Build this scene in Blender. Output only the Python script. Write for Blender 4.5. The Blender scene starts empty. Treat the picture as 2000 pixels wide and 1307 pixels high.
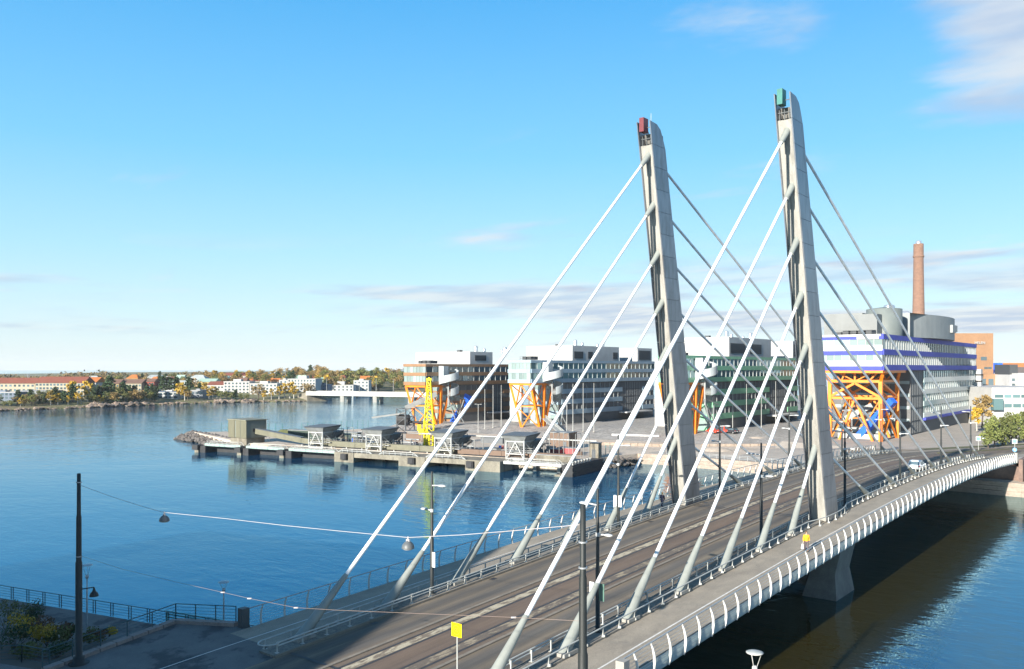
import bpy, math, random
from math import sin, cos, pi, radians, sqrt
from mathutils import Vector, Matrix
random.seed(11)
S = bpy.context.scene
C = S.collection

# ------------------------------------------------------------------ camera
# world: x across the bridge, y along it (away from the near bank), z above the water
CX, CY, CH = 38.35, -90.568, 23.2
PSI = 0.67424
FPX, YH = 1661.5, 719.0
cam_d = bpy.data.cameras.new('camera')
cam = bpy.data.objects.new('camera', cam_d)
C.objects.link(cam)
cam.location = (CX, CY, CH)
cam.rotation_euler = (pi / 2, 0, PSI)
cam_d.sensor_width = 36
cam_d.lens = 36 * FPX / 2000
cam_d.shift_y = (YH - 653.5) / 2000
cam_d.clip_start = 0.5
cam_d.clip_end = 30000
S.camera = cam

# ------------------------------------------------------------------ sky and sun
SUN_EL = radians(18.5)
SUN_AZ = (0.066, -1.0)
W = bpy.data.worlds.new('World')
S.world = W
W.use_nodes = True
nt = W.node_tree
nt.nodes.clear()
N = nt.nodes.new
L = nt.links.new
out = N('ShaderNodeOutputWorld')
bg = N('ShaderNodeBackground')
bg.inputs['Strength'].default_value = 0.11
sky = N('ShaderNodeTexSky')
sky.sky_type = 'NISHITA'
sky.sun_disc = False
sky.sun_elevation = SUN_EL
sky.sun_rotation = math.atan2(SUN_AZ[0], SUN_AZ[1])
sky.air_density = 1.0
sky.dust_density = 0.35
sky.ozone_density = 2.6
sky.altitude = 20


def wmath(op, a=None, b=None, c=None):
    n = N('ShaderNodeMath')
    n.operation = op
    for i, q in enumerate((a, b, c)):
        if q is None:
            continue
        if isinstance(q, (int, float)):
            n.inputs[i].default_value = q
        else:
            L(q, n.inputs[i])
    return n.outputs[0]


def smooth(v, a, b):
    n = N('ShaderNodeMapRange')
    n.interpolation_type = 'SMOOTHSTEP'
    L(v, n.inputs[0])
    n.inputs[1].default_value = a
    n.inputs[2].default_value = b
    return n.outputs[0]


tc = N('ShaderNodeTexCoord')
sep = N('ShaderNodeSeparateXYZ')
L(tc.outputs['Generated'], sep.inputs[0])
# clouds lie on a flat layer: direction / height
zz = wmath('MAXIMUM', sep.outputs[2], 0.0)
zq = wmath('ADD', zz, 0.09)
comb = N('ShaderNodeCombineXYZ')
L(wmath('DIVIDE', sep.outputs[0], zq), comb.inputs[0])
L(wmath('DIVIDE', sep.outputs[1], zq), comb.inputs[1])
mp = N('ShaderNodeMapping')
mp.inputs['Location'].default_value = (5.2, 1.9, 0)
mp.inputs['Rotation'].default_value = (0, 0, radians(-40))
mp.inputs['Scale'].default_value = (0.62, 1.15, 1)
L(comb.outputs[0], mp.inputs[0])
n1 = N('ShaderNodeTexNoise')
n1.inputs['Scale'].default_value = 1.15
n1.inputs['Detail'].default_value = 9
n1.inputs['Roughness'].default_value = 0.58
n1.inputs['Distortion'].default_value = 0.25
L(mp.outputs[0], n1.inputs['Vector'])
# more cloud towards the north-east (right of the view), clear to the west
side = wmath('ADD', wmath('MULTIPLY', sep.outputs[0], 0.78), wmath('MULTIPLY', sep.outputs[1], 0.62))
bias = wmath('MULTIPLY', smooth(side, -0.75, 0.85), 0.17)
cov = wmath('ADD', n1.outputs[0], bias)
def blob(u, v, wid):
    # a cloud bank centred on one direction of the sky
    d = Vector((-sin(PSI) + (u - 1000) / FPX * cos(PSI), cos(PSI) + (u - 1000) / FPX * sin(PSI), (YH - v) / FPX)).normalized()
    n = N('ShaderNodeVectorMath')
    n.operation = 'DISTANCE'
    L(tc.outputs['Generated'], n.inputs[0])
    n.inputs[1].default_value = d
    return smooth(n.outputs['Value'], wid, 0.0)


cov = wmath('ADD', cov, wmath('MULTIPLY', blob(2010, -20, 0.16), 0.33))
cov = wmath('ADD', cov, wmath('MULTIPLY', blob(235, 200, 0.05), 0.10))
mask = smooth(cov, 0.66, 0.86)
# thin streaks low over the horizon
mp2 = N('ShaderNodeMapping')
mp2.inputs['Scale'].default_value = (2.2, 2.2, 26)
mp2.inputs['Location'].default_value = (0.3, 1.7, 0.0)
L(tc.outputs['Generated'], mp2.inputs[0])
n2 = N('ShaderNodeTexNoise')
n2.inputs['Scale'].default_value = 1.0
n2.inputs['Detail'].default_value = 7
n2.inputs['Roughness'].default_value = 0.55
L(mp2.outputs[0], n2.inputs['Vector'])
band = wmath('MULTIPLY', smooth(sep.outputs[2], 0.03, 0.05), smooth(sep.outputs[2], 0.16, 0.06))
streak = wmath('MULTIPLY', smooth(wmath('ADD', n2.outputs[0], wmath('MULTIPLY', bias, 1.0)), 0.55, 0.68), band)
lat = wmath('ADD', wmath('MULTIPLY', sep.outputs[0], cos(PSI)), wmath('MULTIPLY', sep.outputs[1], sin(PSI)))
long_bank = wmath('MULTIPLY', wmath('MULTIPLY', smooth(lat, -0.55, -0.3), smooth(lat, 0.3, 0.0)), wmath('MULTIPLY', smooth(sep.outputs[2], 0.040, 0.055), smooth(sep.outputs[2], 0.082, 0.058)))
long_bank = wmath('MULTIPLY', long_bank, smooth(n2.outputs[0], 0.40, 0.56))
streak = wmath('MAXIMUM', streak, wmath('MULTIPLY', long_bank, 0.9))
mask_all = wmath('MINIMUM', wmath('ADD', wmath('MULTIPLY', mask, 0.8), wmath('MULTIPLY', streak, 0.8)), 0.85)
n3 = N('ShaderNodeTexNoise')
n3.inputs['Scale'].default_value = 3.0
n3.inputs['Detail'].default_value = 5
L(mp.outputs[0], n3.inputs['Vector'])
ccol = N('ShaderNodeMixRGB')
ccol.inputs[1].default_value = (1.85, 2.15, 2.7, 1)
ccol.inputs[2].default_value = (2.9, 2.95, 3.0, 1)
L(smooth(n3.outputs[0], 0.35, 0.65), ccol.inputs[0])
# clear-day air: pale at the horizon, deeper blue with height, the same all round
ramp = N('ShaderNodeValToRGB')
L(zz, ramp.inputs[0])
stops = [(0.0, (2.75, 3.05, 3.15)), (0.05, (2.3, 3.05, 3.35)), (0.13, (1.55, 2.8, 3.6)), (0.24, (0.78, 2.3, 3.65)), (0.40, (0.29, 1.63, 3.3)), (0.75, (0.32, 0.95, 2.0)), (1.0, (0.32, 0.85, 1.75))]
el = ramp.color_ramp.elements
while len(el) < len(stops):
    el.new(0.5)
for e, (p, c) in zip(el, stops):
    e.position = p
    e.color = (*c, 1)
air = N('ShaderNodeMixRGB')
air.inputs[0].default_value = 0.9
L(sky.outputs[0], air.inputs[1])
L(ramp.outputs[0], air.inputs[2])
mix = N('ShaderNodeMixRGB')
L(mask_all, mix.inputs[0])
L(air.outputs[0], mix.inputs[1])
L(ccol.outputs[0], mix.inputs[2])
L(mix.outputs[0], bg.inputs['Color'])
L(bg.outputs[0], out.inputs[0])

sun_d = bpy.data.lights.new('sun', 'SUN')
sun_d.energy = 5.0
sun_d.angle = radians(0.53)
sun_d.color = (1.0, 0.93, 0.82)
sun = bpy.data.objects.new('sun', sun_d)
C.objects.link(sun)
_d = Vector((SUN_AZ[0] * cos(SUN_EL), SUN_AZ[1] * cos(SUN_EL), sin(SUN_EL)))
sun.rotation_euler = _d.to_track_quat('Z', 'Y').to_euler()
sun.location = (0, -200, 120)

S.render.engine = 'CYCLES'
S.view_settings.view_transform = 'Standard'
S.view_settings.look = 'None'
S.view_settings.exposure = 1.38
S.view_settings.gamma = 1
S.view_settings.use_curve_mapping = False
try:
    S.cycles.max_bounces = 6
    S.cycles.diffuse_bounces = 3
    S.cycles.glossy_bounces = 3
    S.cycles.transmission_bounces = 3
except Exception:
    pass


# ------------------------------------------------------------------ helpers
def ray(u, v, dep):
    """point seen at photo pixel (u, v), dep metres in front of the camera"""
    r = (u - 1000) * dep / FPX
    c, s = cos(PSI), sin(PSI)
    return Vector((CX - dep * s + r * c, CY + dep * c + r * s, CH - (v - YH) * dep / FPX))


def on_z(u, v, z):
    return ray(u, v, (CH - z) * FPX / (v - YH))


def on_x(u, v, x):
    k = (u - 1000) / FPX
    return ray(u, v, (x - CX) / (-sin(PSI) + k * cos(PSI)))


def on_y(u, v, y):
    k = (u - 1000) / FPX
    return ray(u, v, (y - CY) / (cos(PSI) + k * sin(PSI)))


def off(o):
    p = Vector((0, 0, 0))
    while o is not None:
        p += o.location
        o = o.parent
    return p


class MB:
    """collects shapes in world coordinates; build() links them as one mesh object"""

    def __init__(self):
        self.v = []
        self.f = []
        self.sm = []

    def add(self, pts, faces, smooth=False):
        b = len(self.v)
        self.v += [tuple(p) for p in pts]
        for q in faces:
            self.f.append(tuple(b + i for i in q))
            self.sm.append(smooth)
        return self

    def hexa(self, p):
        return self.add(p, [(3, 2, 1, 0), (4, 5, 6, 7), (0, 1, 5, 4), (1, 2, 6, 5), (2, 3, 7, 6), (3, 0, 4, 7)])

    def box(self, x0, x1, y0, y1, z0, z1):
        return self.hexa([(x0, y0, z0), (x1, y0, z0), (x1, y1, z0), (x0, y1, z0),
                          (x0, y0, z1), (x1, y0, z1), (x1, y1, z1), (x0, y1, z1)])

    def rbox(self, c, sx, sy, sz, rz=0.0):
        """box with base centre c turned about z"""
        ca, sa = cos(rz), sin(rz)
        P = []
        for z in (0, sz):
            for a, b in ((-1, -1), (1, -1), (1, 1), (-1, 1)):
                x, y = a * sx / 2, b * sy / 2
                P.append((c[0] + x * ca - y * sa, c[1] + x * sa + y * ca, c[2] + z))
        return self.hexa(P)

    def beam(self, p0, p1, w, h, up=(0, 0, 1)):
        p0, p1 = Vector(p0), Vector(p1)
        d = (p1 - p0).normalized()
        u = Vector(up)
        if abs(d.dot(u)) > 0.98:
            u = Vector((1, 0, 0))
        s = d.cross(u).normalized() * (w / 2)
        t = s.cross(d).normalized() * (h / 2)
        P = [p0 - s - t, p0 + s - t, p0 + s + t, p0 - s + t, p1 - s - t, p1 + s - t, p1 + s + t, p1 - s + t]
        return self.add(P, [(0, 1, 2, 3), (7, 6, 5, 4), (1, 0, 4, 5), (2, 1, 5, 6), (3, 2, 6, 7), (0, 3, 7, 4)])

    def tube(self, p0, p1, r0, r1=None, n=8, cap=True):
        r1 = r0 if r1 is None else r1
        p0, p1 = Vector(p0), Vector(p1)
        d = (p1 - p0).normalized()
        a = d.orthogonal().normalized()
        b = d.cross(a)
        P = []
        for p, r in ((p0, r0), (p1, r1)):
            for i in range(n):
                t = 2 * pi * i / n
                P.append(p + a * (r * cos(t)) + b * (r * sin(t)))
        F = [(i, (i + 1) % n, n + (i + 1) % n, n + i) for i in range(n)]
        self.add(P, F, True)
        if cap:
            self.add(P, [tuple(range(n - 1, -1, -1)), tuple(range(n, 2 * n))])
        return self

    def path(self, pts, r, n=6):
        for a, b in zip(pts, pts[1:]):
            self.tube(a, b, r, r, n, False)
        return self

    def lathe(self, c, prof, n=16):
        """prof: (radius, z) pairs from bottom to top"""
        P = []
        for r, z in prof:
            for i in range(n):
                t = 2 * pi * i / n
                P.append((c[0] + r * cos(t), c[1] + r * sin(t), c[2] + z))
        F = []
        for k in range(len(prof) - 1):
            for i in range(n):
                j = (i + 1) % n
                F.append((k * n + i, k * n + j, (k + 1) * n + j, (k + 1) * n + i))
        self.add(P, F, True)
        m = (len(prof) - 1) * n
        self.add(P, [tuple(range(n - 1, -1, -1)), tuple(range(m, m + n))])
        return self

    def prism(self, poly, vec):
        """closed polygon (3d points) pushed along vec"""
        n = len(poly)
        vec = Vector(vec)
        P = [Vector(p) for p in poly] + [Vector(p) + vec for p in poly]
        F = [tuple(range(n - 1, -1, -1)), tuple(range(n, 2 * n))]
        F += [(i, (i + 1) % n, n + (i + 1) % n, n + i) for i in range(n)]
        return self.add(P, F)

    def sheet(self, poly):
        return self.add(poly, [tuple(range(len(poly)))])

    def build(self, name, mat, parent=None, kind=None, local=False):
        me = bpy.data.meshes.new(name)
        o3 = Vector((0, 0, 0)) if local else off(parent)
        me.from_pydata([(a - o3.x, b - o3.y, c - o3.z) for a, b, c in self.v], [], self.f)
        me.polygons.foreach_set('use_smooth', self.sm)
        me.update()
        me.materials.append(mat)
        o = bpy.data.objects.new(name, me)
        C.objects.link(o)
        o.parent = parent
        if kind:
            o['kind'] = kind
        return o


def thing(name, label, cat, loc=(0, 0, 0), rz=0.0, group=None):
    o = bpy.data.objects.new(name, None)
    o.empty_display_size = 0.5
    C.objects.link(o)
    o.location = loc
    o.rotation_euler = (0, 0, rz)
    o['label'] = label
    o['category'] = cat
    if group:
        o['group'] = group
    return o


def tag(o, label, cat, group=None):
    o['label'] = label
    o['category'] = cat
    if group:
        o['group'] = group
    return o


def inst(name, me, loc, parent, rz=0.0, scale=None):
    """one more object that shares mesh me; loc in world"""
    o = bpy.data.objects.new(name, me)
    C.objects.link(o)
    o.parent = parent
    o.location = Vector(loc) - off(parent)
    o.rotation_euler = (0, 0, rz)
    if scale:
        o.scale = scale
    return o


def copy_tree(o, parent=None):
    c = o.copy()
    C.objects.link(c)
    c.parent = parent
    for ch in list(o.children):
        copy_tree(ch, c)
    return c


MATS = {}


def mat(name, c1, c2=None, scale=(1, 1, 1), nscale=2.0, detail=6, rough=0.6, metal=0.0, fine=0.0, fscale=40.0,
        bump=0.0, spec=None, lo=0.35, hi=0.65, dirt=None, dscale=0.35, dlo=0.55, dhi=0.75, coord='pos', transmission=0.0,
        alpha=None, info=0.0):
    if name in MATS:
        return MATS[name]
    m = bpy.data.materials.new(name)
    MATS[name] = m
    m.use_nodes = True
    t = m.node_tree
    b = t.nodes['Principled BSDF']
    b.inputs['Roughness'].default_value = rough
    b.inputs['Metallic'].default_value = metal
    if spec is not None:
        b.inputs['Specular IOR Level'].default_value = spec
    if transmission:
        b.inputs['Transmission Weight'].default_value = transmission
    if alpha is not None:
        b.inputs['Alpha'].default_value = alpha
    if c2 is None:
        c2 = tuple(x * 0.86 for x in c1)
    if coord == 'pos':
        g = t.nodes.new('ShaderNodeNewGeometry').outputs['Position']
    else:
        g = t.nodes.new('ShaderNodeTexCoord').outputs['Object']
    mp = t.nodes.new('ShaderNodeMapping')
    mp.inputs['Scale'].default_value = scale
    t.links.new(g, mp.inputs[0])
    n = t.nodes.new('ShaderNodeTexNoise')
    n.inputs['Scale'].default_value = nscale
    n.inputs['Detail'].default_value = detail
    n.inputs['Roughness'].default_value = 0.6
    t.links.new(mp.outputs[0], n.inputs['Vector'])
    r = t.nodes.new('ShaderNodeValToRGB')
    r.color_ramp.elements[0].position = lo
    r.color_ramp.elements[1].position = hi
    r.color_ramp.elements[0].color = (*c1, 1)
    r.color_ramp.elements[1].color = (*c2, 1)
    t.links.new(n.outputs[0], r.inputs[0])
    col = r.outputs[0]
    if dirt:
        n4 = t.nodes.new('ShaderNodeTexNoise')
        n4.inputs['Scale'].default_value = dscale
        n4.inputs['Detail'].default_value = 8
        n4.inputs['Roughness'].default_value = 0.65
        t.links.new(mp.outputs[0], n4.inputs['Vector'])
        mr = t.nodes.new('ShaderNodeMapRange')
        mr.inputs[1].default_value = dlo
        mr.inputs[2].default_value = dhi
        t.links.new(n4.outputs[0], mr.inputs[0])
        mx = t.nodes.new('ShaderNodeMixRGB')
        mx.inputs[2].default_value = (*dirt, 1)
        t.links.new(mr.outputs[0], mx.inputs[0])
        t.links.new(col, mx.inputs[1])
        col = mx.outputs[0]
    fn = None
    if fine or bump:
        fn = t.nodes.new('ShaderNodeTexNoise')
        fn.inputs['Scale'].default_value = fscale
        fn.inputs['Detail'].default_value = 3
        t.links.new(g, fn.inputs['Vector'])
    if fine:
        mr = t.nodes.new('ShaderNodeMapRange')
        mr.inputs[1].default_value = 0.3
        mr.inputs[2].default_value = 0.7
        mr.inputs[3].default_value = 1 - fine
        mr.inputs[4].default_value = 1 + fine
        t.links.new(fn.outputs[0], mr.inputs[0])
        mx = t.nodes.new('ShaderNodeVectorMath')
        mx.operation = 'SCALE'
        t.links.new(col, mx.inputs[0])
        t.links.new(mr.outputs[0], mx.inputs['Scale'])
        col = mx.outputs[0]
    if info:
        oi = t.nodes.new('ShaderNodeObjectInfo')
        mr = t.nodes.new('ShaderNodeMapRange')
        mr.inputs[3].default_value = 1 - info
        mr.inputs[4].default_value = 1 + info
        t.links.new(oi.outputs['Random'], mr.inputs[0])
        mx = t.nodes.new('ShaderNodeVectorMath')
        mx.operation = 'SCALE'
        t.links.new(col, mx.inputs[0])
        t.links.new(mr.outputs[0], mx.inputs['Scale'])
        col = mx.outputs[0]
    t.links.new(col, b.inputs['Base Color'])
    if bump:
        bp = t.nodes.new('ShaderNodeBump')
        bp.inputs['Strength'].default_value = bump
        bp.inputs['Distance'].default_value = 0.05
        t.links.new(fn.outputs[0], bp.inputs['Height'])
        t.links.new(bp.outputs[0], b.inputs['Normal'])
    return m


def glass_mat(name, tint, rough=0.06, spec=0.9, var=0.5, metal=0.0):
    """window glass seen from outside: dark room behind a reflecting pane, each pane a little different"""
    m = bpy.data.materials.new(name)
    MATS[name] = m
    m.use_nodes = True
    t = m.node_tree
    b = t.nodes['Principled BSDF']
    b.inputs['Roughness'].default_value = rough
    b.inputs['IOR'].default_value = 1.52
    b.inputs['Metallic'].default_value = metal
    b.inputs['Specular IOR Level'].default_value = spec
    oi = t.nodes.new('ShaderNodeObjectInfo')
    r = t.nodes.new('ShaderNodeValToRGB')
    r.color_ramp.elements[0].color = tuple(x * (1 - var) for x in tint) + (1,)
    r.color_ramp.elements[1].color = tuple(min(1, x * (1 + var)) for x in tint) + (1,)
    e = r.color_ramp.elements.new(0.85)
    e.color = tuple(x * 1.1 for x in tint) + (1,)
    t.links.new(oi.outputs['Random'], r.inputs[0])
    t.links.new(r.outputs[0], b.inputs['Base Color'])
    return m


# palette
M_CONC = mat('concrete', (0.285, 0.277, 0.25), (0.215, 0.207, 0.187), scale=(1.6, 1.6, 0.22), nscale=0.9, rough=0.85, fine=0.1, fscale=12, dirt=(0.135, 0.13, 0.115), dscale=0.5)
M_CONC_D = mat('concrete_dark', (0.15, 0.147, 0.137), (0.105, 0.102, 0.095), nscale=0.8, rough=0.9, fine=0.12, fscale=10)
M_CLAD = mat('steel_cladding', (0.25, 0.27, 0.30), (0.20, 0.22, 0.245), scale=(1, 1, 0.25), nscale=1.6, rough=0.36, metal=0.75, info=0.07, dirt=(0.12, 0.12, 0.12), dscale=0.8, dlo=0.5, dhi=0.9)
M_STAY = mat('stay_white', (0.78, 0.79, 0.78), (0.60, 0.61, 0.60), nscale=0.9, rough=0.42, coord='obj')
M_SOCK = mat('socket_grey', (0.235, 0.25, 0.228), (0.195, 0.208, 0.19), nscale=1.0, rough=0.55)
M_GALV = mat('galvanised', (0.40, 0.42, 0.43), (0.31, 0.33, 0.34), nscale=3.0, rough=0.45, metal=0.5)
M_RAILW = mat('pale_steel', (0.40, 0.41, 0.39), (0.31, 0.32, 0.30), nscale=2.0, rough=0.5)
M_BLADE = mat('post_paint', (0.60, 0.585, 0.54), (0.48, 0.47, 0.44), nscale=2.0, rough=0.5)
M_DARKP = mat('charcoal_paint', (0.013, 0.017, 0.017), (0.009, 0.012, 0.012), nscale=2.0, rough=0.6)
M_LAMPH = mat('lamp_head_grey', (0.42, 0.43, 0.43), nscale=3.0, rough=0.4)
M_ASPH = mat('asphalt', (0.135, 0.117, 0.096), (0.08, 0.071, 0.062), scale=(1.0, 0.045, 1), nscale=1.5, detail=7, rough=0.9, fine=0.18, fscale=25, bump=0.15, dirt=(0.15, 0.135, 0.11), dscale=0.9, dlo=0.54, dhi=0.72)
M_TRAM = mat('tram_lane', (0.135, 0.098, 0.07), (0.09, 0.067, 0.052), scale=(1.0, 0.05, 1), nscale=1.4, detail=7, rough=0.9, fine=0.18, fscale=25, bump=0.15, dirt=(0.145, 0.115, 0.085), dscale=1.1, dlo=0.52, dhi=0.75)
M_WORN = mat('worn_slab', (0.36, 0.315, 0.225), (0.15, 0.118, 0.085), scale=(1.0, 0.35, 1), nscale=2.6, detail=9, rough=0.9, fine=0.2, fscale=18, lo=0.46, hi=0.56)
M_WORN2 = mat('worn_slab_faint', (0.25, 0.205, 0.14), (0.11, 0.088, 0.068), scale=(1.0, 0.35, 1), nscale=2.6, detail=9, rough=0.9, fine=0.2, fscale=18, lo=0.40, hi=0.49)
M_KERB = mat('kerb_granite', (0.20, 0.17, 0.135), (0.145, 0.125, 0.10), nscale=1.2, rough=0.85, fine=0.15, fscale=20)
M_WALK = mat('walkway', (0.27, 0.235, 0.185), (0.21, 0.183, 0.147), scale=(1, 0.5, 1), nscale=0.8, rough=0.9, fine=0.2, fscale=14, bump=0.15, dirt=(0.165, 0.147, 0.12), dscale=0.35)
M_PLAZA = mat('plaza_asphalt', (0.135, 0.13, 0.125), (0.10, 0.097, 0.094), nscale=0.5, rough=0.9, fine=0.15, fscale=14, bump=0.15, dirt=(0.048, 0.048, 0.05), dscale=0.38, dlo=0.52, dhi=0.6)
M_LINE = mat('road_paint', (0.62, 0.61, 0.57), (0.45, 0.44, 0.41), nscale=3.0, rough=0.8, fine=0.15, fscale=20)
M_RAIL = mat('tram_rail', (0.055, 0.05, 0.05), (0.035, 0.03, 0.03), nscale=4.0, rough=0.5, metal=0.4)
M_GRAVEL = mat('stay_strip', (0.20, 0.18, 0.15), (0.125, 0.115, 0.1), nscale=2.5, rough=0.95, fine=0.25, fscale=9, bump=0.3)
M_UNDER = mat('deck_paint', (0.24, 0.29, 0.29), (0.19, 0.235, 0.235), nscale=0.5, rough=0.5)
M_GIRD = mat('girder_dark', (0.06, 0.07, 0.075), nscale=0.5, rough=0.6)




def wheel_tracks(m, stops):
    """wear across the carriageway: polished wheel paths, dusty middle and gutters"""
    t = m.node_tree
    b = t.nodes['Principled BSDF']
    src = b.inputs['Base Color'].links[0].from_socket
    g = t.nodes.new('ShaderNodeNewGeometry').outputs['Position']
    nz = t.nodes.new('ShaderNodeTexNoise')
    nz.inputs['Scale'].default_value = 0.25
    t.links.new(g, nz.inputs['Vector'])
    sp = t.nodes.new('ShaderNodeSeparateXYZ')
    t.links.new(g, sp.inputs[0])
    ab = t.nodes.new('ShaderNodeMath')
    ab.operation = 'ABSOLUTE'
    t.links.new(sp.outputs[0], ab.inputs[0])
    ad = t.nodes.new('ShaderNodeMath')
    ad.operation = 'MULTIPLY_ADD'
    t.links.new(nz.outputs[0], ad.inputs[0])
    ad.inputs[1].default_value = 0.5
    t.links.new(ab.outputs[0], ad.inputs[2])
    mr = t.nodes.new('ShaderNodeMapRange')
    mr.inputs[1].default_value = 0.25
    mr.inputs[2].default_value = 10.25
    t.links.new(ad.outputs[0], mr.inputs[0])
    r = t.nodes.new('ShaderNodeValToRGB')
    el = r.color_ramp.elements
    while len(el) < len(stops):
        el.new(0.5)
    for e, (p, c) in zip(el, stops):
        e.position = p / 10.0
        e.color = (*c, 1)
    t.links.new(mr.outputs[0], r.inputs[0])
    mx = t.nodes.new('ShaderNodeMixRGB')
    mx.blend_type = 'MULTIPLY'
    mx.inputs[0].default_value = 1
    t.links.new(src, mx.inputs[1])
    t.links.new(r.outputs[0], mx.inputs[2])
    t.links.new(mx.outputs[0], b.inputs['Base Color'])


wheel_tracks(M_ASPH, [(0, (1, 1, 1)), (3.2, (1.25, 1.12, 0.95)), (3.7, (0.85, 0.85, 0.86)), (4.25, (0.62, 0.64, 0.68)), (5.0, (1.2, 1.1, 0.95)), (5.75, (0.62, 0.64, 0.68)), (6.25, (0.9, 0.88, 0.85)), (6.8, (1.55, 1.42, 1.2))])
wheel_tracks(M_TRAM, [(0, (1.05, 1.0, 0.95)), (0.85, (0.95, 0.9, 0.9)), (1.15, (0.7, 0.7, 0.72)), (1.6, (1.15, 1.08, 0.98)), (2.1, (0.7, 0.7, 0.72)), (2.5, (1.1, 1.1, 1.05))])


# ------------------------------------------------------------------ water and far ground
def water_material():
    m = bpy.data.materials.new('sea_water')
    m.use_nodes = True
    t = m.node_tree
    t.nodes.clear()
    nn = t.nodes.new
    ln = t.links.new
    g = nn('ShaderNodeNewGeometry').outputs['Position']
    prev = None
    for sc, rot, ns, st, dist in (((0.75, 1.0, 1), 20, 0.09, 0.5, 0.22), ((0.6, 1.25, 1), 34, 0.42, 0.5, 0.115), ((0.7, 1.3, 1), 12, 1.5, 0.5, 0.042)):
        mp = nn('ShaderNodeMapping')
        mp.inputs['Rotation'].default_value = (0, 0, radians(rot))
        mp.inputs['Scale'].default_value = sc
        ln(g, mp.inputs[0])
        n = nn('ShaderNodeTexNoise')
        n.inputs['Scale'].default_value = ns
        n.inputs['Detail'].default_value = 2.5
        n.inputs['Distortion'].default_value = 0.4
        ln(mp.outputs[0], n.inputs['Vector'])
        # wind patches: calmer and rougher areas
        w = nn('ShaderNodeTexNoise')
        w.inputs['Scale'].default_value = 0.018
        w.inputs['Detail'].default_value = 3
        ln(mp.outputs[0], w.inputs['Vector'])
        wr = nn('ShaderNodeMapRange')
        wr.inputs[1].default_value = 0.35
        wr.inputs[2].default_value = 0.65
        wr.inputs[3].default_value = st * 0.6
        wr.inputs[4].default_value = st * 1.25
        ln(w.outputs[0], wr.inputs[0])
        # the open bay is more ruffled by the wind than the sheltered canal and dock
        fx = nn('ShaderNodeSeparateXYZ')
        ln(g, fx.inputs[0])
        fm = nn('ShaderNodeMapRange')
        fm.inputs[1].default_value = -150
        fm.inputs[2].default_value = -330
        fm.inputs[3].default_value = 1.0
        fm.inputs[4].default_value = 2.4
        ln(fx.outputs[0], fm.inputs[0])
        wm = nn('ShaderNodeMath')
        wm.operation = 'MULTIPLY'
        ln(wr.outputs[0], wm.inputs[0])
        ln(fm.outputs[0], wm.inputs[1])
        bp = nn('ShaderNodeBump')
        bp.inputs['Distance'].default_value = dist
        ln(wm.outputs[0], bp.inputs['Strength'])
        ln(n.outputs[0], bp.inputs['Height'])
        if prev:
            ln(prev, bp.inputs['Normal'])
        prev = bp.outputs[0]
    fr = nn('ShaderNodeFresnel')
    fr.inputs['IOR'].default_value = 2.5
    ln(prev, fr.inputs['Normal'])
    gl = nn('ShaderNodeBsdfGlossy')
    gl.inputs['Roughness'].default_value = 0.03
    ln(prev, gl.inputs['Normal'])
    tint = nn('ShaderNodeMixRGB')
    tint.inputs[1].default_value = (0.24, 0.72, 1.0, 1)
    tint.inputs[2].default_value = (0.86, 0.97, 1.0, 1)
    sq = nn('ShaderNodeMapRange')
    sq.inputs[1].default_value = 0.2
    sq.inputs[2].default_value = 0.75
    ln(fr.outputs[0], sq.inputs[0])
    ln(sq.outputs[0], tint.inputs[0])
    ln(tint.outputs[0], gl.inputs['Color'])
    df = nn('ShaderNodeBsdfDiffuse')
    # silty olive canal water; sky reflection painted in blue over the open bay
    sp = nn('ShaderNodeSeparateXYZ')
    ln(g, sp.inputs[0])
    nz = nn('ShaderNodeTexNoise')
    nz.inputs['Scale'].default_value = 0.03
    nz.inputs['Detail'].default_value = 4
    ln(g, nz.inputs['Vector'])
    ad = nn('ShaderNodeMath')
    ad.operation = 'MULTIPLY_ADD'
    ln(nz.outputs[0], ad.inputs[0])
    ad.inputs[1].default_value = 8
    ln(sp.outputs[0], ad.inputs[2])
    mr = nn('ShaderNodeMapRange')
    mr.inputs[1].default_value = 34
    mr.inputs[2].default_value = 20
    ab = nn('ShaderNodeMath')
    ab.operation = 'ABSOLUTE'
    ln(ad.outputs[0], ab.inputs[0])
    ln(ab.outputs[0], mr.inputs[0])
    mx = nn('ShaderNodeMixRGB')
    mx.inputs[1].default_value = (0.004, 0.036, 0.085, 1)
    mx.inputs[2].default_value = (0.027, 0.023, 0.006, 1)
    ln(mr.outputs[0], mx.inputs[0])
    ln(mx.outputs[0], df.inputs['Color'])
    ms = nn('ShaderNodeMixShader')
    ln(fr.outputs[0], ms.inputs[0])
    ln(df.outputs[0], ms.inputs[1])
    ln(gl.outputs[0], ms.inputs[2])
    o = nn('ShaderNodeOutputMaterial')
    ln(ms.outputs[0], o.inputs[0])
    return m


MB().sheet([(-9000, -9000, 0), (9000, -9000, 0), (9000, 9000, 0), (-9000, 9000, 0)]).build('water', water_material(), kind='structure')


# ------------------------------------------------------------------ bridge
def zd(s):
    if s < -70:
        s = -70
    if s <= 87:
        return 7.27 + 0.0275 * s - 0.0003065 * s * s - 1.367e-6 * s ** 3
    d = min(s - 87, 64)
    return 6.44 - 0.057 * d + 0.057 / 128 * d * d


def xo(s):
    """the road swings right after the far abutment"""
    if s < 84:
        return 0.0
    if s < 150:
        return 0.0042 * (s - 84) ** 2
    return 18.3 + 0.55 * (s - 150)


def xl(s):
    """left edge of the deck: it narrows slightly towards the far end"""
    return max(-13.35, min(-11.3, -12.15 + 0.0205 * (s + 1)))


S0, S1 = -57.0, 88.0


def frange(a, b, step):
    n = max(1, int(round((b - a) / step)))
    return [a + (b - a) * i / n for i in range(n + 1)]


def cst(v):
    return v if callable(v) else (lambda s: v)


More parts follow.
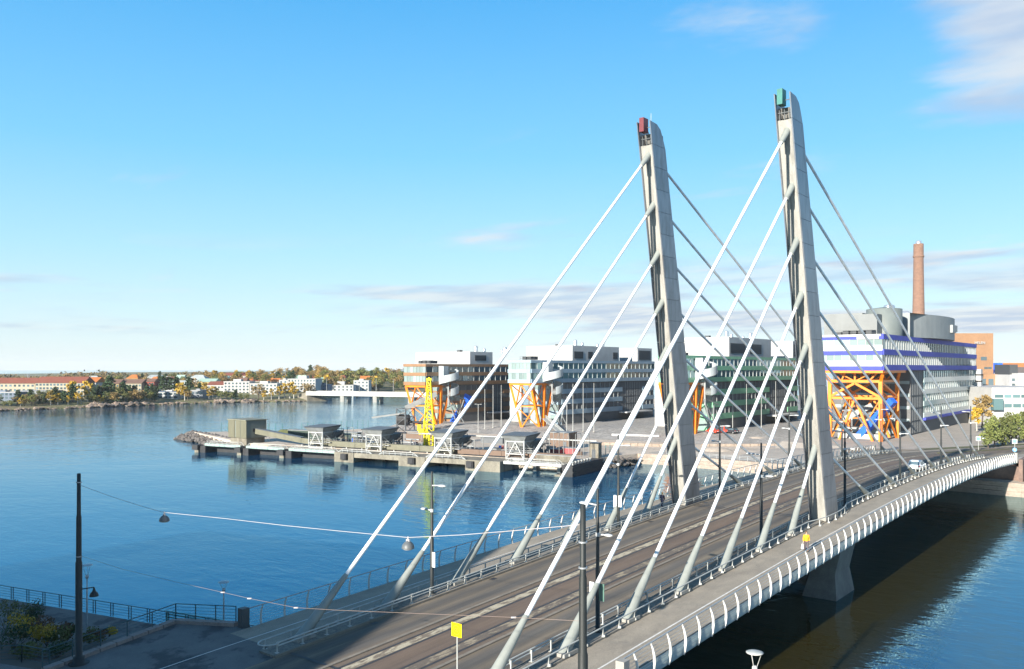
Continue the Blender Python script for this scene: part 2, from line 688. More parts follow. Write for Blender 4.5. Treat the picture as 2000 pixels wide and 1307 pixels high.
def strip(a, b, s0, s1, dz, step=2.5, thick=0.0, curve=False):
    """sheet (or slab) between x = a(s) and x = b(s) following the deck"""
    a, b = cst(a), cst(b)
    m = MB()
    ss = frange(s0, s1, step)
    P = []
    for s in ss:
        o = xo(s) if curve else 0
        z = zd(s) + dz
        P += [(a(s) + o, s, z), (b(s) + o, s, z)]
        if thick:
            P += [(b(s) + o, s, z - thick), (a(s) + o, s, z - thick)]
    k = 4 if thick else 2
    F = []
    for i in range(len(ss) - 1):
        q, r = i * k, (i + 1) * k
        F.append((q, q + 1, r + 1, r))
        if thick:
            F += [(q + 1, q + 2, r + 2, r + 1), (q + 3, q, r, r + 3)]
    if thick:
        F += [(3, 2, 1, 0), tuple(len(P) - 4 + i for i in range(4))]
    m.add(P, F)
    return m


# the setting on top of the deck
A0, A1 = -130.0, 240.0
road = strip(-6.95, 6.95, A0, A1, -0.012, curve=True).build('road', M_ASPH, kind='structure')
strip(-2.75, 2.75, A0, 130, 0.0, curve=True).build('tram_lane', M_TRAM, road)
for a, b, mt in ((-1.98, -1.28, M_WORN), (1.25, 2.0, M_WORN2)):
    strip(a, b, -75, 86, 0.004).build('track_slab', mt, road)
for x in (-2.13, -1.13, 1.13, 2.13):
    strip(x - 0.075, x + 0.075, A0, 150, 0.008, curve=True).build('tram_rail', M_RAIL, road)
for a, b in ((-3.02, -2.75), (2.75, 3.02)):
    for i, s in enumerate(frange(-75, 86, 6.0)[:-1]):
        strip(a, b, s, s + 5.94, 0.07, 3, 0.12).build('kerb_stone', M_KERB, road)
pave_r = strip(8.5, 12.78, -62, 88, 0.0).build('pavement', M_WALK, kind='structure')
pave_l = strip(lambda s: xl(s) + 0.03, -8.5, S0, 88, 0.0).build('pavement', M_WALK, kind='structure')
strip(10.86, 10.98, -62, 88, 0.004).build('lane_line', M_LINE, pave_r)
strip(lambda s: xl(s) + 2.0, lambda s: xl(s) + 2.1, -75, 88, 0.004).build('lane_line', M_LINE, pave_l)
for x in (-1, 1):
    for s in frange(-58, 86, 12.0)[:-1]:
        strip(min(x * 6.95, x * 8.5), max(x * 6.95, x * 8.5), s, s + 11.98, 0.13, 4, 0.2).build('kerb_strip', M_GRAVEL, road)
    for s in frange(-58, 86, 4.0)[:-1]:
        a, b = sorted((x * 6.80, x * 6.945))
        strip(a, b, s, s + 3.95, 0.15, 4, 0.2).build('kerb_stone', M_KERB, road)

for s in (-56.9, -0.4, 0.4, 86.2):
    strip(-6.7, 6.7, s - 0.12, s + 0.12, 0.014).build('expansion_joint', M_RAIL, road)
for i, s in enumerate(frange(-50, 80, 13)):
    for x in (-6.45, 6.45):
        strip(x - 0.2, x + 0.2, s - 0.3, s + 0.3, 0.012, 1).build('drain_grate', M_RAIL, road)
bridge = thing('cable_stayed_bridge', 'cable-stayed road bridge with two leaning grey pylons and white stays', 'bridge', (0, S0, 0))
# deck body
P, F = [], []
ss = frange(S0, S1, 3.0)
for s in ss:
    z = zd(s) - 0.05
    l = xl(s)
    sec = [(l, 0), (12.8, 0), (13.08, -0.40), (13.12, -0.62), (13.0, -0.74), (10.2, -1.45), (l + 3, -1.45), (l - 0.35, -0.72), (l - 0.5, -0.6), (l - 0.45, -0.42)]
    P += [(x, s, z + q) for x, q in sec]
n = 10
for i in range(len(ss) - 1):
    for j in range(n):
        k = (j + 1) % n
        F.append((i * n + k, i * n + j, (i + 1) * n + j, (i + 1) * n + k))
F += [tuple(range(n)), tuple(range(len(P) - 1, len(P) - 1 - n, -1))]
MB().add(P, F).build('deck', M_UNDER, bridge)

# parapets: curved blade posts, wires and a top rail
out_pts = [(0.02, -0.70), (0.13, -0.35), (0.185, 0.05), (0.165, 0.5), (0.06, 0.9), (-0.12, 1.25)]
in_pts = [(-0.17, 1.23), (-0.05, 0.88), (0.02, 0.5), (0.02, 0.05), (-0.05, -0.35), (-0.14, -0.6)]


def blade(sgn):
    poly = [(sgn * a, -0.035, b) for a, b in out_pts + in_pts]
    return MB().prism(poly, (0, 0.07, 0))


for sgn, edge, s0, s1 in ((1, cst(13.2), -47.6, 88.4), (-1, xl, -54.2, 88.4)):
    m = MB()
    e = lambda s: edge(s) if sgn > 0 else edge(s) - 0.40
    pts = frange(s0 - 1.2, s1, 2.0)
    m.path([(e(s) - sgn * 0.17, s, zd(s) + 1.25) for s in pts], 0.045, 8)
    for k, (dx, h) in enumerate(((-0.07, -0.02), (-0.04, 0.18), (-0.03, 0.38), (-0.05, 0.58), (-0.09, 0.78), (-0.14, 0.98))):
        m.path([(e(s) + sgn * dx, s, zd(s) + h) for s in pts], 0.012, 4)
    par = m.build('parapet', M_GALV, bridge)
    b0 = blade(sgn)
    me = b0.build('parapet_post', M_BLADE, par, local=True)
    first = True
    for s in frange(s0, s1, 2.0):
        loc = (e(s), s, zd(s))
        if first:
            me.location = Vector(loc) - off(par)
            first = False
        else:
            inst('parapet_post', me.data, loc, par)
    for s in (s0 - 1.45, s1 + 0.5):
        MB().box(e(s) - 0.3, e(s) + 0.25, s - 0.3, s + 0.3, zd(s) - 0.5, zd(s) + 1.32).build('end_pillar', M_CONC if sgn > 0 or s > 0 else M_GIRD, par)

# guard rails either side of each row of stays; they swing out round the pylons
def bend(kind, s):
    f = max(0.0, 1 - ((s - 0.3) / 5.5) ** 2) ** 0.6
    return (0.75 if kind == 'outer' else -0.08) * f


for sgn in (-1, 1):
    ends = (S0 - 0.6, 86.0)
    pts = frange(ends[0], ends[1], 2.0)
    for kind, x, hs in (('inner', 7.02, (0.62, 0.82)), ('outer', 8.42, (0.74,))):
        m = MB()
        for h in hs:
            m.path([(sgn * (x + bend(kind, s)), s, zd(s) + h) for s in pts], 0.05, 8)
        if kind == 'outer':
            for h in (0.74,):
                arc = []
                for i in range(9):
                    t = pi * i / 8
                    arc.append((sgn * (7.72 + 0.7 * cos(t)), pts[0] - 0.9 * sin(t), zd(pts[0]) + h))
                m.path(arc, 0.05, 8)
        rail = m.build('guard_rail', M_RAILW, bridge)
        p = MB()
        p.box(-0.04, 0.04, -0.04, 0.04, 0.0, 0.70 if kind == 'inner' else 0.60).box(-0.12, 0.12, -0.11, 0.11, 0.0, 0.03)
        if kind == 'inner':
            p.box(-sgn * 0.11 - 0.05, -sgn * 0.11 + 0.05, -0.04, 0.04, 0.46, 0.74)
        else:
            p.box(sgn * 0.06 - 0.1, sgn * 0.06 + 0.1, -0.05, 0.05, 0.0, 0.14)
        first = None
        for s in pts:
            loc = (sgn * (x + bend(kind, s) + (0.13 if kind == 'inner' else 0)), s, zd(s) + (0.12 if abs(bend(kind, s)) < 0.05 else 0.02))
            if first is None:
                first = p.build('rail_post', M_RAILW, rail, local=True)
                first.location = Vector(loc) - off(rail)
            else:
                inst('rail_post', first.data, loc, rail)


# pylons
def lerp(a, b, t):
    return a + (b - a) * t


ZB, ZT = 7.3, 49.6


def pf(z):
    return lerp(-1.45, -10.4, (z - 7.2) / 41.9)


def pb(z):
    return lerp(2.05, -7.5, (z - 7.2) / 41.5)


def pc(cx, z):
    """the pylons lean slightly towards each other"""
    return cx * (1 - 0.054 * (z - 7.2) / 42)


def pw(z):
    return lerp(0.92, 0.8, (z - 7.2) / 42)


M_BOX_R = mat('beacon_red', (0.13, 0.02, 0.025), nscale=2, rough=0.4)
M_BOX_G = mat('beacon_teal', (0.01, 0.13, 0.11), nscale=2, rough=0.4)


def pcol(cx, x0, x1, y0, y1, za, zb):
    """leaning prism; x0/x1 as fractions of the half width, y0/y1 offsets from front (negative: from back)"""
    P = []
    for z in (za, zb):
        w = pw(z)
        cz = pc(cx, z)
        a = pf(z) + y0
        b = pf(z) + y1[1] if isinstance(y1, tuple) else pb(z) + y1
        P += [(cz + x0 * w, a, z), (cz + x1 * w, a, z), (cz + x1 * w, b, z), (cz + x0 * w, b, z)]
    return MB().hexa(P)


for cx in (-8.0, 8.0):
    m = pcol(cx, -0.80, 0.84, 0.19, 0, ZB, 47.2)
    for x0, x1, fr in ((-0.80, -0.14, 0.10), (0.44, 0.84, 0.06)):
        q = pcol(cx, x0, x1, fr, ('f', 0.20), ZB, 47.2)
        m.add(q.v, q.f)
    q = pcol(cx, -0.145, 0.445, 0.11, ('f', 0.20), 45.4, 47.15)
    m.add(q.v, q.f)
    pyl = m.build('pylon', M_CONC, bridge)
    # side cladding in separate plates
    zs = frange(ZB, ZT, 2.35)
    for x0, x1, fr in ((0.845, 1.0, 0.0), (-0.93, -0.80, -0.22)):
        for i in range(len(zs) - 1):
            za, zb = zs[i] + 0.016, zs[i + 1] - 0.016
            if i == len(zs) - 2:
                P = []
                for xx in (x0, x1):
                    w = pw(za)
                    c8 = pc(cx, za)
                    P.append([(c8 + xx * w, pf(za) + fr, za), (c8 + xx * w, pb(za), za), (c8 + xx * w, pb(zb) - 0.02, zb - 1.25), (c8 + xx * w, pb(zb) - 0.5, zb - 0.5), (c8 + xx * w, pb(zb) - 1.3, zb - 0.05), (c8 + xx * w, pf(zb) + fr, zb + 0.05)])
                k = 6
                MB().add(P[0] + P[1], [tuple(range(k)), tuple(range(2 * k - 1, k - 1, -1))] + [(j, k + j, k + (j + 1) % k, (j + 1) % k) for j in range(k)]).build('cladding_panel', M_CLAD, pyl)
            else:
                pcol(cx, x0, x1, fr, 0.03, za, zb).build('cladding_panel', M_CLAD, pyl)
    ct = pc(cx, 48.5)
    # head: frame and navigation light box
    zt = 48.1
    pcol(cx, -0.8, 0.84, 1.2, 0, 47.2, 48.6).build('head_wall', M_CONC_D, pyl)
    bx = MB().box(ct - 0.44, ct + 0.10, pf(49) - 0.3, pf(49) + 0.7, 48.55, 50.05)
    box = bx.build('light_box', M_BOX_G if cx > 0 else M_BOX_R, pyl)
    box['label'] = 'teal navigation light box' if cx > 0 else 'dark red navigation light box'
    mm = MB()
    for dx in (-0.5, 0.0, 0.5):
        mm.beam((ct + dx, pf(47.2) + 0.25, 47.2), (ct + dx, pf(48.2) + 0.35, 48.2), 0.08, 0.08)
    mm.beam((ct - 0.6, pf(47.9) + 0.25, 47.9), (ct + 0.65, pf(47.9) + 0.25, 47.9), 0.08, 0.08)
    mm.beam((ct - 0.6, pf(49.1) + 0.55, 49.1), (ct + 0.65, pf(49.1) + 0.55, 49.1), 0.07, 0.07)
    mm.build('head_frame', M_GIRD, pyl)
    if cx < 0:
        MB().tube((ct + 0.5, pf(49) + 0.6, 48.9), (ct + 0.5, pf(49) + 0.6, 50.6), 0.035, 0.02, 6).build('mast', M_RAILW, pyl)

# stays
for cx in (-8.0, 8.0):
    for k in range(7):
        zf = 13.9 + 5.2 * k
        for front in (True, False):
            if front:
                s = -(9.52 + 7.603 * k)
                top = Vector((pc(cx, zf) + 0.14, pf(zf + 1.3) + 0.5, zf + 1.3))
            else:
                s = 16.24 + 11.23 * k
                top = Vector((pc(cx, zf) + 0.1, pb(zf + 0.6) - 0.25, zf + 0.6))
            bot = Vector((cx, s, zd(s) + 0.16))
            d = (bot - top).normalized()
            ln = (bot - top).length
            cab = MB().tube(top + d * 1.0, bot - d * 1.5, 0.145, 0.145, 12, False).build('stay_cable', M_STAY, bridge)
            sl = 2.5 if front else 1.3
            MB().tube(top, top + d * sl, 0.36 if front else 0.26, 0.24, 12).build('socket', M_SOCK if front else M_DARKP, cab)
            cl = 5.0 if front else 4.2
            mm = MB().tube(bot - d * cl, bot + d * 0.3, 0.19, 0.43, 14)
            mm.tube(bot - d * (cl + 0.25), bot - d * cl, 0.165, 0.205, 12)
            mm.build('anchor_cone', M_SOCK, cab)
            MB().rbox((cx, s + (0.15 if front else -0.15), zd(s) + 0.1), 1.05, 1.5, 0.22).build('anchor_block', M_CONC, cab)

# pier under the pylons
for cx in (-9.0, 9.0):
    sg = 1 if cx > 0 else -1
    m = MB()
    lo = [(cx - 2.2, -5.4, -2.5), (cx + 2.2, -5.4, -2.5), (cx + 2.2, 1.6, -2.5), (cx - 2.2, 1.6, -2.5)]
    mid = [(cx - 1.2, -3.4, 2.4), (cx + 1.3, -3.4, 2.4), (cx + 1.3, 1.2, 2.4), (cx - 1.2, 1.2, 2.4)]
    m.hexa(lo + mid)
    m.hexa(mid + [(cx - 1.5, -2.4, 6.2), (cx + 1.9, -2.4, 6.2), (cx + 1.9, 2.2, 6.2), (cx - 1.5, 2.2, 6.2)])
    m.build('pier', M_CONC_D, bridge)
arch = []
for i in range(17):
    t = i / 16
    x = -6.9 + 13.8 * t
    arch.append((x, -1.9, 0.35 + 1.6 * (1 - (2 * t - 1) ** 2)))
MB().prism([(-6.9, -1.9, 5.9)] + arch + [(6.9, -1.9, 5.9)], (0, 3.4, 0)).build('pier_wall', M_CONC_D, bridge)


# ------------------------------------------------------------------ lamp posts on the bridge
def lamp_head(m, c, sgn, ln):
    """flat oval luminaire reaching ln metres in x from the pole"""
    x0, y, z = c
    m.tube((x0, y, z), (x0 + sgn * ln * 0.5, y, z + 0.06), 0.06, 0.05, 8)
    pr = [(0.0, 0.06), (0.15, 0.14), (0.45, 0.19), (0.8, 0.17), (1.0, 0.03)]
    P = []
    nn = 10
    for t, r in pr:
        for i in range(nn):
            a = 2 * pi * i / nn
            P.append((x0 + sgn * (ln * 0.45 + t * ln * 0.55), y + 1.25 * r * cos(a), z + 0.06 + 0.55 * r * sin(a)))
    F = [(k * nn + i, k * nn + (i + 1) % nn, (k + 1) * nn + (i + 1) % nn, (k + 1) * nn + i) for k in range(4) for i in range(nn)]
    F += [tuple(range(nn)), tuple(range(5 * nn - 1, 4 * nn - 1, -1))]
    m.add(P, F, True)


def street_lamp(x, s, label, sign=None):
    sg = 1 if x > 0 else -1
    z = zd(s) + 0.13
    t = thing('street_lamp', label, 'street lamp', (x, s, z), 0, 'dark lamp posts between the guard rails of the bridge')
    m = MB().lathe((x, s, z), [(0.3, 0), (0.3, 0.06), (0.15, 0.08), (0.145, 4.2), (0.115, 4.28), (0.115, 7.2), (0.085, 7.28), (0.08, 9.4), (0.03, 9.45)], 14)
    m.build('pole', M_DARKP, t)
    h = MB()
    lamp_head(h, (x, s, z + 8.35), -sg, 1.45)
    h.build('lamp_head', M_LAMPH, t)
    h = MB()
    lamp_head(h, (x, s, z + 6.4), sg, 1.15)
    h.build('lamp_head', M_LAMPH, t)
    MB().lathe((x, s, z + 6.3), [(0.14, 0), (0.14, 0.25)], 12).build('collar', M_LAMPH, t)
    if sign:
        for dx, w, mt in sign:
            MB().box(x + dx - w / 2, x + dx + w / 2, s - 0.19, s - 0.16, z + 2.1, z + 3.25).build('back_plate' if mt != 'w' else 'traffic_sign', MATS['sign_white'] if mt == 'w' else MATS['sign_green'], t)
    return t


mat('sign_white', (0.75, 0.76, 0.75), nscale=2, rough=0.5)
mat('sign_green', (0.08, 0.16, 0.13), nscale=2, rough=0.5)
ordn = ['first', 'second', 'third', 'fourth', 'fifth', 'sixth']
for side, x in (('water-side', -7.6), ('near-side', 7.6)):
    for i, s in enumerate((-43.0, -15.6, 8.4, 31.8, 55.8, 78.7)):
        sg = None
        if i == 0:
            sg = [(-0.35, 0.35, 'w'), (0.42, 0.4, 'g')] if x > 0 else [(0.35, 0.3, 'w')]
        elif i == 1 and x < 0:
            sg = [(-0.3, 0.35, 'w'), (0.3, 0.35, 'w')]
        street_lamp(x, s, 'dark twin-head lamp post, %s along the %s row of bridge stays counting from the camera' % (ordn[i], side), sg)


# ------------------------------------------------------------------ far bank: ground, quay, slopes
M_SAND = mat('sandy_ground', (0.46, 0.38, 0.30), (0.36, 0.30, 0.24), nscale=0.08, detail=9, rough=0.95, fine=0.2, fscale=1.3, dirt=(0.27, 0.24, 0.20), dscale=0.05, dlo=0.5, dhi=0.65)
M_COBBLE = mat('cobble_slope', (0.31, 0.29, 0.265), (0.20, 0.187, 0.172), nscale=0.5, detail=8, rough=0.95, fine=0.35, fscale=1.8, bump=0.5)
M_STONE = mat('quay_stone', (0.29, 0.235, 0.19), (0.22, 0.175, 0.14), scale=(1, 1, 2.5), nscale=0.5, rough=0.85, fine=0.15, fscale=2.5, dirt=(0.17, 0.145, 0.12), dscale=0.4)
M_GRASS = mat('dry_grass', (0.085, 0.085, 0.03), (0.05, 0.058, 0.022), nscale=0.6, rough=0.95, fine=0.3, fscale=5)
M_PAVE = mat('light_paving', (0.34, 0.30, 0.255), (0.27, 0.24, 0.205), nscale=0.3, rough=0.9, fine=0.12, fscale=4)
M_REDG = mat('red_granite', (0.17, 0.11, 0.085), (0.12, 0.08, 0.065), nscale=0.5, rough=0.8, fine=0.15, fscale=3)

land = [(420, 84), (14.5, 86.5), (-60, 91.7), (-67, 90.3), (-68.5, 78), (-67, 66), (-166, 47.5), (-184, 52), (-214, 60.5), (-206, 75), (-188, 84), (-182, 111), (-192, 175), (-250, 420), (-100, 800), (700, 800), (700, 84)]
MB().prism([(x, y, -3) for x, y in land[1:]], (0, 0, 5.4)).build('ground', M_SAND, kind='structure')
# cobbled bank up to the building line
bank = MB()
A = [(-181, 112.5), (-150, 112), (-118, 117), (-75, 122), (-46, 126)]
B = [(-181, 122), (-150, 128), (-118, 140), (-75, 146), (-46, 150)]
P = [(x, y, 2.41) for x, y in A] + [(x, y, 3.95) for x, y in B] + [(-190, 175, 3.97), (-150, 420, 3.97), (-46, 420, 3.97), (-46, 260, 3.97), (-46, 200, 3.97)]
F = [(i, i + 1, 6 + i, 5 + i) for i in range(4)] + [(5, 6, 7, 8, 9, 14, 13, 12, 11, 10)]
bank.add(P, F).build('cobbled_slope', M_COBBLE, kind='structure')
# land either side of the road behind the far abutment
P, F = [], []
ss = frange(91, 240, 5)
for s in ss:
    o, z = xo(s), zd(s)
    P += [(-46, s + 8, 2.44 if s < 118 else 3.98), (-26 + min(o, 6) * 0.3, s, min(3.98, 2.5 + 0.06 * (s - 91))), (-9.5 + o, s, z - 0.05), (9.5 + o, s, z - 0.05), (30 + o, s, 3.2), (200 + o, s, 2.5)]
for i in range(len(ss) - 1):
    for j in range(5):
        F.append((i * 6 + j, i * 6 + j + 1, i * 6 + j + 7, i * 6 + j + 6))
MB().add(P, F).build('verge', M_PAVE, kind='structure')
strip(-9.4, -6.97, 91, 240, 0.02, curve=True).build('pavement', M_WALK, kind='structure')
strip(6.97, 9.4, 91, 240, 0.02, curve=True).build('pavement', M_WALK, kind='structure')
strip(-13.0, -9.6, 112, 236, 0.02, curve=True).build('verge', M_GRASS, kind='structure')
gr = strip(-3.6, -2.8, 100, 236, 0.1, curve=True, thick=0.1).build('verge', M_GRASS, kind='structure')
# side street joining from the left, laid on the verge
def verge_z(x, s):
    o, z = xo(s), zd(s) - 0.05
    xa, za = -26 + min(o, 6) * 0.3, min(3.98, 2.5 + 0.06 * (s - 91))
    f = min(1, max(0, (x - xa) / ((-9.5 + o) - xa)))
    return za + (z - za) * f


P, F = [], []
for i in range(9):
    f = i / 8
    x = -8.5 - 16.5 * f
    for j in range(5):
        y = 101 + 9 * f + (12 - 2 * f) * j / 4
        P.append((x + xo(y) * (1 - f), y, verge_z(x + xo(y) * (1 - f), y) + 0.07))
for i in range(8):
    for j in range(4):
        F.append((i * 5 + j, i * 5 + j + 1, i * 5 + j + 6, i * 5 + j + 5))
MB().add(P, F).build('road', M_ASPH, kind='structure')

# quay wall blocks along the far bank and the abutment
qw = MB()
qpts = [(120, 86.0), (14.5, 86.0), (-60, 91.2), (-66.6, 89.9)]
for a, b in zip(qpts, qpts[1:]):
    d = (Vector(b) - Vector(a)).normalized()
    nrm = Vector((d.y, -d.x))
    if nrm.y > 0:
        nrm = -nrm
    for k, (z0, z1) in enumerate(((-2, 0.85), (0.88, 1.65), (1.68, 2.45))):
        e = Vector(a) + nrm * (0.3 - 0.08 * k)
        f = Vector(b) + nrm * (0.3 - 0.08 * k)
        qw.hexa([(e.x, e.y, z0), (f.x, f.y, z0), (b[0], b[1] + 0.4, z0), (a[0], a[1] + 0.4, z0), (e.x, e.y, z1), (f.x, f.y, z1), (b[0], b[1] + 0.4, z1), (a[0], a[1] + 0.4, z1)])
tag(qw.build('quay_wall', M_STONE), 'long low stone quay wall along the far bank beyond the bridge', 'wall')
ab = MB().box(-13.2, 13.6, 90.5, 97, -1, zd(90) - 1.3).box(13.65, 14.3, 88.5, 97, 2.3, zd(90) + 0.25)
tag(ab.build('abutment', M_REDG), 'reddish abutment wall under the far end of the bridge', 'wall')

# ------------------------------------------------------------------ office buildings on steel legs
M_ORANGE = mat('orange_steel', (0.74, 0.20, 0.006), (0.62, 0.155, 0.005), nscale=0.6, rough=0.45)
M_WHITE = mat('white_panel', (0.40, 0.40, 0.39), (0.355, 0.355, 0.35), nscale=0.3, rough=0.6, dirt=(0.31, 0.31, 0.305), dscale=0.15)
M_PLANT = mat('grey_panel', (0.25, 0.265, 0.265), (0.215, 0.23, 0.23), nscale=0.3, rough=0.6)
M_LOUVRE = mat('louvre_dark', (0.05, 0.055, 0.06), nscale=1, rough=0.6)
M_STEEL = mat('vent_steel', (0.55, 0.56, 0.57), nscale=2, rough=0.3, metal=0.7)
M_ROOF = mat('roof_felt', (0.12, 0.12, 0.12), nscale=0.4, rough=0.9)
M_MULL = mat('mullion_grey', (0.30, 0.32, 0.32), nscale=1, rough=0.5)
M_BLUE = mat('blue_steel', (0.02, 0.12, 0.62), (0.018, 0.10, 0.52), nscale=0.5, rough=0.45)
M_STAIR = mat('stair_grey', (0.34, 0.37, 0.38), (0.29, 0.32, 0.33), nscale=0.3, rough=0.5)
G_DARK = glass_mat('glass_dark', (0.10, 0.15, 0.175), 0.05, 1.0, 0.5, 0.4)
G_TEAL = glass_mat('glass_teal', (0.17, 0.30, 0.31), 0.05, 1.0, 0.4, 0.45)
G_PALE = glass_mat('glass_pale', (0.20, 0.265, 0.255), 0.12, 0.8, 0.35)
SP_BRN = mat('spandrel_brown', (0.23, 0.13, 0.066), (0.195, 0.11, 0.058), nscale=0.3, rough=0.45, coord='obj')
SP_BLU = mat('spandrel_steelblue', (0.25, 0.34, 0.40), (0.21, 0.29, 0.35), nscale=0.3, rough=0.35, coord='obj')
SP_GRN = mat('spandrel_green', (0.19, 0.43, 0.26), (0.16, 0.38, 0.23), nscale=0.3, rough=0.4, coord='obj')
SP_COB = mat('spandrel_cobalt', (0.025, 0.04, 0.36), (0.02, 0.03, 0.30), nscale=0.3, rough=0.6, coord='obj')


def facade(parent, face, at, a0, a1, z0, z1, n, sp, gl, frac=0.46, pw=2.6, skip=0.0, white=None, mull=None, every=1):
    """storeys of recessed panes between proud spandrel bands. face 'f': looks to -y at y=at, 's': looks to +x at x=at"""
    h = (z1 - z0) / n
    gh = h * (1 - frac)
    k = max(1, int(round((a1 - a0) / pw)))
    w = (a1 - a0) / k
    pm = MB()
    mm = MB()
    if face == 'f':
        pm.box(-w / 2 + 0.05, w / 2 - 0.05, 0, 0.06, 0, gh)
        mm.box(-0.05, 0.05, -0.14, 0.02, 0, gh)
    else:
        pm.box(-0.06, 0, -w / 2 + 0.05, w / 2 - 0.05, 0, gh)
        mm.box(-0.02, 0.14, -0.05, 0.05, 0, gh)
    pme = mme = None
    for i in range(n):
        zb = z0 + i * h
        zs = [(zb, zb + h * frac)] if not white else [(zb, zb + h * frac * 0.42)]
        for (q0, q1), mt in zip(zs + ([(zb + h * frac * 0.42 + 0.01, zb + h * frac)] if white else []), (sp, white)):
            b = MB()
            if face == 'f':
                b.box(a0 - 0.1, a1 + 0.1, at - 0.18, at + 0.1, q0, q1)
            else:
                b.box(at - 0.1, at + 0.18, a0 - 0.1, a1 + 0.1, q0, q1)
            b.build('spandrel', mt, parent)
        for j in range(k):
            c = a0 + (j + 0.5) * w
            loc = (c, at + 0.02, zb + h * frac) if face == 'f' else (at - 0.02, c, zb + h * frac)
            if pme is None:
                o = pm.build('window_pane', gl, parent, local=True)
                o.location = Vector(loc) - off(parent)
                pme = o.data
            else:
                inst('window_pane', pme, loc, parent)
            if j and j % every == 0:
                c = a0 + j * w
                loc = (c, at, zb + h * frac) if face == 'f' else (at, c, zb + h * frac)
                if mme is None:
                    o = mm.build('mullion', mull or M_MULL, parent, local=True)
                    o.location = Vector(loc) - off(parent)
                    mme = o.data
                else:
                    inst('mullion', mme, loc, parent)


def stair_drum(parent, cx, cy, r, z0, z1, turns=1.6):
    """open spiral stair wrapped in a pale band"""
    n = int(40 * turns)
    P, F = [], []
    for i in range(n + 1):
        t = 2 * pi * turns * i / n - 0.6
        z = z0 + (z1 - z0) * i / n
        for rr, dz in ((r, 0), (r, 2.5), (r - 0.18, 2.5), (r - 0.18, 0)):
            P.append((cx + rr * cos(t), cy + rr * sin(t), z + dz))
    for i in range(n):
        for j in range(4):
            F.append((i * 4 + j, i * 4 + (j + 1) % 4, i * 4 + 4 + (j + 1) % 4, i * 4 + 4 + j))
    o = MB().add(P, F, False).build('spiral_stair', M_STAIR, parent)
    st = MB()
    for i in range(0, n, 1):
        t = 2 * pi * turns * i / n - 0.6
        z = z0 + (z1 - z0) * i / n
        st.beam((cx + 0.3 * cos(t), cy + 0.3 * sin(t), z + 0.1), (cx + r * cos(t), cy + r * sin(t), z + 0.1), 0.5, 0.08)
    st.tube((cx, cy, z0 - 3), (cx, cy, z1 + 2), 0.3, 0.3, 10)
    st.build('treads', M_PLANT, o)


def vents(parent, pts, mt=None):
    for x, y, z, r, h in pts:
        MB().lathe((x, y, z), [(r, 0), (r, h * 0.85), (r * 0.8, h * 0.95), (r * 0.3, h)], 12).build('roof_vent', mt or M_STEEL, parent)


def plant_box(parent, x0, x1, y0, y1, z, h, mt, louvres=()):
    b = MB().box(x0, x1, y0, y1, z, z + h).build('roof_plant', mt, parent)
    for a0, a1, q0, q1 in louvres:   # on the +x side
        n = max(2, int((q1 - q0) * 3))
        m = MB().box(x1 - 0.05, x1 + 0.05, a0, a1, z + q0, z + q1)
        for i in range(n):
            zz_ = z + q0 + (q1 - q0) * i / n
            m.box(x1 + 0.055, x1 + 0.13, a0, a1, zz_, zz_ + 0.1)
        m.build('louvre', M_LOUVRE, b)


def chillers(parent, x0, x1, y0, y1, z):
    """row of low roof units behind a rail"""
    m = MB()
    n = int((x1 - x0) / 2.0)
    for i in range(n):
        m.box(x0 + i * 2.0, x0 + i * 2.0 + 1.5, y0, y1, z + 0.15, z + random.choice((0.9, 1.2, 1.3)))
    m.build('roof_units', M_LOUVRE, parent)
    m = MB()
    for h in (0.6, 1.2):
        m.beam((x0 - 0.5, y0 - 0.6, z + h), (x1 + 0.5, y0 - 0.6, z + h), 0.06, 0.06)
    for i in range(n + 1):
        m.beam((x0 - 0.5 + i * (x1 - x0 + 1) / n, y0 - 0.6, z), (x0 - 0.5 + i * (x1 - x0 + 1) / n, y0 - 0.6, z + 1.2), 0.06, 0.06)
    m.build('roof_rail', M_LOUVRE, parent)


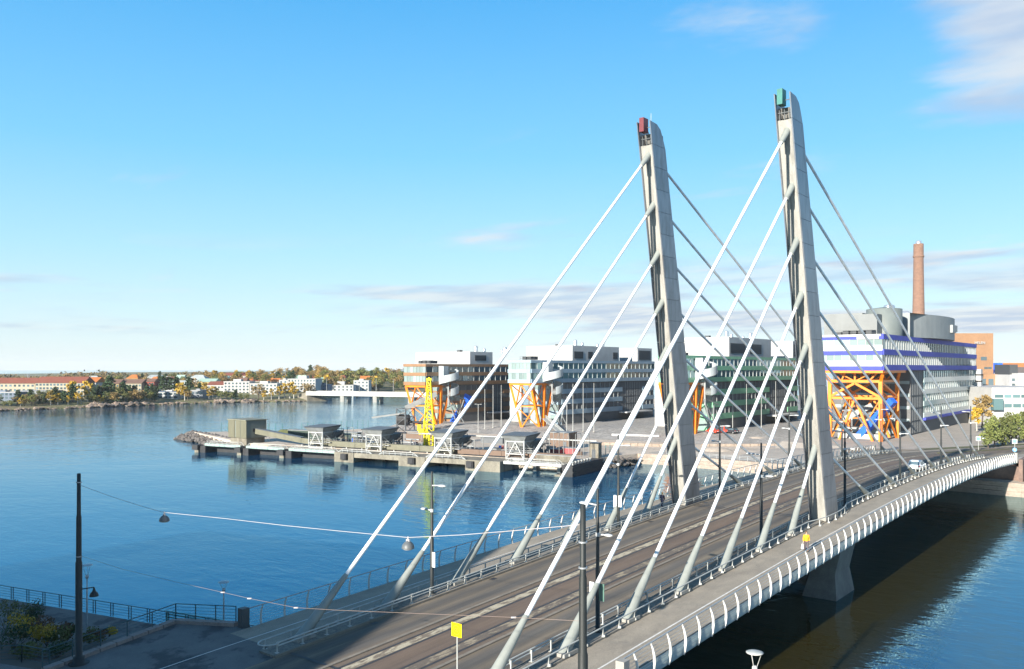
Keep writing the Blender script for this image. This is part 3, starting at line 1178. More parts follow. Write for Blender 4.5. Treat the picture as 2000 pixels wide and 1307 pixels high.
def office(label, x1, w, s0, s1, s_low, zb, zt, sp_front, sp_side, gl_front, gl_side, p_edge, p_left, p_end, p_v, p2=None, louv=((2, 9, 1.5, 4.0),)):
    t = thing('office_building', label, 'office building', (x1, s0, 3.5), 0, 'glass office blocks on orange steel legs')
    x0 = x1 - w
    # upper block and lower block cores
    MB().box(x0 + 0.12, x1 - 0.12, s0 + 0.12, s1, zb, zt).build('upper_block', M_ROOF, t)
    MB().box(x1 - 15, x1 - 0.5, s_low + 0.1, s1, 2.6, zb - 0.02).build('lower_block', M_ROOF, t)
    MB().box(x0 - 0.1, x1 + 0.15, s0 - 0.15, s1, zt - 0.9, zt).build('parapet', sp_side, t)
    MB().box(x0 - 0.16, x1 - 0.02, s0 - 0.21, s0 - 0.151, zt - 0.9, zt - 0.004).build('parapet_face', sp_front, t)
    facade(t, 'f', s0, x0, x1 - 0.2, zb, zt - 0.9, 2, sp_front, gl_front, 0.36, 1.6)
    facade(t, 's', x1, s0 + 0.3, s1, zb, zt - 0.9, 2, sp_side, gl_side, 0.40, 3.0)
    g = (zb - 0.3 - 7.3) / 3
    facade(t, 's', x1 - 0.5, s_low, s_low + (s1 - s_low) * 0.62, 7.3, zb - 0.3, 3, sp_side, gl_side, 0.46, 3.0)
    facade(t, 's', x1 - 0.5, s_low + (s1 - s_low) * 0.86, s1, 7.3, zb - 0.3, 3, sp_side, gl_side, 0.46, 3.0)
    # tall atrium glazing with slim verticals
    a, b = s_low + (s1 - s_low) * 0.63, s_low + (s1 - s_low) * 0.85
    facade(t, 's', x1 - 0.62, a, b, 7.0, zb - 0.3, 4, M_LOUVRE, G_DARK, 0.06, 1.7, mull=M_STAIR)
    facade(t, 's', x1 - 0.7, s_low, s1, 3.4, 7.0, 1, M_ROOF, G_TEAL, 0.12, 2.9)
    MB().box(x1 - 0.4, x1 + 3.2, a - 3, b + 2, 6.5, 6.95).build('canopy', M_WHITE, t)
    facade(t, 'f', s_low, x1 - 14, x1 - 0.7, 3.4, zb - 0.4, 4, sp_front, gl_front, 0.4, 2.2)
    # roof plant, placed by its edges
    e = on_x(p_edge, p_v, x1 - 3)
    l = on_y(p_left, p_v, e.y)
    q = on_x(p_end, p_v, x1 - 3)
    hh = e.z - zt
    MB().box(l.x - 0.5, x0 + 0.1, e.y - 0.5, s1, zb, zt).build('rear_wing', M_PLANT, t)
    plant_box(t, l.x, x1 - 3, e.y, q.y, zt, hh, M_WHITE, [(e.y + c0 * (q.y - e.y) / 12, e.y + c1 * (q.y - e.y) / 12, c2 * hh / 5.5, c3 * hh / 5.5) for c0, c1, c2, c3 in louv])
    if p2:
        u0, u1, u2 = p2
        a_, b_ = on_x(u1, p_v, x1 - 1.5), on_x(u2, p_v, x1 - 1.5)
        l_ = on_y(u0, p_v, a_.y)
        plant_box(t, l_.x, x1 - 1.5, a_.y, b_.y, zt, hh * 0.98, M_WHITE, [(a_.y + 1, b_.y - 1, 0.6, hh * 0.8)])
    chillers(t, x0 + 2, x1 - 2.5, s0 + 5, s0 + 9, zt)
    vents(t, [(x1 - 8, e.y + 9, zt + hh, 0.7, 2.4), (x1 - 9, e.y + 15, zt + hh, 0.6, 1.6), (x1 - 6, e.y + 24, zt + hh, 0.8, 2.2), (x1 - 10, e.y + 27, zt + hh, 0.5, 1.3)])
    m = MB().box(x1 - 14, x1 - 12.5, e.y + 5, e.y + 6.5, zt + hh, zt + hh + 0.8)
    m.build('roof_hatch', M_LOUVRE, t)
    # orange legs below the nose
    yb = s0 + 13
    Az = 3.3
    top = zb - 0.35
    fl, fr = Vector((x0 + 0.4, s0 + 0.5, top)), Vector((x1 - 0.4, s0 + 0.5, top))
    bl, br = Vector((x0 + 0.4, yb, top)), Vector((x1 - 0.4, yb, top))
    mid = lerp(Az, top, 0.5)
    a1, b1 = Vector((x0 + 3.2, s0 + 3.0, Az)), Vector((x1 - 1.2, s0 + 6.5, Az))
    c1 = Vector((x0 + 4.4, s0 + 11, Az))

    def legpart(p, q, wd):
        MB().beam(p, q, wd, wd).build('leg', M_ORANGE, t)
    legpart(fl, a1, 0.72)
    legpart(bl, c1, 0.6)
    legpart(fr, b1, 0.72)
    legpart(Vector((x1 - 0.5, s0 + 8.0, top)), Vector((x1 - 0.9, s0 + 8.0, Az)), 0.8)
    legpart(br, Vector((x1 - 0.9, s0 + 8.2, Az)), 0.7)
    am = fl.lerp(a1, 0.5)
    bm = fr.lerp(b1, 0.5)
    cm = bl.lerp(c1, 0.5)
    dm = Vector((x1 - 0.7, s0 + 8.0, mid))
    for p, q, wd in ((am, bm, 0.45), (bm, dm, 0.45), (am, cm, 0.4), (cm, dm, 0.4), (fl.lerp(fr, 0.5), am, 0.35), (fl.lerp(fr, 0.5), bm, 0.35), (am, b1, 0.3), (bm, a1, 0.35), (dm, b1, 0.3), (fr, dm, 0.3), (cm, a1, 0.3), (bl.lerp(br, 0.5), cm, 0.3), (bl.lerp(br, 0.5), dm, 0.3), (fl, cm, 0.28), (fr, cm, 0.28), (am, c1, 0.28), (bl, am, 0.28)):
        MB().beam(p, q, wd, wd).build('brace', M_ORANGE, t)
    for p, q in ((fl, fr), (bl, br), (fl, bl), (fr, br)):
        MB().beam(p, q, 0.7, 0.7).build('top_beam', M_ORANGE, t)
    # spiral stair at the corner of the nose, with its upper cabin
    stair_drum(t, x1 + 1.6, s0 + 9.5, 3.6, zb - 3.8, zt - 4.2, 1.35)
    MB().box(x1 + 0.3, x1 + 2.6, s0 + 6.0, s0 + 8.4, zt - 5.0, zt - 0.7).build('stair_cabin', M_STAIR, t)
    m = MB()
    for p, q in (((x1 + 3, s0 + 12, 4), (x1 - 0.5, s0 + 20, 12)), ((x1 + 3, s0 + 12, 4), (x1 + 1.5, s0 + 9, 14)), ((x1 + 3, s0 + 16, 4), (x1 + 1.5, s0 + 10, 13)), ((x1 + 2, s0 + 18, 12), (x1 + 1.5, s0 + 10, 14.2))):
        m.beam(p, q, 0.25, 0.25)
    m.build('stair_prop', M_PLANT, t)
    return t


office('brown-banded office block on orange legs behind the yellow crane, leftmost of the row', -165, 10.6, 117, 163, 135, 17.3, 24.6, SP_BRN, SP_BRN, G_PALE, G_DARK, 918, 812, 962, 687, louv=((2.5, 8.5, 1.6, 4.0),))
office('steel-blue banded office block on orange legs, second from left in the row', -128.5, 9.4, 128, 209, 146, 18.3, 25.8, SP_BLU, SP_BLU, G_PALE, G_TEAL, 1118, 1028, 1209, 675, (1210, 1245, 1273), louv=((0.4, 2.6, 0.8, 3.4), (3.8, 5.0, 0.8, 3.4), (10.3, 11.6, 0.8, 3.4)))
office('green-banded office block on orange legs seen between the two bridge pylons', -76.2, 9.0, 133, 224, 152, 19.0, 26.9, SP_GRN, SP_GRN, G_PALE, G_TEAL, 1424, 1332, 1506, 658, (1506, 1548, 1556), louv=((0.3, 4.4, 1.0, 3.8), (5.6, 9, 1.0, 3.8)))

# the large blue-and-white block
X1, SQ = -23.7, 140.0
t = thing('office_building', 'blue and white glass office block on a big orange frame, right of both pylons', 'office building', (X1, SQ, 3.7), 0, 'glass office blocks on orange steel legs')
x0 = X1 - 16.4
zb, zt = 22.6, 32.0
MB().box(x0 + 0.12, X1 - 0.12, SQ + 0.12, 261, zb, zt).build('upper_block', M_ROOF, t)
MB().box(x0 - 4.5, x0 + 0.1, SQ + 15, 261, zb, zt - 0.2).build('rear_wing', M_WHITE, t)
MB().box(x0 - 6, X1 - 0.6, 170, 261, 2.6, zb - 0.02).build('lower_block', M_ROOF, t)
facade(t, 'f', SQ, x0, X1 - 0.2, zb, zt - 1.3, 2, SP_COB, G_PALE, 0.62, 2.0, white=M_WHITE, mull=M_WHITE)
facade(t, 's', X1, SQ + 0.3, 261, zb, zt - 1.3, 2, SP_COB, G_DARK, 0.36, 2.4)
MB().box(x0 - 0.1, X1 + 0.15, SQ - 0.15, 261.1, zt - 1.3, zt).build('parapet', SP_COB, t)
MB().box(x0 - 0.14, X1 - 0.5, SQ - 0.22, SQ - 0.152, zt - 0.55, zt - 0.004).build('parapet_face', M_WHITE, t)
for a_, b_ in ((9.9, 15.4),):
    MB().box(x0 + a_, x0 + b_, SQ - 0.24, SQ - 0.152, zt - 1.3, zt - 0.56).build('sign_board', M_WHITE, t)
SP_WHT = mat('spandrel_frosted', (0.30, 0.37, 0.37), (0.25, 0.31, 0.31), nscale=0.3, rough=0.15)
facade(t, 's', X1 - 0.4, 184, 261, 8.4, zb - 0.2, 4, SP_WHT, G_TEAL, 0.42, 2.8)
facade(t, 's', X1 - 0.7, 170, 183.6, 4.2, zb - 0.2, 5, M_LOUVRE, G_DARK, 0.06, 1.9, mull=M_PLANT)
facade(t, 's', X1 - 0.9, 184, 261, 4.2, 7.6, 1, M_ROOF, G_TEAL, 0.14, 2.8)
MB().box(X1 - 0.8, X1 + 0.25, 184, 261, 7.62, 8.38).build('spandrel', SP_COB, t)
facade(t, 'f', 170, x0 - 6, X1 - 1, 4.2, zb - 0.4, 5, SP_WHT, G_DARK, 0.25, 2.6, mull=M_PLANT)
for a_, zz_ in ((150.0, 5.0),):
    pass
# end wall with stacked balconies
for i in range(8):
    MB().box(X1 - 1.5, X1 + 1.5, 261.2, 264.5, 4.5 + 2.35 * i, 6.3 + 2.35 * i).build('balcony', M_WHITE, t)
# roof: drums and plant
mat('roof_grey', (0.16, 0.17, 0.17), nscale=0.3, rough=0.6)
MB().box(x0 - 4, -33.5, 156, 195, zt, zt + 6.6).build('roof_plant', MATS['roof_grey'], t)
MB().box(-33.45, -28.5, 152, 156.5, zt, zt + 6.0).build('roof_plant', MATS['roof_grey'], t)
MB().box(x0 + 1, -33.0, 155.2, 155.9, zt, zt + 6.0).build('plant_screen', MATS['roof_grey'], t)
MB().lathe((-29.2, 161.5, zt), [(4.7, 0), (4.7, 7.7), (4.3, 7.8), (0.5, 8.3)], 40).build('roof_drum', mat('drum_grey', (0.13, 0.15, 0.145), nscale=0.4, rough=0.6), t)
P = [(-24.5, 170, zt + 0.06)]
for i in range(25):
    a = -pi / 2 + pi * i / 24 * 0.86
    P.append((-31.5 + 11.2 * cos(a), 200 + 30 * sin(a), zt + 0.06))
dr = MB().prism(P + [(-42, 228, zt + 0.06), (-42, 172, zt + 0.06)], (0, 0, 6.9))
o = dr.build('curved_plant', mat('curved_plant_grey', (0.19, 0.21, 0.215), nscale=0.3, rough=0.55), t)
MB().box(-22.0, -19.6, 201, 206, zt + 2.2, zt + 4.6).build('cooling_box', M_PLANT, o)
MB().box(-22.2, -20.6, 211, 213, zt + 2.8, zt + 4.8).build('cooling_box', M_PLANT, o)
vents(t, [(-34, 206, zt + 6.9, 1.2, 2.6), (-36.5, 214, zt + 6.9, 1.3, 3.4), (-33.5, 183, zt + 6.9, 1.6, 3.6), (-27.8, 160, zt + 8, 0.5, 0.9)])
chillers(t, x0 + 3, X1 - 2, SQ + 4, SQ + 8, zt)
# frame: four posts, portal beams, knee and diagonal braces
Lx, Rx = x0 + 2.0, X1 - 1.4
fy, by = SQ + 3.0, SQ + 19.0
zt_, z1_, z2_ = zb - 0.3, 19.7, 15.2
for x in (Lx, Rx):
    for y in (fy, by):
        MB().beam((x, y, 3.2), (x, y, z1_), 0.95, 0.95).build('leg', M_ORANGE, t)
br = []
for y in (fy, by):
    br += [((Lx, y, z1_), (Rx, y, z1_), 0.85), ((Lx, y, z2_), (Rx, y, z2_), 0.75)]
    mx_ = (Lx + Rx) / 2
    br += [((Lx, y, z1_), (x0 + 0.3, y - 2, zt_), 0.8), ((Rx, y, z1_), (X1 - 0.3, y - 2, zt_), 0.8)]
    br += [((mx_, y, z1_ - 0.5), (Lx, y, z2_ + 0.3), 0.7), ((mx_, y, z1_ - 0.5), (Rx, y, z2_ + 0.3), 0.7)]
    br += [((mx_, y, z2_), (Lx + 2.2, y, 3.4), 0.65), ((mx_, y, z2_), (Rx - 1.8, y, 3.4), 0.65)]
    br += [((Lx + 3, y, z1_), (mx_ - 2.5, y, zt_), 0.4), ((Rx - 3, y, z1_), (mx_ + 2.5, y, zt_), 0.4), ((mx_, y, z1_), (mx_, y, zt_), 0.5), ((Lx + 3, y, z1_), (Lx + 0.5, y, zt_), 0.4), ((Rx - 3, y, z1_), (Rx - 0.5, y, zt_), 0.4)]
for x in (Lx, Rx):
    br += [((x, fy, z1_), (x, by, z1_), 0.7), ((x, fy, z2_), (x, by, z2_), 0.6), ((x, fy, z2_), (x, by, 3.6), 0.6), ((x, by, z2_), (x, fy, 3.6), 0.6), ((x, fy, z1_), (x, by, z2_), 0.6)]
mx_ = (Lx + Rx) / 2
for y in (fy, by):
    br += [((Lx, y, 9.0), (mx_ - 2.6, y, 9.0), 0.3), ((mx_, y, z1_), (Lx + 1.5, y, zt_), 0.3), ((mx_, y, z1_), (Rx - 1.5, y, zt_), 0.3), ((Lx, y, z2_), (Lx + 3.2, y, 9.5), 0.3), ((Rx, y, z2_), (Rx - 3.2, y, 9.5), 0.3), ((Lx, y, 4.0), (Lx + 3.2, y, 9.5), 0.3)]
for x in (mx_ - 4, mx_ + 4):
    br += [((x, fy, z1_), (x, by, z1_), 0.35), ((x, fy, z2_), (x, by, z2_), 0.35), ((x, fy, z1_), (x, by, z2_), 0.3)]
for p, q, wd in br:
    wd *= 0.85
    MB().beam(p, q, wd, wd).build('brace', M_ORANGE, t)
for p, q in (((x0, SQ + 0.5, zt_), (X1, SQ + 0.5, zt_)), ((x0, SQ + 22, zt_), (X1, SQ + 22, zt_)), ((x0 + 0.4, SQ, zt_), (x0 + 0.4, SQ + 22, zt_)), ((X1 - 0.4, SQ, zt_), (X1 - 0.4, SQ + 22, zt_))):
    MB().beam(p, q, 0.8, 0.8).build('top_beam', M_ORANGE, t)
a_, b_ = on_z(1672, 860, 3.4), on_x(1745, 782, X1 + 0.5)
MB().beam((a_.x, a_.y, 3.4), (b_.x, b_.y, b_.z), 2.2, 1.8).build('blue_strut', M_BLUE, t)
MB().box(x0 + 1, X1 - 4, SQ + 14, SQ + 17, 11.0, 11.5).build('walkway', M_PLANT, t)
MB().box(x0 + 1, X1 - 4, SQ + 14, SQ + 17, 6.2, 6.7).build('walkway', M_PLANT, t)
MB().box(x0 + 2, X1 - 2, SQ + 9, SQ + 11, 3.3, 5.3).build('low_wall', M_WHITE, t)
MB().beam((x0 + 3, SQ + 11, 9), (x0 + 10, SQ + 13, 13), 1.2, 1.4).build('stair_flight', M_PLANT, t)

# slanting blue slab in front of the leftmost block
a_, b_ = on_z(886, 829, 3.0), None
b_ = ray(913, 771, (a_ - Vector((CX, CY, CH))).dot(Vector((-sin(PSI), cos(PSI), 0))) + 1.5)
m = MB().beam(a_, b_, 2.4, 3.0)
tag(m.build('leaning_slab', M_BLUE), 'tall leaning blue box column on the cobbled bank beside the yellow crane', 'sculpture')

# white walls between the blocks (gables of lower buildings behind)
for u0, u1, v0, v1, y, lab in ((996, 1018, 752, 835, 150, 'tall plain white end wall behind the steel-blue block legs'), (1279, 1302, 700, 842, 160, 'tall plain white end wall left of the green block')):
    a_, b_ = on_y(u0, v0, y), on_y(u1, v0, y)
    tag(MB().box(a_.x, b_.x, y, y + 1.2, 3, a_.z).build('gable_wall', M_WHITE), lab, 'wall')

# ------------------------------------------------------------------ power station, chimney, far right buildings
M_BRICK = mat('brick_tan', (0.27, 0.155, 0.083), (0.235, 0.133, 0.072), nscale=0.2, rough=0.9, fine=0.1, fscale=2)
M_BRICK_D = mat('brick_chimney', (0.20, 0.115, 0.078), (0.155, 0.09, 0.064), scale=(1, 1, 3), nscale=0.4, rough=0.9, fine=0.12, fscale=1.5)
ch = thing('factory_chimney', 'tall tapering brick factory chimney behind the blue and white block', 'chimney', (-57, 319.5, 3))
c = (-57, 319.5, 3)
MB().lathe(c, [(3.3, 0), (2.05, 69.5), (2.0, 69.5)], 28).build('shaft', M_BRICK_D, ch)
MB().lathe(c, [(2.1, 69.5), (2.35, 69.7), (2.35, 70.3), (2.1, 70.4), (2.1, 75.6), (1.9, 75.6)], 28).build('crown', M_BRICK_D, ch)
MB().lathe(c, [(1.2, 75.5), (1.2, 76.8), (0.3, 77.2)], 14).build('cap', M_STEEL, ch)


def block(name, label, cat, u0, u1, vt, dep, zbase, depth, mt, win=None, group=None, gl=None, roof=None):
    """box-shaped building whose lit front spans u0..u1 at distance dep; win = list of (u0,u1,v0,v1)"""
    a, b = ray(u0, vt, dep), ray(u1, vt, dep)
    d = (b - a)
    d.z = 0
    d.normalize()
    n_ = Vector((-d.y, d.x, 0))
    t = thing(name, label, cat, (a.x, a.y, zbase), 0, group)
    P = [a, b, b + n_ * depth, a + n_ * depth]
    MB().hexa([(p.x, p.y, zbase) for p in P] + [(p.x, p.y, a.z) for p in P]).build('wall', mt, t)
    if roof:
        MB().hexa([(p.x, p.y, a.z + 0.01) for p in P] + [(p.x, p.y, a.z + 0.5) for p in P]).build('roof', roof, t)
    for (q0, q1, r0, r1) in (win or []):
        e, f = ray(q0, r0, dep), ray(q1, r0, dep)
        z1, z0 = e.z, ray(q0, r1, dep).z
        k = max(1, int(round((f - e).length / 2.2)))
        for i in range(k):
            g0, g1 = e.lerp(f, (i + 0.05) / k) - n_ * 0.05, e.lerp(f, (i + 0.95) / k) - n_ * 0.05
            h0, h1 = g0 + n_ * 0.2, g1 + n_ * 0.2
            MB().hexa([(p.x, p.y, z0) for p in (g0, g1, h1, h0)] + [(p.x, p.y, z1) for p in (g0, g1, h1, h0)]).build('window', gl or G_DARK, t)
    return t


bk = block('power_station', 'tall tan brick power station block right of the blue and white offices', 'power station', 1862, 1940, 651, 370, 3, 30, M_BRICK, [(1915, 1928, 697, 704), (1922, 1937, 717, 721)])
# white rooftop name on the brick wall
dd = 369.6
cu = bpy.data.curves.new('lettering', 'FONT')
cu.body = 'HELEN'
cu.extrude = 0.08
cu.size = 1.55
tmp = bpy.data.objects.new('tmp', cu)
C.objects.link(tmp)
bpy.context.view_layer.update()
lme = bpy.data.meshes.new_from_object(tmp.evaluated_get(bpy.context.evaluated_depsgraph_get()))
bpy.data.objects.remove(tmp)
bpy.data.curves.remove(cu)
lme.materials.clear()
lme.materials.append(M_WHITE)
lo = bpy.data.objects.new('lettering', lme)
C.objects.link(lo)
lo.parent = bk
lo.location = ray(1903.5, 672, dd - 0.25) - off(bk)
lo.rotation_euler = (pi / 2, 0, PSI)
block('power_station', 'lower brick wing with tall windows below the tall power station block', 'power station', 1908, 1974, 731, 330, 3, 25, M_BRICK, [(1918, 1926, 740, 756), (1930, 1941, 740, 756), (1944, 1952, 740, 756), (1918, 1936, 762, 765), (1918, 1936, 772, 776)])
block('warehouse', 'dark-roofed hall at the right edge behind the brick wing', 'warehouse', 1943, 2060, 717, 420, 3, 30, mat('dark_cladding', (0.10, 0.085, 0.085), nscale=0.3, rough=0.6))
block('warehouse', 'orange-brown hall at the right edge above the dark roofs', 'warehouse', 1958, 2080, 709, 470, 3, 30, mat('rust_cladding', (0.38, 0.13, 0.045), nscale=0.2, rough=0.7))
block('rooftop_hut', 'cobalt blue plant hut standing above the dark hall roof', 'plant room', 1948, 1958.5, 709, 415, 3, 8, M_BLUE)
block('tank', 'dark twin silo block on the roof of the white annex', 'silo', 1972, 1988, 712, 322, 3, 10, M_LOUVRE)
block('annex', 'narrow white annex beside the brick wing at the right edge', 'annex', 1973, 1988, 732, 320, 3, 16, M_WHITE, [(1976, 1984, 739, 745), (1976, 1985, 749, 755)])
block('annex', 'plain tall white annex at the right edge of the picture', 'annex', 1988.5, 2050, 729, 318, 3, 16, M_WHITE)
wo = block('white_office', 'low white office with green window bands at the right edge', 'office building', 1937, 2090, 757, 290, 3, 40, M_WHITE, [(1942, 1960, 771, 777), (1961, 1976, 771, 777), (1977.5, 1993, 771, 777), (1994, 2040, 771, 777), (1961, 1977, 789, 796), (1978, 1995, 789, 796), (1996, 2040, 789, 796)], gl=G_TEAL)
a_, b_ = ray(1941, 779, 288), ray(1960, 779, 288)
MB().hexa([(a_.x, a_.y, 9.0), (b_.x, b_.y, 9.0), (b_.x - 1.2, b_.y + 1.6, 9.0), (a_.x - 1.2, a_.y + 1.6, 9.0), (a_.x, a_.y, 12.8), (b_.x, b_.y, 12.8), (b_.x - 1.2, b_.y + 1.6, 12.8), (a_.x - 1.2, a_.y + 1.6, 12.8)]).build('bay_window', G_TEAL, wo)

# low walls and paths on the sandy bank
for pts, h, mt, lab in (([on_z(1195, 853, 2.6), on_z(1288, 856, 2.6)], 0.9, M_WHITE, 'low white concrete wall on the sandy bank left of the left pylon'), ([on_z(1165, 869, 2.41), on_z(1330, 874, 2.41)], 0.8, M_STONE, 'long low pinkish wall across the sandy bank behind the left pylon'), ([on_z(1370, 872, 2.41), on_z(1560, 872, 2.41)], 0.7, M_STONE, 'low pinkish wall on the sandy bank between the two pylons')):
    p, q = pts
    m = MB()
    n = 12
    for i in range(n):
        a_, b_ = p.lerp(q, i / n + 0.002), p.lerp(q, (i + 1) / n - 0.002)
        m.beam(a_ + Vector((0, 0, h / 2)), b_ + Vector((0, 0, h / 2)), 0.6, h)
    tag(m.build('low_wall', mt), lab, 'wall')
P = [(-66, 93.5), (-20, 90.2), (-20, 95.2), (-66, 98.5)]
MB().sheet([(x, y, 2.412) for x, y in P]).build('path', M_PAVE, kind='structure')
m = MB()
t = thing('railing', 'thin grey railing along the top of the far stone quay wall', 'railing', (-60, 92.2, 2.4))
for i in range(30):
    x = -60 + i * 1.9
    MB().beam((x, 92.0 - (x + 60) * 0.07, 2.4), (x, 92.0 - (x + 60) * 0.07, 3.4), 0.06, 0.06).build('post', M_GALV, t)
for h in (2.75, 3.1, 3.4):
    m.beam((-60, 92.0, h), (-4.9, 88.15, h), 0.05, 0.05)
m.build('rail', M_GALV, t)
random.seed(44)
for i, (u, v, r, h) in enumerate(((1480, 862, 5, 1.3), (1400, 880, 4, 0.8), (1560, 868, 6, 1.2))):
    p = on_z(u, v, 2.41)
    prof = [(r, 0), (r * 0.8, h * 0.45), (r * 0.45, h * 0.85), (r * 0.1, h)]
    tag(MB().lathe((p.x, p.y, 2.4), prof, 14).build('sand_heap', M_SAND), ('widest', 'lowest', 'rightmost')[i] + ' low heap of sand on the bank beyond the bridge deck', 'sand heap')


# ------------------------------------------------------------------ unloading dock
DP = Vector((-175.0, 38.0, 0))
DE = Vector((0.983, 0.1815, 0))
DB = Vector((-0.1815, 0.983, 0))
DRZ = math.atan2(DE.y, DE.x)


def D(a, b, z):
    p = DP + DE * a + DB * b
    return Vector((p.x, p.y, z))


def dbox(m, a0, a1, b0, b1, z0, z1):
    return m.hexa([D(a0, b0, z0), D(a1, b0, z0), D(a1, b1, z0), D(a0, b1, z0), D(a0, b0, z1), D(a1, b0, z1), D(a1, b1, z1), D(a0, b1, z1)])


M_DOCKC = mat('dock_concrete', (0.19, 0.172, 0.135), (0.125, 0.113, 0.088), scale=(1, 1, 0.4), nscale=0.5, rough=0.9, fine=0.15, fscale=3, dirt=(0.075, 0.065, 0.05), dscale=0.6, dlo=0.52, dhi=0.72)
M_FENDER = mat('fender_rubber', (0.018, 0.018, 0.02), nscale=2, rough=0.7)
M_TIMBER = mat('tarred_timber', (0.025, 0.025, 0.027), (0.015, 0.015, 0.017), nscale=1, rough=0.8)
M_SHED = mat('shed_sheet', (0.18, 0.17, 0.115), (0.15, 0.142, 0.098), scale=(1, 1, 0.2), nscale=1.2, rough=0.6)
M_SHED_SHADE = mat('shed_sheet_shade', (0.13, 0.14, 0.12), nscale=0.6, rough=0.6)  # darker copy of the sheet colour, shade painted into the side wall
M_CONV = mat('conveyor_cover', (0.135, 0.13, 0.09), (0.10, 0.096, 0.066), nscale=0.6, rough=0.6, dirt=(0.14, 0.125, 0.085), dscale=0.5)
M_WRAIL = mat('white_rail', (0.34, 0.345, 0.335), (0.26, 0.265, 0.255), nscale=1, rough=0.55)
M_AQUA = mat('walkway_aqua', (0.24, 0.32, 0.30), (0.19, 0.26, 0.245), nscale=0.6, rough=0.6)
M_HOP = mat('hopper_grey', (0.22, 0.225, 0.22), (0.165, 0.17, 0.165), nscale=0.5, rough=0.55, dirt=(0.12, 0.105, 0.085), dscale=0.4)
M_HOPD = mat('hopper_dark', (0.09, 0.10, 0.11), nscale=0.5, rough=0.6)
M_YEL = mat('crane_yellow', (0.72, 0.60, 0.01), (0.62, 0.51, 0.01), nscale=0.8, rough=0.45)
M_TEALF = mat('teal_fence', (0.05, 0.16, 0.16), nscale=1, rough=0.6)
M_RED = mat('container_red', (0.27, 0.05, 0.055), nscale=0.5, rough=0.6)
M_BROWN = mat('hut_brown', (0.13, 0.085, 0.06), nscale=0.5, rough=0.7)
M_WEED = mat('weeds', (0.10, 0.10, 0.03), (0.06, 0.07, 0.02), nscale=0.5, rough=0.95, fine=0.3, fscale=3)


def catwalk(a0, a1, b, label, deck, panel=None, zt=2.15):
    t = thing('catwalk', label, 'walkway', D(a0, b, 0), 0, 'white-railed catwalks along the dock front')
    o = MB()
    dbox(o, a0, a1, b, b + 1.4, zt - 0.28, zt)
    o.build('deck', deck, t)
    if panel:
        n = int((a1 - a0) / 1.8)
        for i in range(n):
            q = MB()
            dbox(q, a0 + (a1 - a0) * i / n + 0.04, a0 + (a1 - a0) * (i + 1) / n - 0.04, b - 0.07, b - 0.01, zt - 0.3, zt + 0.35)
            q.build('panel', panel, t)
    for bb in (b, b + 1.4):
        r = MB()
        n = int((a1 - a0 - 2) / 1.8)
        for h in (0.55, 1.05):
            r.beam(D(a0 + 1.2, bb, zt + h), D(a1 - 1.2, bb, zt + h), 0.06, 0.07)
            r.beam(D(a0, bb, zt + 0.1), D(a0 + 1.2, bb, zt + h), 0.06, 0.07)
            r.beam(D(a1 - 1.2, bb, zt + h), D(a1, bb, zt + 0.1), 0.06, 0.07)
        for i in range(n + 1):
            p = a0 + 1.2 + (a1 - a0 - 2.4) * i / n
            r.beam(D(p, bb, zt), D(p, bb, zt + 1.05), 0.06, 0.06)
        r.build('railing', M_WRAIL, t)
    return t


# platform behind the dolphins
m = MB()
dbox(m, 20, 111, 6.0, 13.0, 1.5, 2.3)
for a in range(22, 111, 6):
    dbox(m, a, a + 0.8, 6.4, 7.2, -2, 1.5)
tag(m.build('dock_platform', M_CONC_D), 'long dark concrete platform on piles carrying the conveyor and hoppers', 'platform')
for i, (a, lab) in enumerate(((0, 'dark-faced mooring dolphin at the outer end of the dock'), (16, 'dark-faced mooring dolphin in front of the beige shed'), (31, 'dark-faced mooring dolphin nearest the concrete quay blocks'))):
    t = thing('mooring_dolphin', lab, 'dolphin', D(a, 0, 0), 0, 'dark dolphins at the dock front')
    o = MB()
    dbox(o, a + 0.6, a + 2.6, 0.4, 5.0, -2, 1.9)
    o.build('column', M_TIMBER, t)
    o = MB()
    dbox(o, a - 1.6, a + 0.55, -0.5, 1.6, 0.75, 2.1)
    o.build('fender', M_FENDER, t)
    o = MB()
    dbox(o, a - 0.9, a + 0.55, -0.2, 1.6, -1, 0.74)
    o.build('base', M_DOCKC, t)
    o = MB()
    dbox(o, a + 2.7, a + 13.5 + (i % 2), 4.2, 5.2, -1.0, 1.6)
    o.build('back_wall', M_TIMBER, t)
catwalk(1.5, 15, 1.2, 'aqua-panelled catwalk furthest out on the dock beside the rocks', M_DOCKC, M_AQUA)
catwalk(17, 30.5, 1.2, 'aqua-panelled catwalk in front of the sloping conveyor', M_DOCKC, M_AQUA)
catwalk(32, 47.2, 1.2, 'aqua-panelled catwalk leading to the concrete quay blocks', M_DOCKC, M_AQUA)
cw = []
t = thing('concrete_quay', 'stained tan concrete quay of three blocks joined by beams', 'quay', D(48, 0, 0))
for a0, a1, nm, z0 in ((48, 54, 'block', -0.1), (67.5, 75, 'block', -0.1), (86, 95, 'block', -0.1), (54.02, 67.48, 'beam', 1.25), (75.02, 85.98, 'beam', 1.25)):
    o = MB()
    dbox(o, a0, a1, 0 if nm == 'block' else 0.25, 5.9, z0 - (0.9 if nm == 'block' else 0), 2.4)
    o.build(nm, M_DOCKC, t)
for a in (51.4, 71.5, 87.5):
    o = MB()
    dbox(o, a - 0.9, a + 0.9, -0.75, -0.01, 0.7, 2.15)
    dbox(o, a - 0.7, a + 0.7, -0.95, -0.76, 0.85, 2.0)
    o.build('fender', M_FENDER, t)
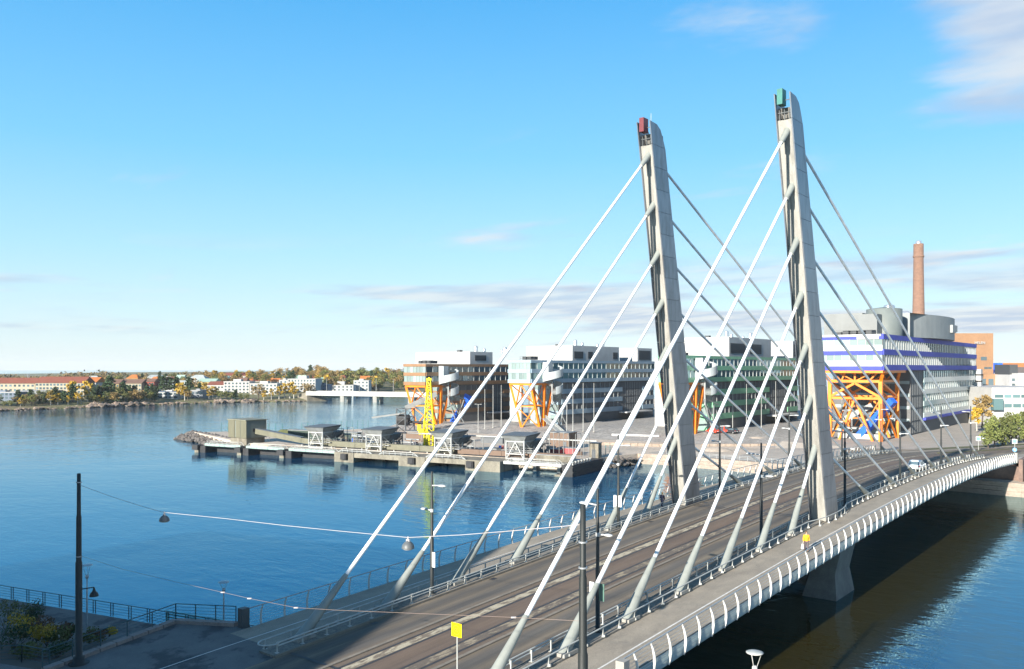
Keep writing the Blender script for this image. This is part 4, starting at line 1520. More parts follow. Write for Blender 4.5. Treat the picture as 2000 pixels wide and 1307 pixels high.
for a0, a1 in ((49, 59.5), (61.5, 73), (75, 86)):
    r = MB()
    for h in (0.45, 0.9):
        r.beam(D(a0 + 1.5, 0.2, 2.4 + h), D(a1 - 1.5, 0.2, 2.4 + h), 0.1, 0.11)
        r.beam(D(a0, 0.2, 2.42), D(a0 + 1.5, 0.2, 2.4 + h), 0.09, 0.1)
        r.beam(D(a1 - 1.5, 0.2, 2.4 + h), D(a1, 0.2, 2.42), 0.09, 0.1)
    for i in range(6):
        p = a0 + 1.5 + (a1 - a0 - 3) * i / 5
        r.beam(D(p, 0.2, 2.4), D(p, 0.2, 3.3), 0.1, 0.1)
    r.build('railing', M_WRAIL, t)
catwalk(95.2, 109.5, 1.2, 'white catwalk between the concrete quay and the black timber pier', M_DOCKC, M_WRAIL)
# black timber pier at the inner end
t = thing('timber_pier', 'black timber pier head with white bollards at the inner end of the dock', 'pier', D(110, 0, 0))
o = MB()
for i in range(18):
    b = i * 0.95
    dbox(o, 110.2, 112.6, b, b + 0.9, -2, 2.45)
o.build('piles', M_TIMBER, t)
o = MB()
dbox(o, 110.0, 112.75, -0.1, 17.2, 2.0, 2.2)
dbox(o, 112.62, 112.8, -0.1, 17.2, 0.9, 1.1)
o.build('waler', M_FENDER, t)
for i in range(7):
    o = MB()
    o.lathe(D(112.2, 1.0 + i * 1.6, 2.45), [(0.18, 0), (0.16, 0.5), (0.28, 0.55), (0.25, 0.75)], 10)
    o.build('bollard', M_WRAIL, t)
o = MB()
dbox(o, 108.6, 110.0, -0.4, 2.5, -1, 0.4)
o.build('step', M_DOCKC, t)

# shed at the outer end
t = thing('conveyor_shed', 'beige sheet-metal shed with a shaded side at the outer end of the dock', 'shed', (-168, 46, 2.3))
MB().box(-172.5, -164.2, 46.2, 52.6, 3.9, 8.7).build('wall', M_SHED_SHADE, t)
for i, (xa, xb) in enumerate(((-172.6, -169.6), (-168.9, -167.0), (-166.6, -164.1))):
    n = int((xb - xa) / 0.3)
    m = MB().box(xa, xb, 46.05, 46.19, 3.9, 8.7)
    for k in range(n):
        m.box(xa + k * 0.3 + 0.05, xa + k * 0.3 + 0.2, 45.98, 46.05, 3.9, 8.7)
    m.build('corrugated_panel', M_SHED, t)
MB().box(-172.9, -163.9, 45.8, 53.0, 8.72, 8.95).build('roof', M_SHED, t)
MB().box(-172.2, -164.6, 46.5, 52.4, 1.8, 3.88).build('plinth', M_DOCKC, t)
for y in (48.2, 50.4):
    MB().box(-164.19, -164.1, y, y + 0.7, 5.6, 6.5).build('vent', M_FENDER, t)
m = MB()
for k in range(9):
    m.beam((-163.8, 52.4, 4 + k * 0.6), (-163.8, 53.3, 4 + k * 0.6), 0.05, 0.05)
m.beam((-163.8, 52.4, 3), (-163.8, 52.4, 9.6), 0.07, 0.07).beam((-163.8, 53.3, 3), (-163.8, 53.3, 9.6), 0.07, 0.07)
m.build('ladder', M_HOP, t)

# covered conveyor: slopes out of the shed and runs along the platform
t = thing('conveyor', 'olive covered conveyor sloping out of the beige shed along the dock', 'conveyor', D(14, 9, 2.3))
cpts = [Vector((-164.0, 49.5, 5.7)), D(30, 8.8, 3.9), D(36, 8.8, 3.5)] + [D(a, 8.8, 3.45) for a in (48, 58, 68, 78)]
for i in range(len(cpts) - 1):
    p, q = cpts[i], cpts[i + 1]
    d = (q - p).normalized() * 0.03
    MB().beam(p + d, q - d, 1.5, 1.35).build('cover', M_CONV, t)
m = MB()
m.beam(cpts[0] + Vector((0, 0, 0.8)), cpts[1] + Vector((0, 0, 0.8)), 1.7, 0.1)
m.build('cover_cap', M_HOPD, t)
for a in range(30, 80, 5):
    m = MB()
    dbox(m, a, a + 0.3, 8.2, 9.4, 2.3, 2.85)
    m.build('trestle', M_WRAIL, t)
t = thing('conveyor', 'brown open conveyor trough along the dock behind the right-hand catwalk', 'conveyor', D(79, 9, 2.3))
for a in range(79, 109, 6):
    m = MB()
    dbox(m, a + 0.03, a + 5.97, 8.0, 9.4, 2.75, 3.9)
    m.build('trough', M_BROWN, t)


def hopper(a, b, label, lean):
    t = thing('hopper', label, 'hopper', D(a, b, 2.3), 0, 'white-framed hoppers standing over the conveyor')
    w, dp, h = 4.6, 5.0, 4.1
    z = 2.3
    for aa in (a, a + w):
        for bb in (b, b + dp):
            MB().beam(D(aa, bb, z), D(aa, bb, z + h + 0.6), 0.3, 0.3).build('leg', M_WRAIL, t)
    for bb in (b, b + dp):
        m = MB()
        for q in (0.1, 1.3, h):
            m.beam(D(a, bb, z + q), D(a + w, bb, z + q), 0.22, 0.26)
        m.beam(D(a + 0.1, bb, z + 0.2), D(a + w / 2, bb, z + h - 0.1), 0.2, 0.2).beam(D(a + w - 0.1, bb, z + 0.2), D(a + w / 2, bb, z + h - 0.1), 0.2, 0.2)
        m.build('brace', M_WRAIL, t)
    for aa in (a, a + w):
        m = MB()
        m.beam(D(aa, b, z + h), D(aa, b + dp, z + h), 0.2, 0.24).beam(D(aa, b + 0.2, z + h), D(aa, b + dp - 0.2, z + 1.3), 0.16, 0.16)
        m.build('side_brace', M_WRAIL, t)
    # gantry with rail at mid height
    m = MB()
    dbox(m, a - 0.8, a + w + 1.6, b + 1.0, b + dp, z + 1.5, z + 1.62)
    for q in (0.5, 1.0):
        m.beam(D(a - 0.8, b + 1.0, z + 1.62 + q), D(a + w + 1.6, b + 1.0, z + 1.62 + q), 0.07, 0.07)
    m.build('gantry', M_WRAIL, t)
    # flared bin
    lo = [D(a + 0.6, b + 0.8, z + h - 1.1), D(a + w - 0.6, b + 0.8, z + h - 1.1), D(a + w - 0.6, b + dp - 0.8, z + h - 1.1), D(a + 0.6, b + dp - 0.8, z + h - 1.1)]
    md = [D(a - 0.2, b - 0.2, z + h + 0.35), D(a + w + 0.2, b - 0.2, z + h + 0.35), D(a + w + 0.2, b + dp + 0.2, z + h + 0.35), D(a - 0.2, b + dp + 0.2, z + h + 0.35)]
    MB().hexa(lo + md).build('bin', M_HOP, t)
    tp = [D(a - 0.9, b - 0.9, z + h + 1.25), D(a + w + 0.9, b - 0.9, z + h + 1.25), D(a + w + 0.9, b + dp + 0.9, z + h + 1.25), D(a - 0.9, b + dp + 0.9, z + h + 1.25)]
    md2 = [p + Vector((0, 0, 0.02)) for p in md]
    MB().hexa(md2 + tp).build('bin_rim', M_HOP, t)
    m = MB()
    m.hexa([p + Vector((0, 0, 0.02)) for p in tp] + [D(a - 1.1, b - 1.1, z + h + 1.5), D(a + w + 1.2, b - 1.1, z + h + 1.5), D(a + w + 1.2, b + dp + 1.2, z + h + 1.5 + lean), D(a - 1.1, b + dp + 1.2, z + h + 1.5 + lean)])
    m.build('grid_cover', M_HOPD, t)
    # chute, motor and ducts behind
    m = MB()
    m.hexa([D(a + 1.5, b + 4.2, z + 2.2), D(a + w - 0.6, b + 4.2, z + 2.2), D(a + w + 0.6, b + dp + 1.6, z + 2.6), D(a + 1.5, b + dp + 1.6, z + 2.6), D(a + 0.6, b + 4.2, z + 4.0), D(a + w + 0.4, b + 4.2, z + 4.0), D(a + w + 1.8, b + dp + 1.4, z + 4.4), D(a + 1.0, b + dp + 1.4, z + 4.4)])
    m.build('chute', M_HOPD, t)
    m = MB()
    m.tube(D(a + w + 1.0, b + dp + 0.8, z + 2.6), D(a + w + 2.2, b + dp + 0.8, z + 3.4), 0.45, 0.35, 10)
    m.build('motor', M_FENDER, t)
    return t


for (u, v), lab, ln in (((604, 866), 'white-framed hopper nearest the beige shed', 0.3), ((716, 873), 'white-framed hopper left of the yellow crane', 0.3), ((850, 883), 'white-framed hopper just right of the yellow crane', 0.3), ((989, 889), 'white-framed hopper above the right-hand catwalk, nearest the timber pier', 0.3)):
    hopper({604: 34.3, 716: 53.1, 850: 73.7, 989: 93.2}[u], 6.3, lab, ln)

# yellow crane with its jib folded upright
bp = on_z(838, 872, 2.3)
t = thing('dock_crane', 'bright yellow lattice crane jib standing upright on the dock', 'crane', bp)


def crane(t, bp):
    hgt = 17.6

    def pt(i, f):
        w = 1.55 * (1 - f) + 0.42 * f if f > 0.35 else 1.0 + 0.55 * (f / 0.35) * 0.64
        lx = ((-1, -1), (1, -1), (1, 1), (-1, 1))[i]
        ca, sa = cos(PSI), sin(PSI)
        x, y = lx[0] * w, lx[1] * w
        return Vector((bp.x + x * ca - y * sa, bp.y + x * sa + y * ca, bp.z + hgt * f))
    n = 9
    for i in range(4):
        m = MB()
        for k in range(n):
            m.beam(pt(i, k / n), pt(i, (k + 1) / n), 0.2, 0.2)
        m.build('chord', M_YEL, t)
    for i in range(4):
        j = (i + 1) % 4
        m = MB()
        for k in range(n):
            a, b = (i, j) if k % 2 else (j, i)
            m.beam(pt(a, k / n), pt(b, (k + 1) / n), 0.14, 0.14)
            m.beam(pt(i, (k + 1) / n), pt(j, (k + 1) / n), 0.14, 0.14)
        m.build('lacing', M_YEL, t)
    m = MB()
    for k in range(4):
        m.beam(pt(k, 1.0), Vector((bp.x, bp.y, bp.z + hgt + 0.8)), 0.2, 0.2)
    m.rbox((bp.x, bp.y, bp.z + hgt), 1.3, 1.0, 0.6, PSI)
    m.build('head', M_YEL, t)
    # second, inner boom folded against the mast
    m = MB()
    ca, sa = cos(PSI), sin(PSI)
    for dx in (-0.45, 0.45):
        m.beam((bp.x + dx * ca - 0.2, bp.y + dx * sa - 1.2, bp.z + 0.5), (bp.x + dx * 0.5 * ca, bp.y + dx * 0.5 * sa - 0.6, bp.z + hgt * 0.86), 0.2, 0.2)
    for k in range(10):
        z = bp.z + 1 + k * 1.35
        m.beam((bp.x - 0.45 * ca, bp.y - 0.45 * sa - 1.1, z), (bp.x + 0.45 * ca, bp.y + 0.45 * sa - 1.1, z + 0.7), 0.14, 0.14)
    m.build('inner_boom', M_YEL, t)
    m = MB().rbox((bp.x - 1.6 * ca, bp.y - 1.6 * sa, bp.z + 3.2), 2.2, 1.6, 1.5, PSI).rbox((bp.x - 2.6 * ca, bp.y - 2.6 * sa, bp.z + 4.2), 1.0, 1.2, 1.6, PSI)
    m.build('machinery', M_YEL, t)
    m = MB()
    for dx, dy in ((-1, -1), (1, -1), (1, 1), (-1, 1)):
        m.beam((bp.x + dx, bp.y + dy, bp.z), (bp.x + dx * 0.8, bp.y + dy * 0.8, bp.z + 3.0), 0.35, 0.35)
    m.build('pedestal', M_YEL, t)


crane(t, bp)

# grey transfer tower with a drum at the foot of the leftmost office block
bp = on_z(792, 846, 2.4)
t = thing('transfer_tower', 'dark grey conveyor transfer tower with drum left of the leftmost orange legs', 'machine', bp)
m = MB()
for dx, dy in ((-2, -2), (2, -2), (2, 2), (-2, 2)):
    m.beam((bp.x + dx, bp.y + dy, bp.z), (bp.x + dx, bp.y + dy, bp.z + 8), 0.3, 0.3)
for z in (2.6, 5.2, 7.8):
    for a, b in (((-2, -2), (2, -2)), ((2, -2), (2, 2)), ((2, 2), (-2, 2)), ((-2, 2), (-2, -2))):
        m.beam((bp.x + a[0], bp.y + a[1], bp.z + z), (bp.x + b[0], bp.y + b[1], bp.z + z), 0.2, 0.2)
        m.beam((bp.x + a[0], bp.y + a[1], bp.z + z - 2.6), (bp.x + b[0], bp.y + b[1], bp.z + z), 0.14, 0.14)
m.build('frame', M_HOPD, t)
MB().tube((bp.x - 2.4, bp.y - 1, bp.z + 4.2), (bp.x + 0.8, bp.y + 0.8, bp.z + 4.2), 1.7, 1.7, 18).build('drum', M_FENDER, t)
MB().tube((bp.x + 0.6, bp.y + 0.5, bp.z + 3.6), (bp.x + 7, bp.y + 4.5, bp.z + 3.2), 0.45, 0.45, 10).build('pipe', M_FENDER, t)
MB().beam((bp.x - 8, bp.y - 7, bp.z + 5.0), (bp.x, bp.y, bp.z + 6.4), 1.6, 0.5).build('sloping_roof', M_HOP, t)
MB().beam((bp.x, bp.y, bp.z + 8.0), (bp.x + 7, bp.y + 7, bp.z + 12.5), 1.8, 1.5).build('gallery', M_HOP, t)

# pipe rack, huts and odds and ends on the dock land
t = thing('pipe_rack', 'long pale pipe carried on thin posts behind the hoppers', 'pipe', D(46, 15, 2.4))
for a in range(46, 112, 6):
    MB().tube(D(a, 15, 2.4), D(a, 15, 6.4), 0.11, 0.11, 8).build('post', M_HOP, t)
    MB().tube(D(a, 15, 6.5), D(a + 5.95, 15, 6.5), 0.16, 0.16, 8).build('pipe', M_HOP if a < 64 else M_RAILW, t)
t = thing('portal_frame', 'thin white portal frames beside the black timber pier', 'frame', D(104, 12, 2.4))
for a in (100, 102.5, 105, 108, 110):
    m = MB()
    m.beam(D(a, 12, 2.3), D(a, 12, 8.2), 0.1, 0.1).beam(D(a, 15, 2.3), D(a, 15, 8.2), 0.1, 0.1).beam(D(a, 12, 8.2), D(a, 15, 8.2), 0.1, 0.1).beam(D(a, 12, 5), D(a, 15, 8.1), 0.07, 0.07)
    m.build('frame', M_HOP, t)
for (u, v), (sx, sy, sz), mt, nm, lab in (((1092, 878), (5.5, 5, 4.2), M_BROWN, 'site_hut', 'dark brown site hut behind the right-hand hopper'), ((1107, 888), (5.0, 2.5, 1.5), M_RED, 'container', 'low red container on the dock near the timber pier'), ((1083, 888), (3.0, 2.4, 1.2), M_RED, 'container', 'small faded red container beside the right-hand hopper'), ((960, 866), (7.0, 2.2, 1.4), M_HOPD, 'skip', 'dark blue-grey skip on the sandy ground behind the hoppers'), ((818, 862), (9.0, 3.0, 2.6), M_BROWN, 'site_hut', 'brown shed behind the yellow crane base'), ((628, 858), (26.0, 2.5, 2.2), mat('dark_green_bin', (0.03, 0.05, 0.04), nscale=0.5, rough=0.8), 'bunker_wall', 'long dark green low wall behind the hoppers near the shed'), ((1160, 895), (2.2, 2.0, 3.4), M_DOCKC, 'site_hut', 'small beige kiosk beside the timber pier'), ((1083, 902), (9.0, 0.6, 1.3), M_DOCKC, 'barrier', 'pale concrete barrier just left of the timber pier')):
    p = on_z(u, v, 2.4)
    t = thing(nm, lab, nm.replace('_', ' '), p, DRZ)
    m = MB().box(-sx / 2, sx / 2, 0, sy, 0, sz)
    m.build('body', mt, t, local=True)
    m = MB().box(-sx / 2 - 0.1, sx / 2 + 0.1, -0.1, sy + 0.1, sz + 0.005, sz + 0.16)
    m.build('top', M_HOP if mt is not M_HOPD else M_HOPD, t, local=True)
    if nm == 'site_hut':
        MB().box(sx / 2 - 1.6, sx / 2 - 0.7, -0.06, -0.005, 0.05, 2.0).build('door', M_HOPD, t, local=True)

# breakwater rocks
def rock(m, c, r):
    P = []
    vs = [(1, 0, 0), (-1, 0, 0), (0, 1, 0), (0, -1, 0), (0, 0, 1), (0, 0, -1), (.7, .7, .4), (-.7, .6, .5), (.6, -.7, .5), (-.6, -.7, .4)]
    for x, y, z in vs:
        k = r * random.uniform(0.7, 1.15)
        P.append((c[0] + x * k * 1.2, c[1] + y * k, c[2] + z * k * 0.75))
    m.add(P, [(6, 4, 8, 0), (7, 4, 6, 2), (9, 4, 7, 1), (8, 4, 9, 3), (0, 2, 6), (2, 1, 7), (1, 3, 9), (3, 0, 8), (5, 2, 0), (5, 1, 2), (5, 3, 1), (5, 0, 3)])


M_ROCK = mat('rock_grey', (0.13, 0.112, 0.10), (0.07, 0.063, 0.058), nscale=0.7, rough=0.9, fine=0.2, fscale=2)
m = MB()
for i in range(420):
    f = random.random()
    g = random.random() ** 0.8
    x = -172 - 48 * f
    yb = 49.5 + (60.5 - 49.5) * f
    rock(m, (x + random.uniform(-1, 1), yb - 3.2 + g * 6, 0.1 + g * 2.1), random.uniform(0.45, 1.05))
for i in range(70):
    a = random.uniform(0, 2 * pi)
    r = random.uniform(0, 6)
    rock(m, (-217 + r * cos(a), 62 + r * sin(a) * 0.9, 1.2 - r * 0.2), random.uniform(0.5, 1.0))
for i in range(120):
    rock(m, (-68 + random.uniform(-3, 2.5), random.uniform(76, 90), random.uniform(0, 1.9)), random.uniform(0.3, 0.8))
m.build('rocks', M_ROCK, kind='stuff')
# fences at the tip and on the dock land
def mesh_fence(p, q, h, n, label, mt):
    p, q = Vector(p), Vector(q)
    t = thing('mesh_fence', label, 'fence', p)
    for i in range(n + 1):
        c = p.lerp(q, i / n)
        MB().beam(c, c + Vector((0, 0, h)), 0.12, 0.12).build('post', mt, t)
    m = MB()
    for k in range(5):
        m.beam(p + Vector((0, 0, h * (k + 0.5) / 5)), q + Vector((0, 0, h * (k + 0.5) / 5)), 0.03, 0.03)
    m.build('wire', mt, t)


mesh_fence((-209, 67, 2.4), (-190, 77, 2.4), 3.0, 9, 'teal mesh fence at the rocky tip left of the shed', M_TEALF)
mesh_fence((-188, 83, 2.4), (-184, 108, 2.4), 3.0, 12, 'thin teal mesh fence running inland behind the hoppers', M_TEALF)
mesh_fence((-71, 86, 2.4), (-71.5, 77, 2.4), 2.4, 5, 'short teal fence at the corner of the quay by the rubble', M_TEALF)
m = MB()
m.hexa([(-186, 70, 2.41), (-166, 66, 2.41), (-160, 74, 2.41), (-184, 80, 2.41), (-184, 72, 4.0), (-168, 69, 4.0), (-165, 72, 4.0), (-183, 77, 4.0)])
tag(m.build('earth_mound', M_WEED), 'dark green earth mound behind the beige shed', 'mound')

# flagpoles and plaza lamps on the bank
for i, (u, v0, v1, k) in enumerate(((947, 760, 838, 0), (963, 752, 836, 0), (979, 752, 835, 0), (1119, 750, 842, 1), (1139, 748, 843, 1), (1160, 748, 844, 1), (1431, 755, 842, 2), (1458, 750, 843, 2), (1487, 772, 845, 2), (1515, 745, 846, 2))):
    p = on_z(u, v1, 3.4)
    dep_ = (p - Vector((CX, CY, CH))).dot(Vector((-sin(PSI), cos(PSI), 0)))
    h = (v1 - v0) * dep_ / FPX
    t = thing('flagpole', 'bare white flagpole in front of the %s office block' % ('brown-banded', 'steel-blue', 'green-banded')[k], 'flagpole', p, 0, 'bare flagpoles before the %s block' % ('brown', 'blue', 'green')[k])
    MB().tube(p, p + Vector((0, 0, h)), 0.13, 0.07, 8).build('pole', M_WRAIL, t)
    MB().lathe((p.x, p.y, p.z), [(0.35, 0), (0.35, 0.25), (0.16, 0.3)], 10).build('foot', M_CONC, t)
for u, v0, v1, lab in ((934, 790, 846, 'white double-armed plaza lamp right of the leaning blue column'), (1107, 788, 848, 'white plaza lamp between the flagpoles and the stairs of the steel-blue block')):
    p = on_z(u, v1, 2.9)
    dep_ = (p - Vector((CX, CY, CH))).dot(Vector((-sin(PSI), cos(PSI), 0)))
    h = (v1 - v0) * dep_ / FPX
    t = thing('plaza_lamp', lab, 'street lamp', p)
    MB().tube(p, p + Vector((0, 0, h)), 0.12, 0.08, 8).build('pole', M_WRAIL, t)
    for s in (-1, 1):
        m = MB()
        lamp_head(m, (p.x, p.y, p.z + h), s, 1.5)
        m.build('lamp_head', M_WRAIL, t)
# outdoor stair on the bank by the second block
a_, b_ = on_z(1066, 818, 6.6), on_z(1103, 850, 2.8)
t = thing('outdoor_stair', 'grey steel stair running down the bank beside the orange legs of the steel-blue block', 'stair', b_)
MB().beam(a_, b_, 2.2, 0.35).build('flight', M_PLANT, t)
for k in (-1, 1):
    o_ = Vector((k * 0.9, -k * 0.9, 0))
    m = MB()
    for h in (0.6, 1.1):
        m.beam(a_ + o_ + Vector((0, 0, h)), b_ + o_ + Vector((0, 0, h)), 0.1, 0.1)
    for i in range(9):
        c_ = a_.lerp(b_, i / 8) + o_
        m.beam(c_, c_ + Vector((0, 0, 1.1)), 0.08, 0.08)
    m.build('handrail', M_RAILW, t)

# more dock clutter: bollards, ladders, pallets, drums, coiled hoses, parked trailers on the yard
random.seed(31)
for i in range(26):
    a = random.uniform(30, 108)
    b = random.uniform(13.5, 26)
    k = i % 4
    nm, cat, mt = (('pallet_stack', 'pallets', M_BROWN), ('oil_drum', 'drum', M_BLUE), ('crate', 'crate', M_HOP), ('cable_reel', 'cable reel', M_DOCKC))[k]
    where = 'left of the yellow crane' if a < 62 else ('right of the yellow crane' if a < 86 else 'near the timber pier')
    t = thing(nm, 'small %s on the dock yard %s' % (nm.replace('_', ' '), where), cat, D(a, b, 2.4), random.uniform(0, 3), '%ss on the yard %s' % (nm.replace('_', ' '), where))
    if k == 0:
        for j in range(random.randint(3, 8)):
            MB().box(-0.6, 0.6, -0.5, 0.5, j * 0.17, j * 0.17 + 0.13).build('pallet', mt, t, local=True)
    elif k == 1:
        MB().lathe((0, 0, 0), [(0.3, 0), (0.32, 0.3), (0.3, 0.33), (0.32, 0.6), (0.3, 0.9)], 12).build('drum', mt, t, local=True)
        MB().lathe((0.7, 0.1, 0), [(0.3, 0), (0.32, 0.3), (0.3, 0.33), (0.32, 0.6), (0.3, 0.9)], 12).build('drum', M_RED, t, local=True)
    elif k == 2:
        MB().box(-1, 1, -0.7, 0.7, 0, 1.3).build('box', mt, t, local=True)
        MB().box(-1.05, 1.05, -0.75, 0.75, 1.305, 1.4).build('lid', M_HOPD, t, local=True)
    else:
        MB().tube((0, -0.5, 0.8), (0, 0.5, 0.8), 0.4, None, 12).build('core', M_BROWN, t, local=True)
        MB().tube((0, -0.6, 0.8), (0, -0.5, 0.8), 0.8, None, 16).tube((0, 0.5, 0.8), (0, 0.6, 0.8), 0.8, None, 16).build('flange', mt, t, local=True)

# steel pipework and frames crowding the dock behind the hoppers
random.seed(52)
for i, (a0, lab) in enumerate(((40, 'tangle of grey pipes and frames behind the hopper nearest the shed'), (56, 'tangle of grey pipes and frames left of the yellow crane'), (74, 'tangle of grey pipes and frames behind the hopper right of the crane'), (92, 'tangle of grey pipes and frames behind the right-hand hopper'))):
    t = thing('pipework', lab, 'pipework', D(a0, 14, 2.4), 0, 'pipework on the dock')
    fr_, pi_, va = MB(), MB(), MB()
    for k in range(7):
        a, b = a0 + random.uniform(-5, 6), random.uniform(11.6, 16)
        h = random.uniform(2.2, 5.2)
        for da in (0, random.uniform(1.2, 2.2)):
            fr_.beam(D(a + da, b, 2.3), D(a + da, b, 2.3 + h), 0.13, 0.13)
        fr_.beam(D(a, b, 2.3 + h), D(a + da, b, 2.3 + h), 0.12, 0.12).beam(D(a, b, 2.6), D(a + da, b, 2.2 + h), 0.09, 0.09)
        z = random.uniform(2.8, 5.5)
        pi_.tube(D(a - 2, b + 0.4, z), D(a + random.uniform(2, 6), b + 0.4, z), random.uniform(0.1, 0.22), None, 8)
        pi_.tube(D(a, b + 0.4, 2.3), D(a, b + 0.4, z), 0.12, None, 8)
        va.lathe(D(a + 0.8, b + 0.2, 2.3), [(0.45, 0), (0.5, 0.3), (0.5, 1.4), (0.2, 1.8)], 10)
    fr_.build('frame', M_HOP, t)
    pi_.build('pipe', M_GALV, t)
    va.build('vessel', M_HOPD, t)


# ------------------------------------------------------------------ trees
def leaf_mat(name, c1, c2):
    return mat(name, c1, c2, nscale=1.2, rough=0.85, coord='obj', info=0.28, lo=0.3, hi=0.7)


LM = {'pine': leaf_mat('needles', (0.022, 0.045, 0.018), (0.045, 0.075, 0.028)), 'yellow': leaf_mat('leaf_yellow', (0.40, 0.25, 0.02), (0.28, 0.19, 0.02)),
      'orange': leaf_mat('leaf_orange', (0.26, 0.165, 0.055), (0.19, 0.14, 0.05)), 'green': leaf_mat('leaf_green', (0.09, 0.115, 0.03), (0.16, 0.15, 0.04)),
      'linden': leaf_mat('leaf_linden', (0.085, 0.115, 0.03), (0.14, 0.145, 0.035)), 'rust': leaf_mat('leaf_rust', (0.11, 0.05, 0.025), (0.07, 0.04, 0.02))}
M_BARK = mat('bark', (0.09, 0.07, 0.055), (0.06, 0.048, 0.04), nscale=3, rough=0.95, coord='obj')
M_BIRCH = mat('birch_bark', (0.42, 0.40, 0.36), (0.25, 0.23, 0.2), nscale=3, rough=0.9, coord='obj')


def leaves(m, c, rad, n, size):
    for i in range(n):
        while True:
            v = Vector((random.uniform(-1, 1), random.uniform(-1, 1), random.uniform(-1, 1)))
            if 0.25 < v.length < 1:
                break
        p = Vector(c) + Vector((v.x * rad[0], v.y * rad[1], v.z * rad[2]))
        a = Vector((random.uniform(-1, 1), random.uniform(-1, 1), random.uniform(-1, 1))).normalized()
        b = a.orthogonal().normalized()
        s = size * random.uniform(0.6, 1.3)
        cc = a.cross(b)
        m.add([p - b * s, p + cc * s * 0.6, p + b * s, p - cc * s * 0.6], [(0, 1, 2, 3)])


def tree_meshes(kind, var, dense):
    """unit tree 1 m tall: (trunk mesh, crown mesh)"""
    random.seed(100 + hash(kind) % 7 + var * 31 + len(kind) * 5)
    tr = MB()
    cr = MB()
    if kind == 'pine':
        tr.tube((0, 0, 0), (0.01, 0.02, 0.92), 0.028, 0.008, 6)
        for k in range(9):
            z = 0.3 + 0.075 * k
            r = (0.24 - 0.018 * k) * random.uniform(0.8, 1.2)
            a = random.uniform(0, 6.28)
            d = Vector((cos(a) * r * 0.55, sin(a) * r * 0.55, 0))
            tr.tube((0, 0, z), (d.x, d.y, z + 0.02), 0.008, 0.004, 4)
            leaves(cr, (d.x, d.y, z + 0.02), (r, r, 0.06), dense, 0.045)
            leaves(cr, (-d.x * 0.7, -d.y * 0.7, z), (r * 0.8, r * 0.8, 0.05), dense, 0.045)
        leaves(cr, (0, 0, 0.95), (0.07, 0.07, 0.07), dense // 2, 0.03)
    else:
        lean = random.uniform(-0.03, 0.03)
        tr.tube((0, 0, 0), (lean, 0, 0.5), 0.026, 0.016, 7)
        lobes = 8 if kind != 'yellow' else 7
        zlo = 0.42
        if kind == 'linden':
            lobes, zlo = 11, 0.2
        w = 0.22 if kind != 'yellow' else 0.16
        for k in range(lobes):
            a = k * 2.4 + random.uniform(-0.4, 0.4)
            z = zlo + (0.88 - zlo) * (k / (lobes - 1)) + random.uniform(-0.04, 0.04)
            q = sin(pi * min(1, max(0.15, (z - zlo + 0.17) / 0.75)))
            rr = w * q * random.uniform(0.6, 1.05)
            c = (cos(a) * rr + lean, sin(a) * rr, z)
            tr.tube((lean * z * 2, 0, min(0.5, z * 0.75)), c, 0.012, 0.004, 5)
            r = w * random.uniform(0.55, 0.8)
            leaves(cr, c, (r, r, r * 0.85), int(dense * 1.6), 0.042)
    return tr, cr


TM = {}


def tree(kind, loc, h, label, group, dense=34, parent=None, wide=1.0):
    key = (kind, random.randrange(3), dense)
    if key not in TM:
        st = random.getstate()
        tr, cr = tree_meshes(*key[:2], dense)
        random.setstate(st)
        a = bpy.data.meshes.new('trunk')
        a.from_pydata(tr.v, [], tr.f)
        a.materials.append(M_BIRCH if kind == 'yellow' else M_BARK)
        b = bpy.data.meshes.new('crown')
        b.from_pydata(cr.v, [], cr.f)
        b.materials.append(LM[kind])
        TM[key] = (a, b)
    a, b = TM[key]
    nm = {'pine': 'pine_tree', 'yellow': 'birch_tree', 'orange': 'maple_tree', 'green': 'leafy_tree', 'linden': 'linden_tree', 'rust': 'bush'}[kind]
    t = thing(nm, label, 'tree', loc, random.uniform(0, 6.28), group)
    t.scale = (h * wide, h * wide, h)
    for n_, me in (('trunk', a), ('crown', b)):
        o = bpy.data.objects.new(n_, me)
        C.objects.link(o)
        o.parent = t
    return t


# ------------------------------------------------------------------ far shore
M_SHORE = mat('shore_ground', (0.10, 0.11, 0.04), (0.16, 0.13, 0.07), nscale=0.05, detail=9, rough=0.95, fine=0.25, fscale=0.6)
M_SROCK = mat('shore_rock', (0.24, 0.18, 0.14), (0.15, 0.115, 0.09), nscale=0.25, rough=0.9, fine=0.2, fscale=0.8)
shore = [(-260, 812), (-80, 806), (0, 803), (100, 799.5), (200, 796), (300, 791.5), (400, 788), (500, 786), (575, 785), (606, 784), (625, 779), (700, 773), (780, 772), (900, 771)]
P, F = [], []
rows = ((0, -0.6), (3, 0.9), (9, 1.8), (30, 3.6), (80, 5.6), (180, 8.0), (330, 11.0), (700, 11.5), (2500, 10.0))
for u, v in shore:
    p0 = on_z(u, v, 0)
    d = p0 - Vector((CX, CY, 0))
    d.z = 0
    d.normalize()
    k = 1.0 + 0.35 * math.exp(-((u - 640) / 130.0) ** 2)
    k *= 0.55 + 0.45 * min(1, max(0, (u - 60) / 180.0))
    for r, h in rows:
        q = p0 + d * r
        P.append((q.x, q.y, h * (k if r > 60 else 1)))
nr = len(rows)
for i in range(len(shore) - 1):
    for j in range(nr - 1):
        F.append((i * nr + j, (i + 1) * nr + j, (i + 1) * nr + j + 1, i * nr + j + 1))
MB().add(P, F).build('terrain', M_SHORE, kind='structure')


def sdep(u):
    for (a, va), (b, vb) in zip(shore, shore[1:]):
        if a <= u <= b:
            return CH * FPX / (va + (vb - va) * (u - a) / (b - a) - YH)
    return 600


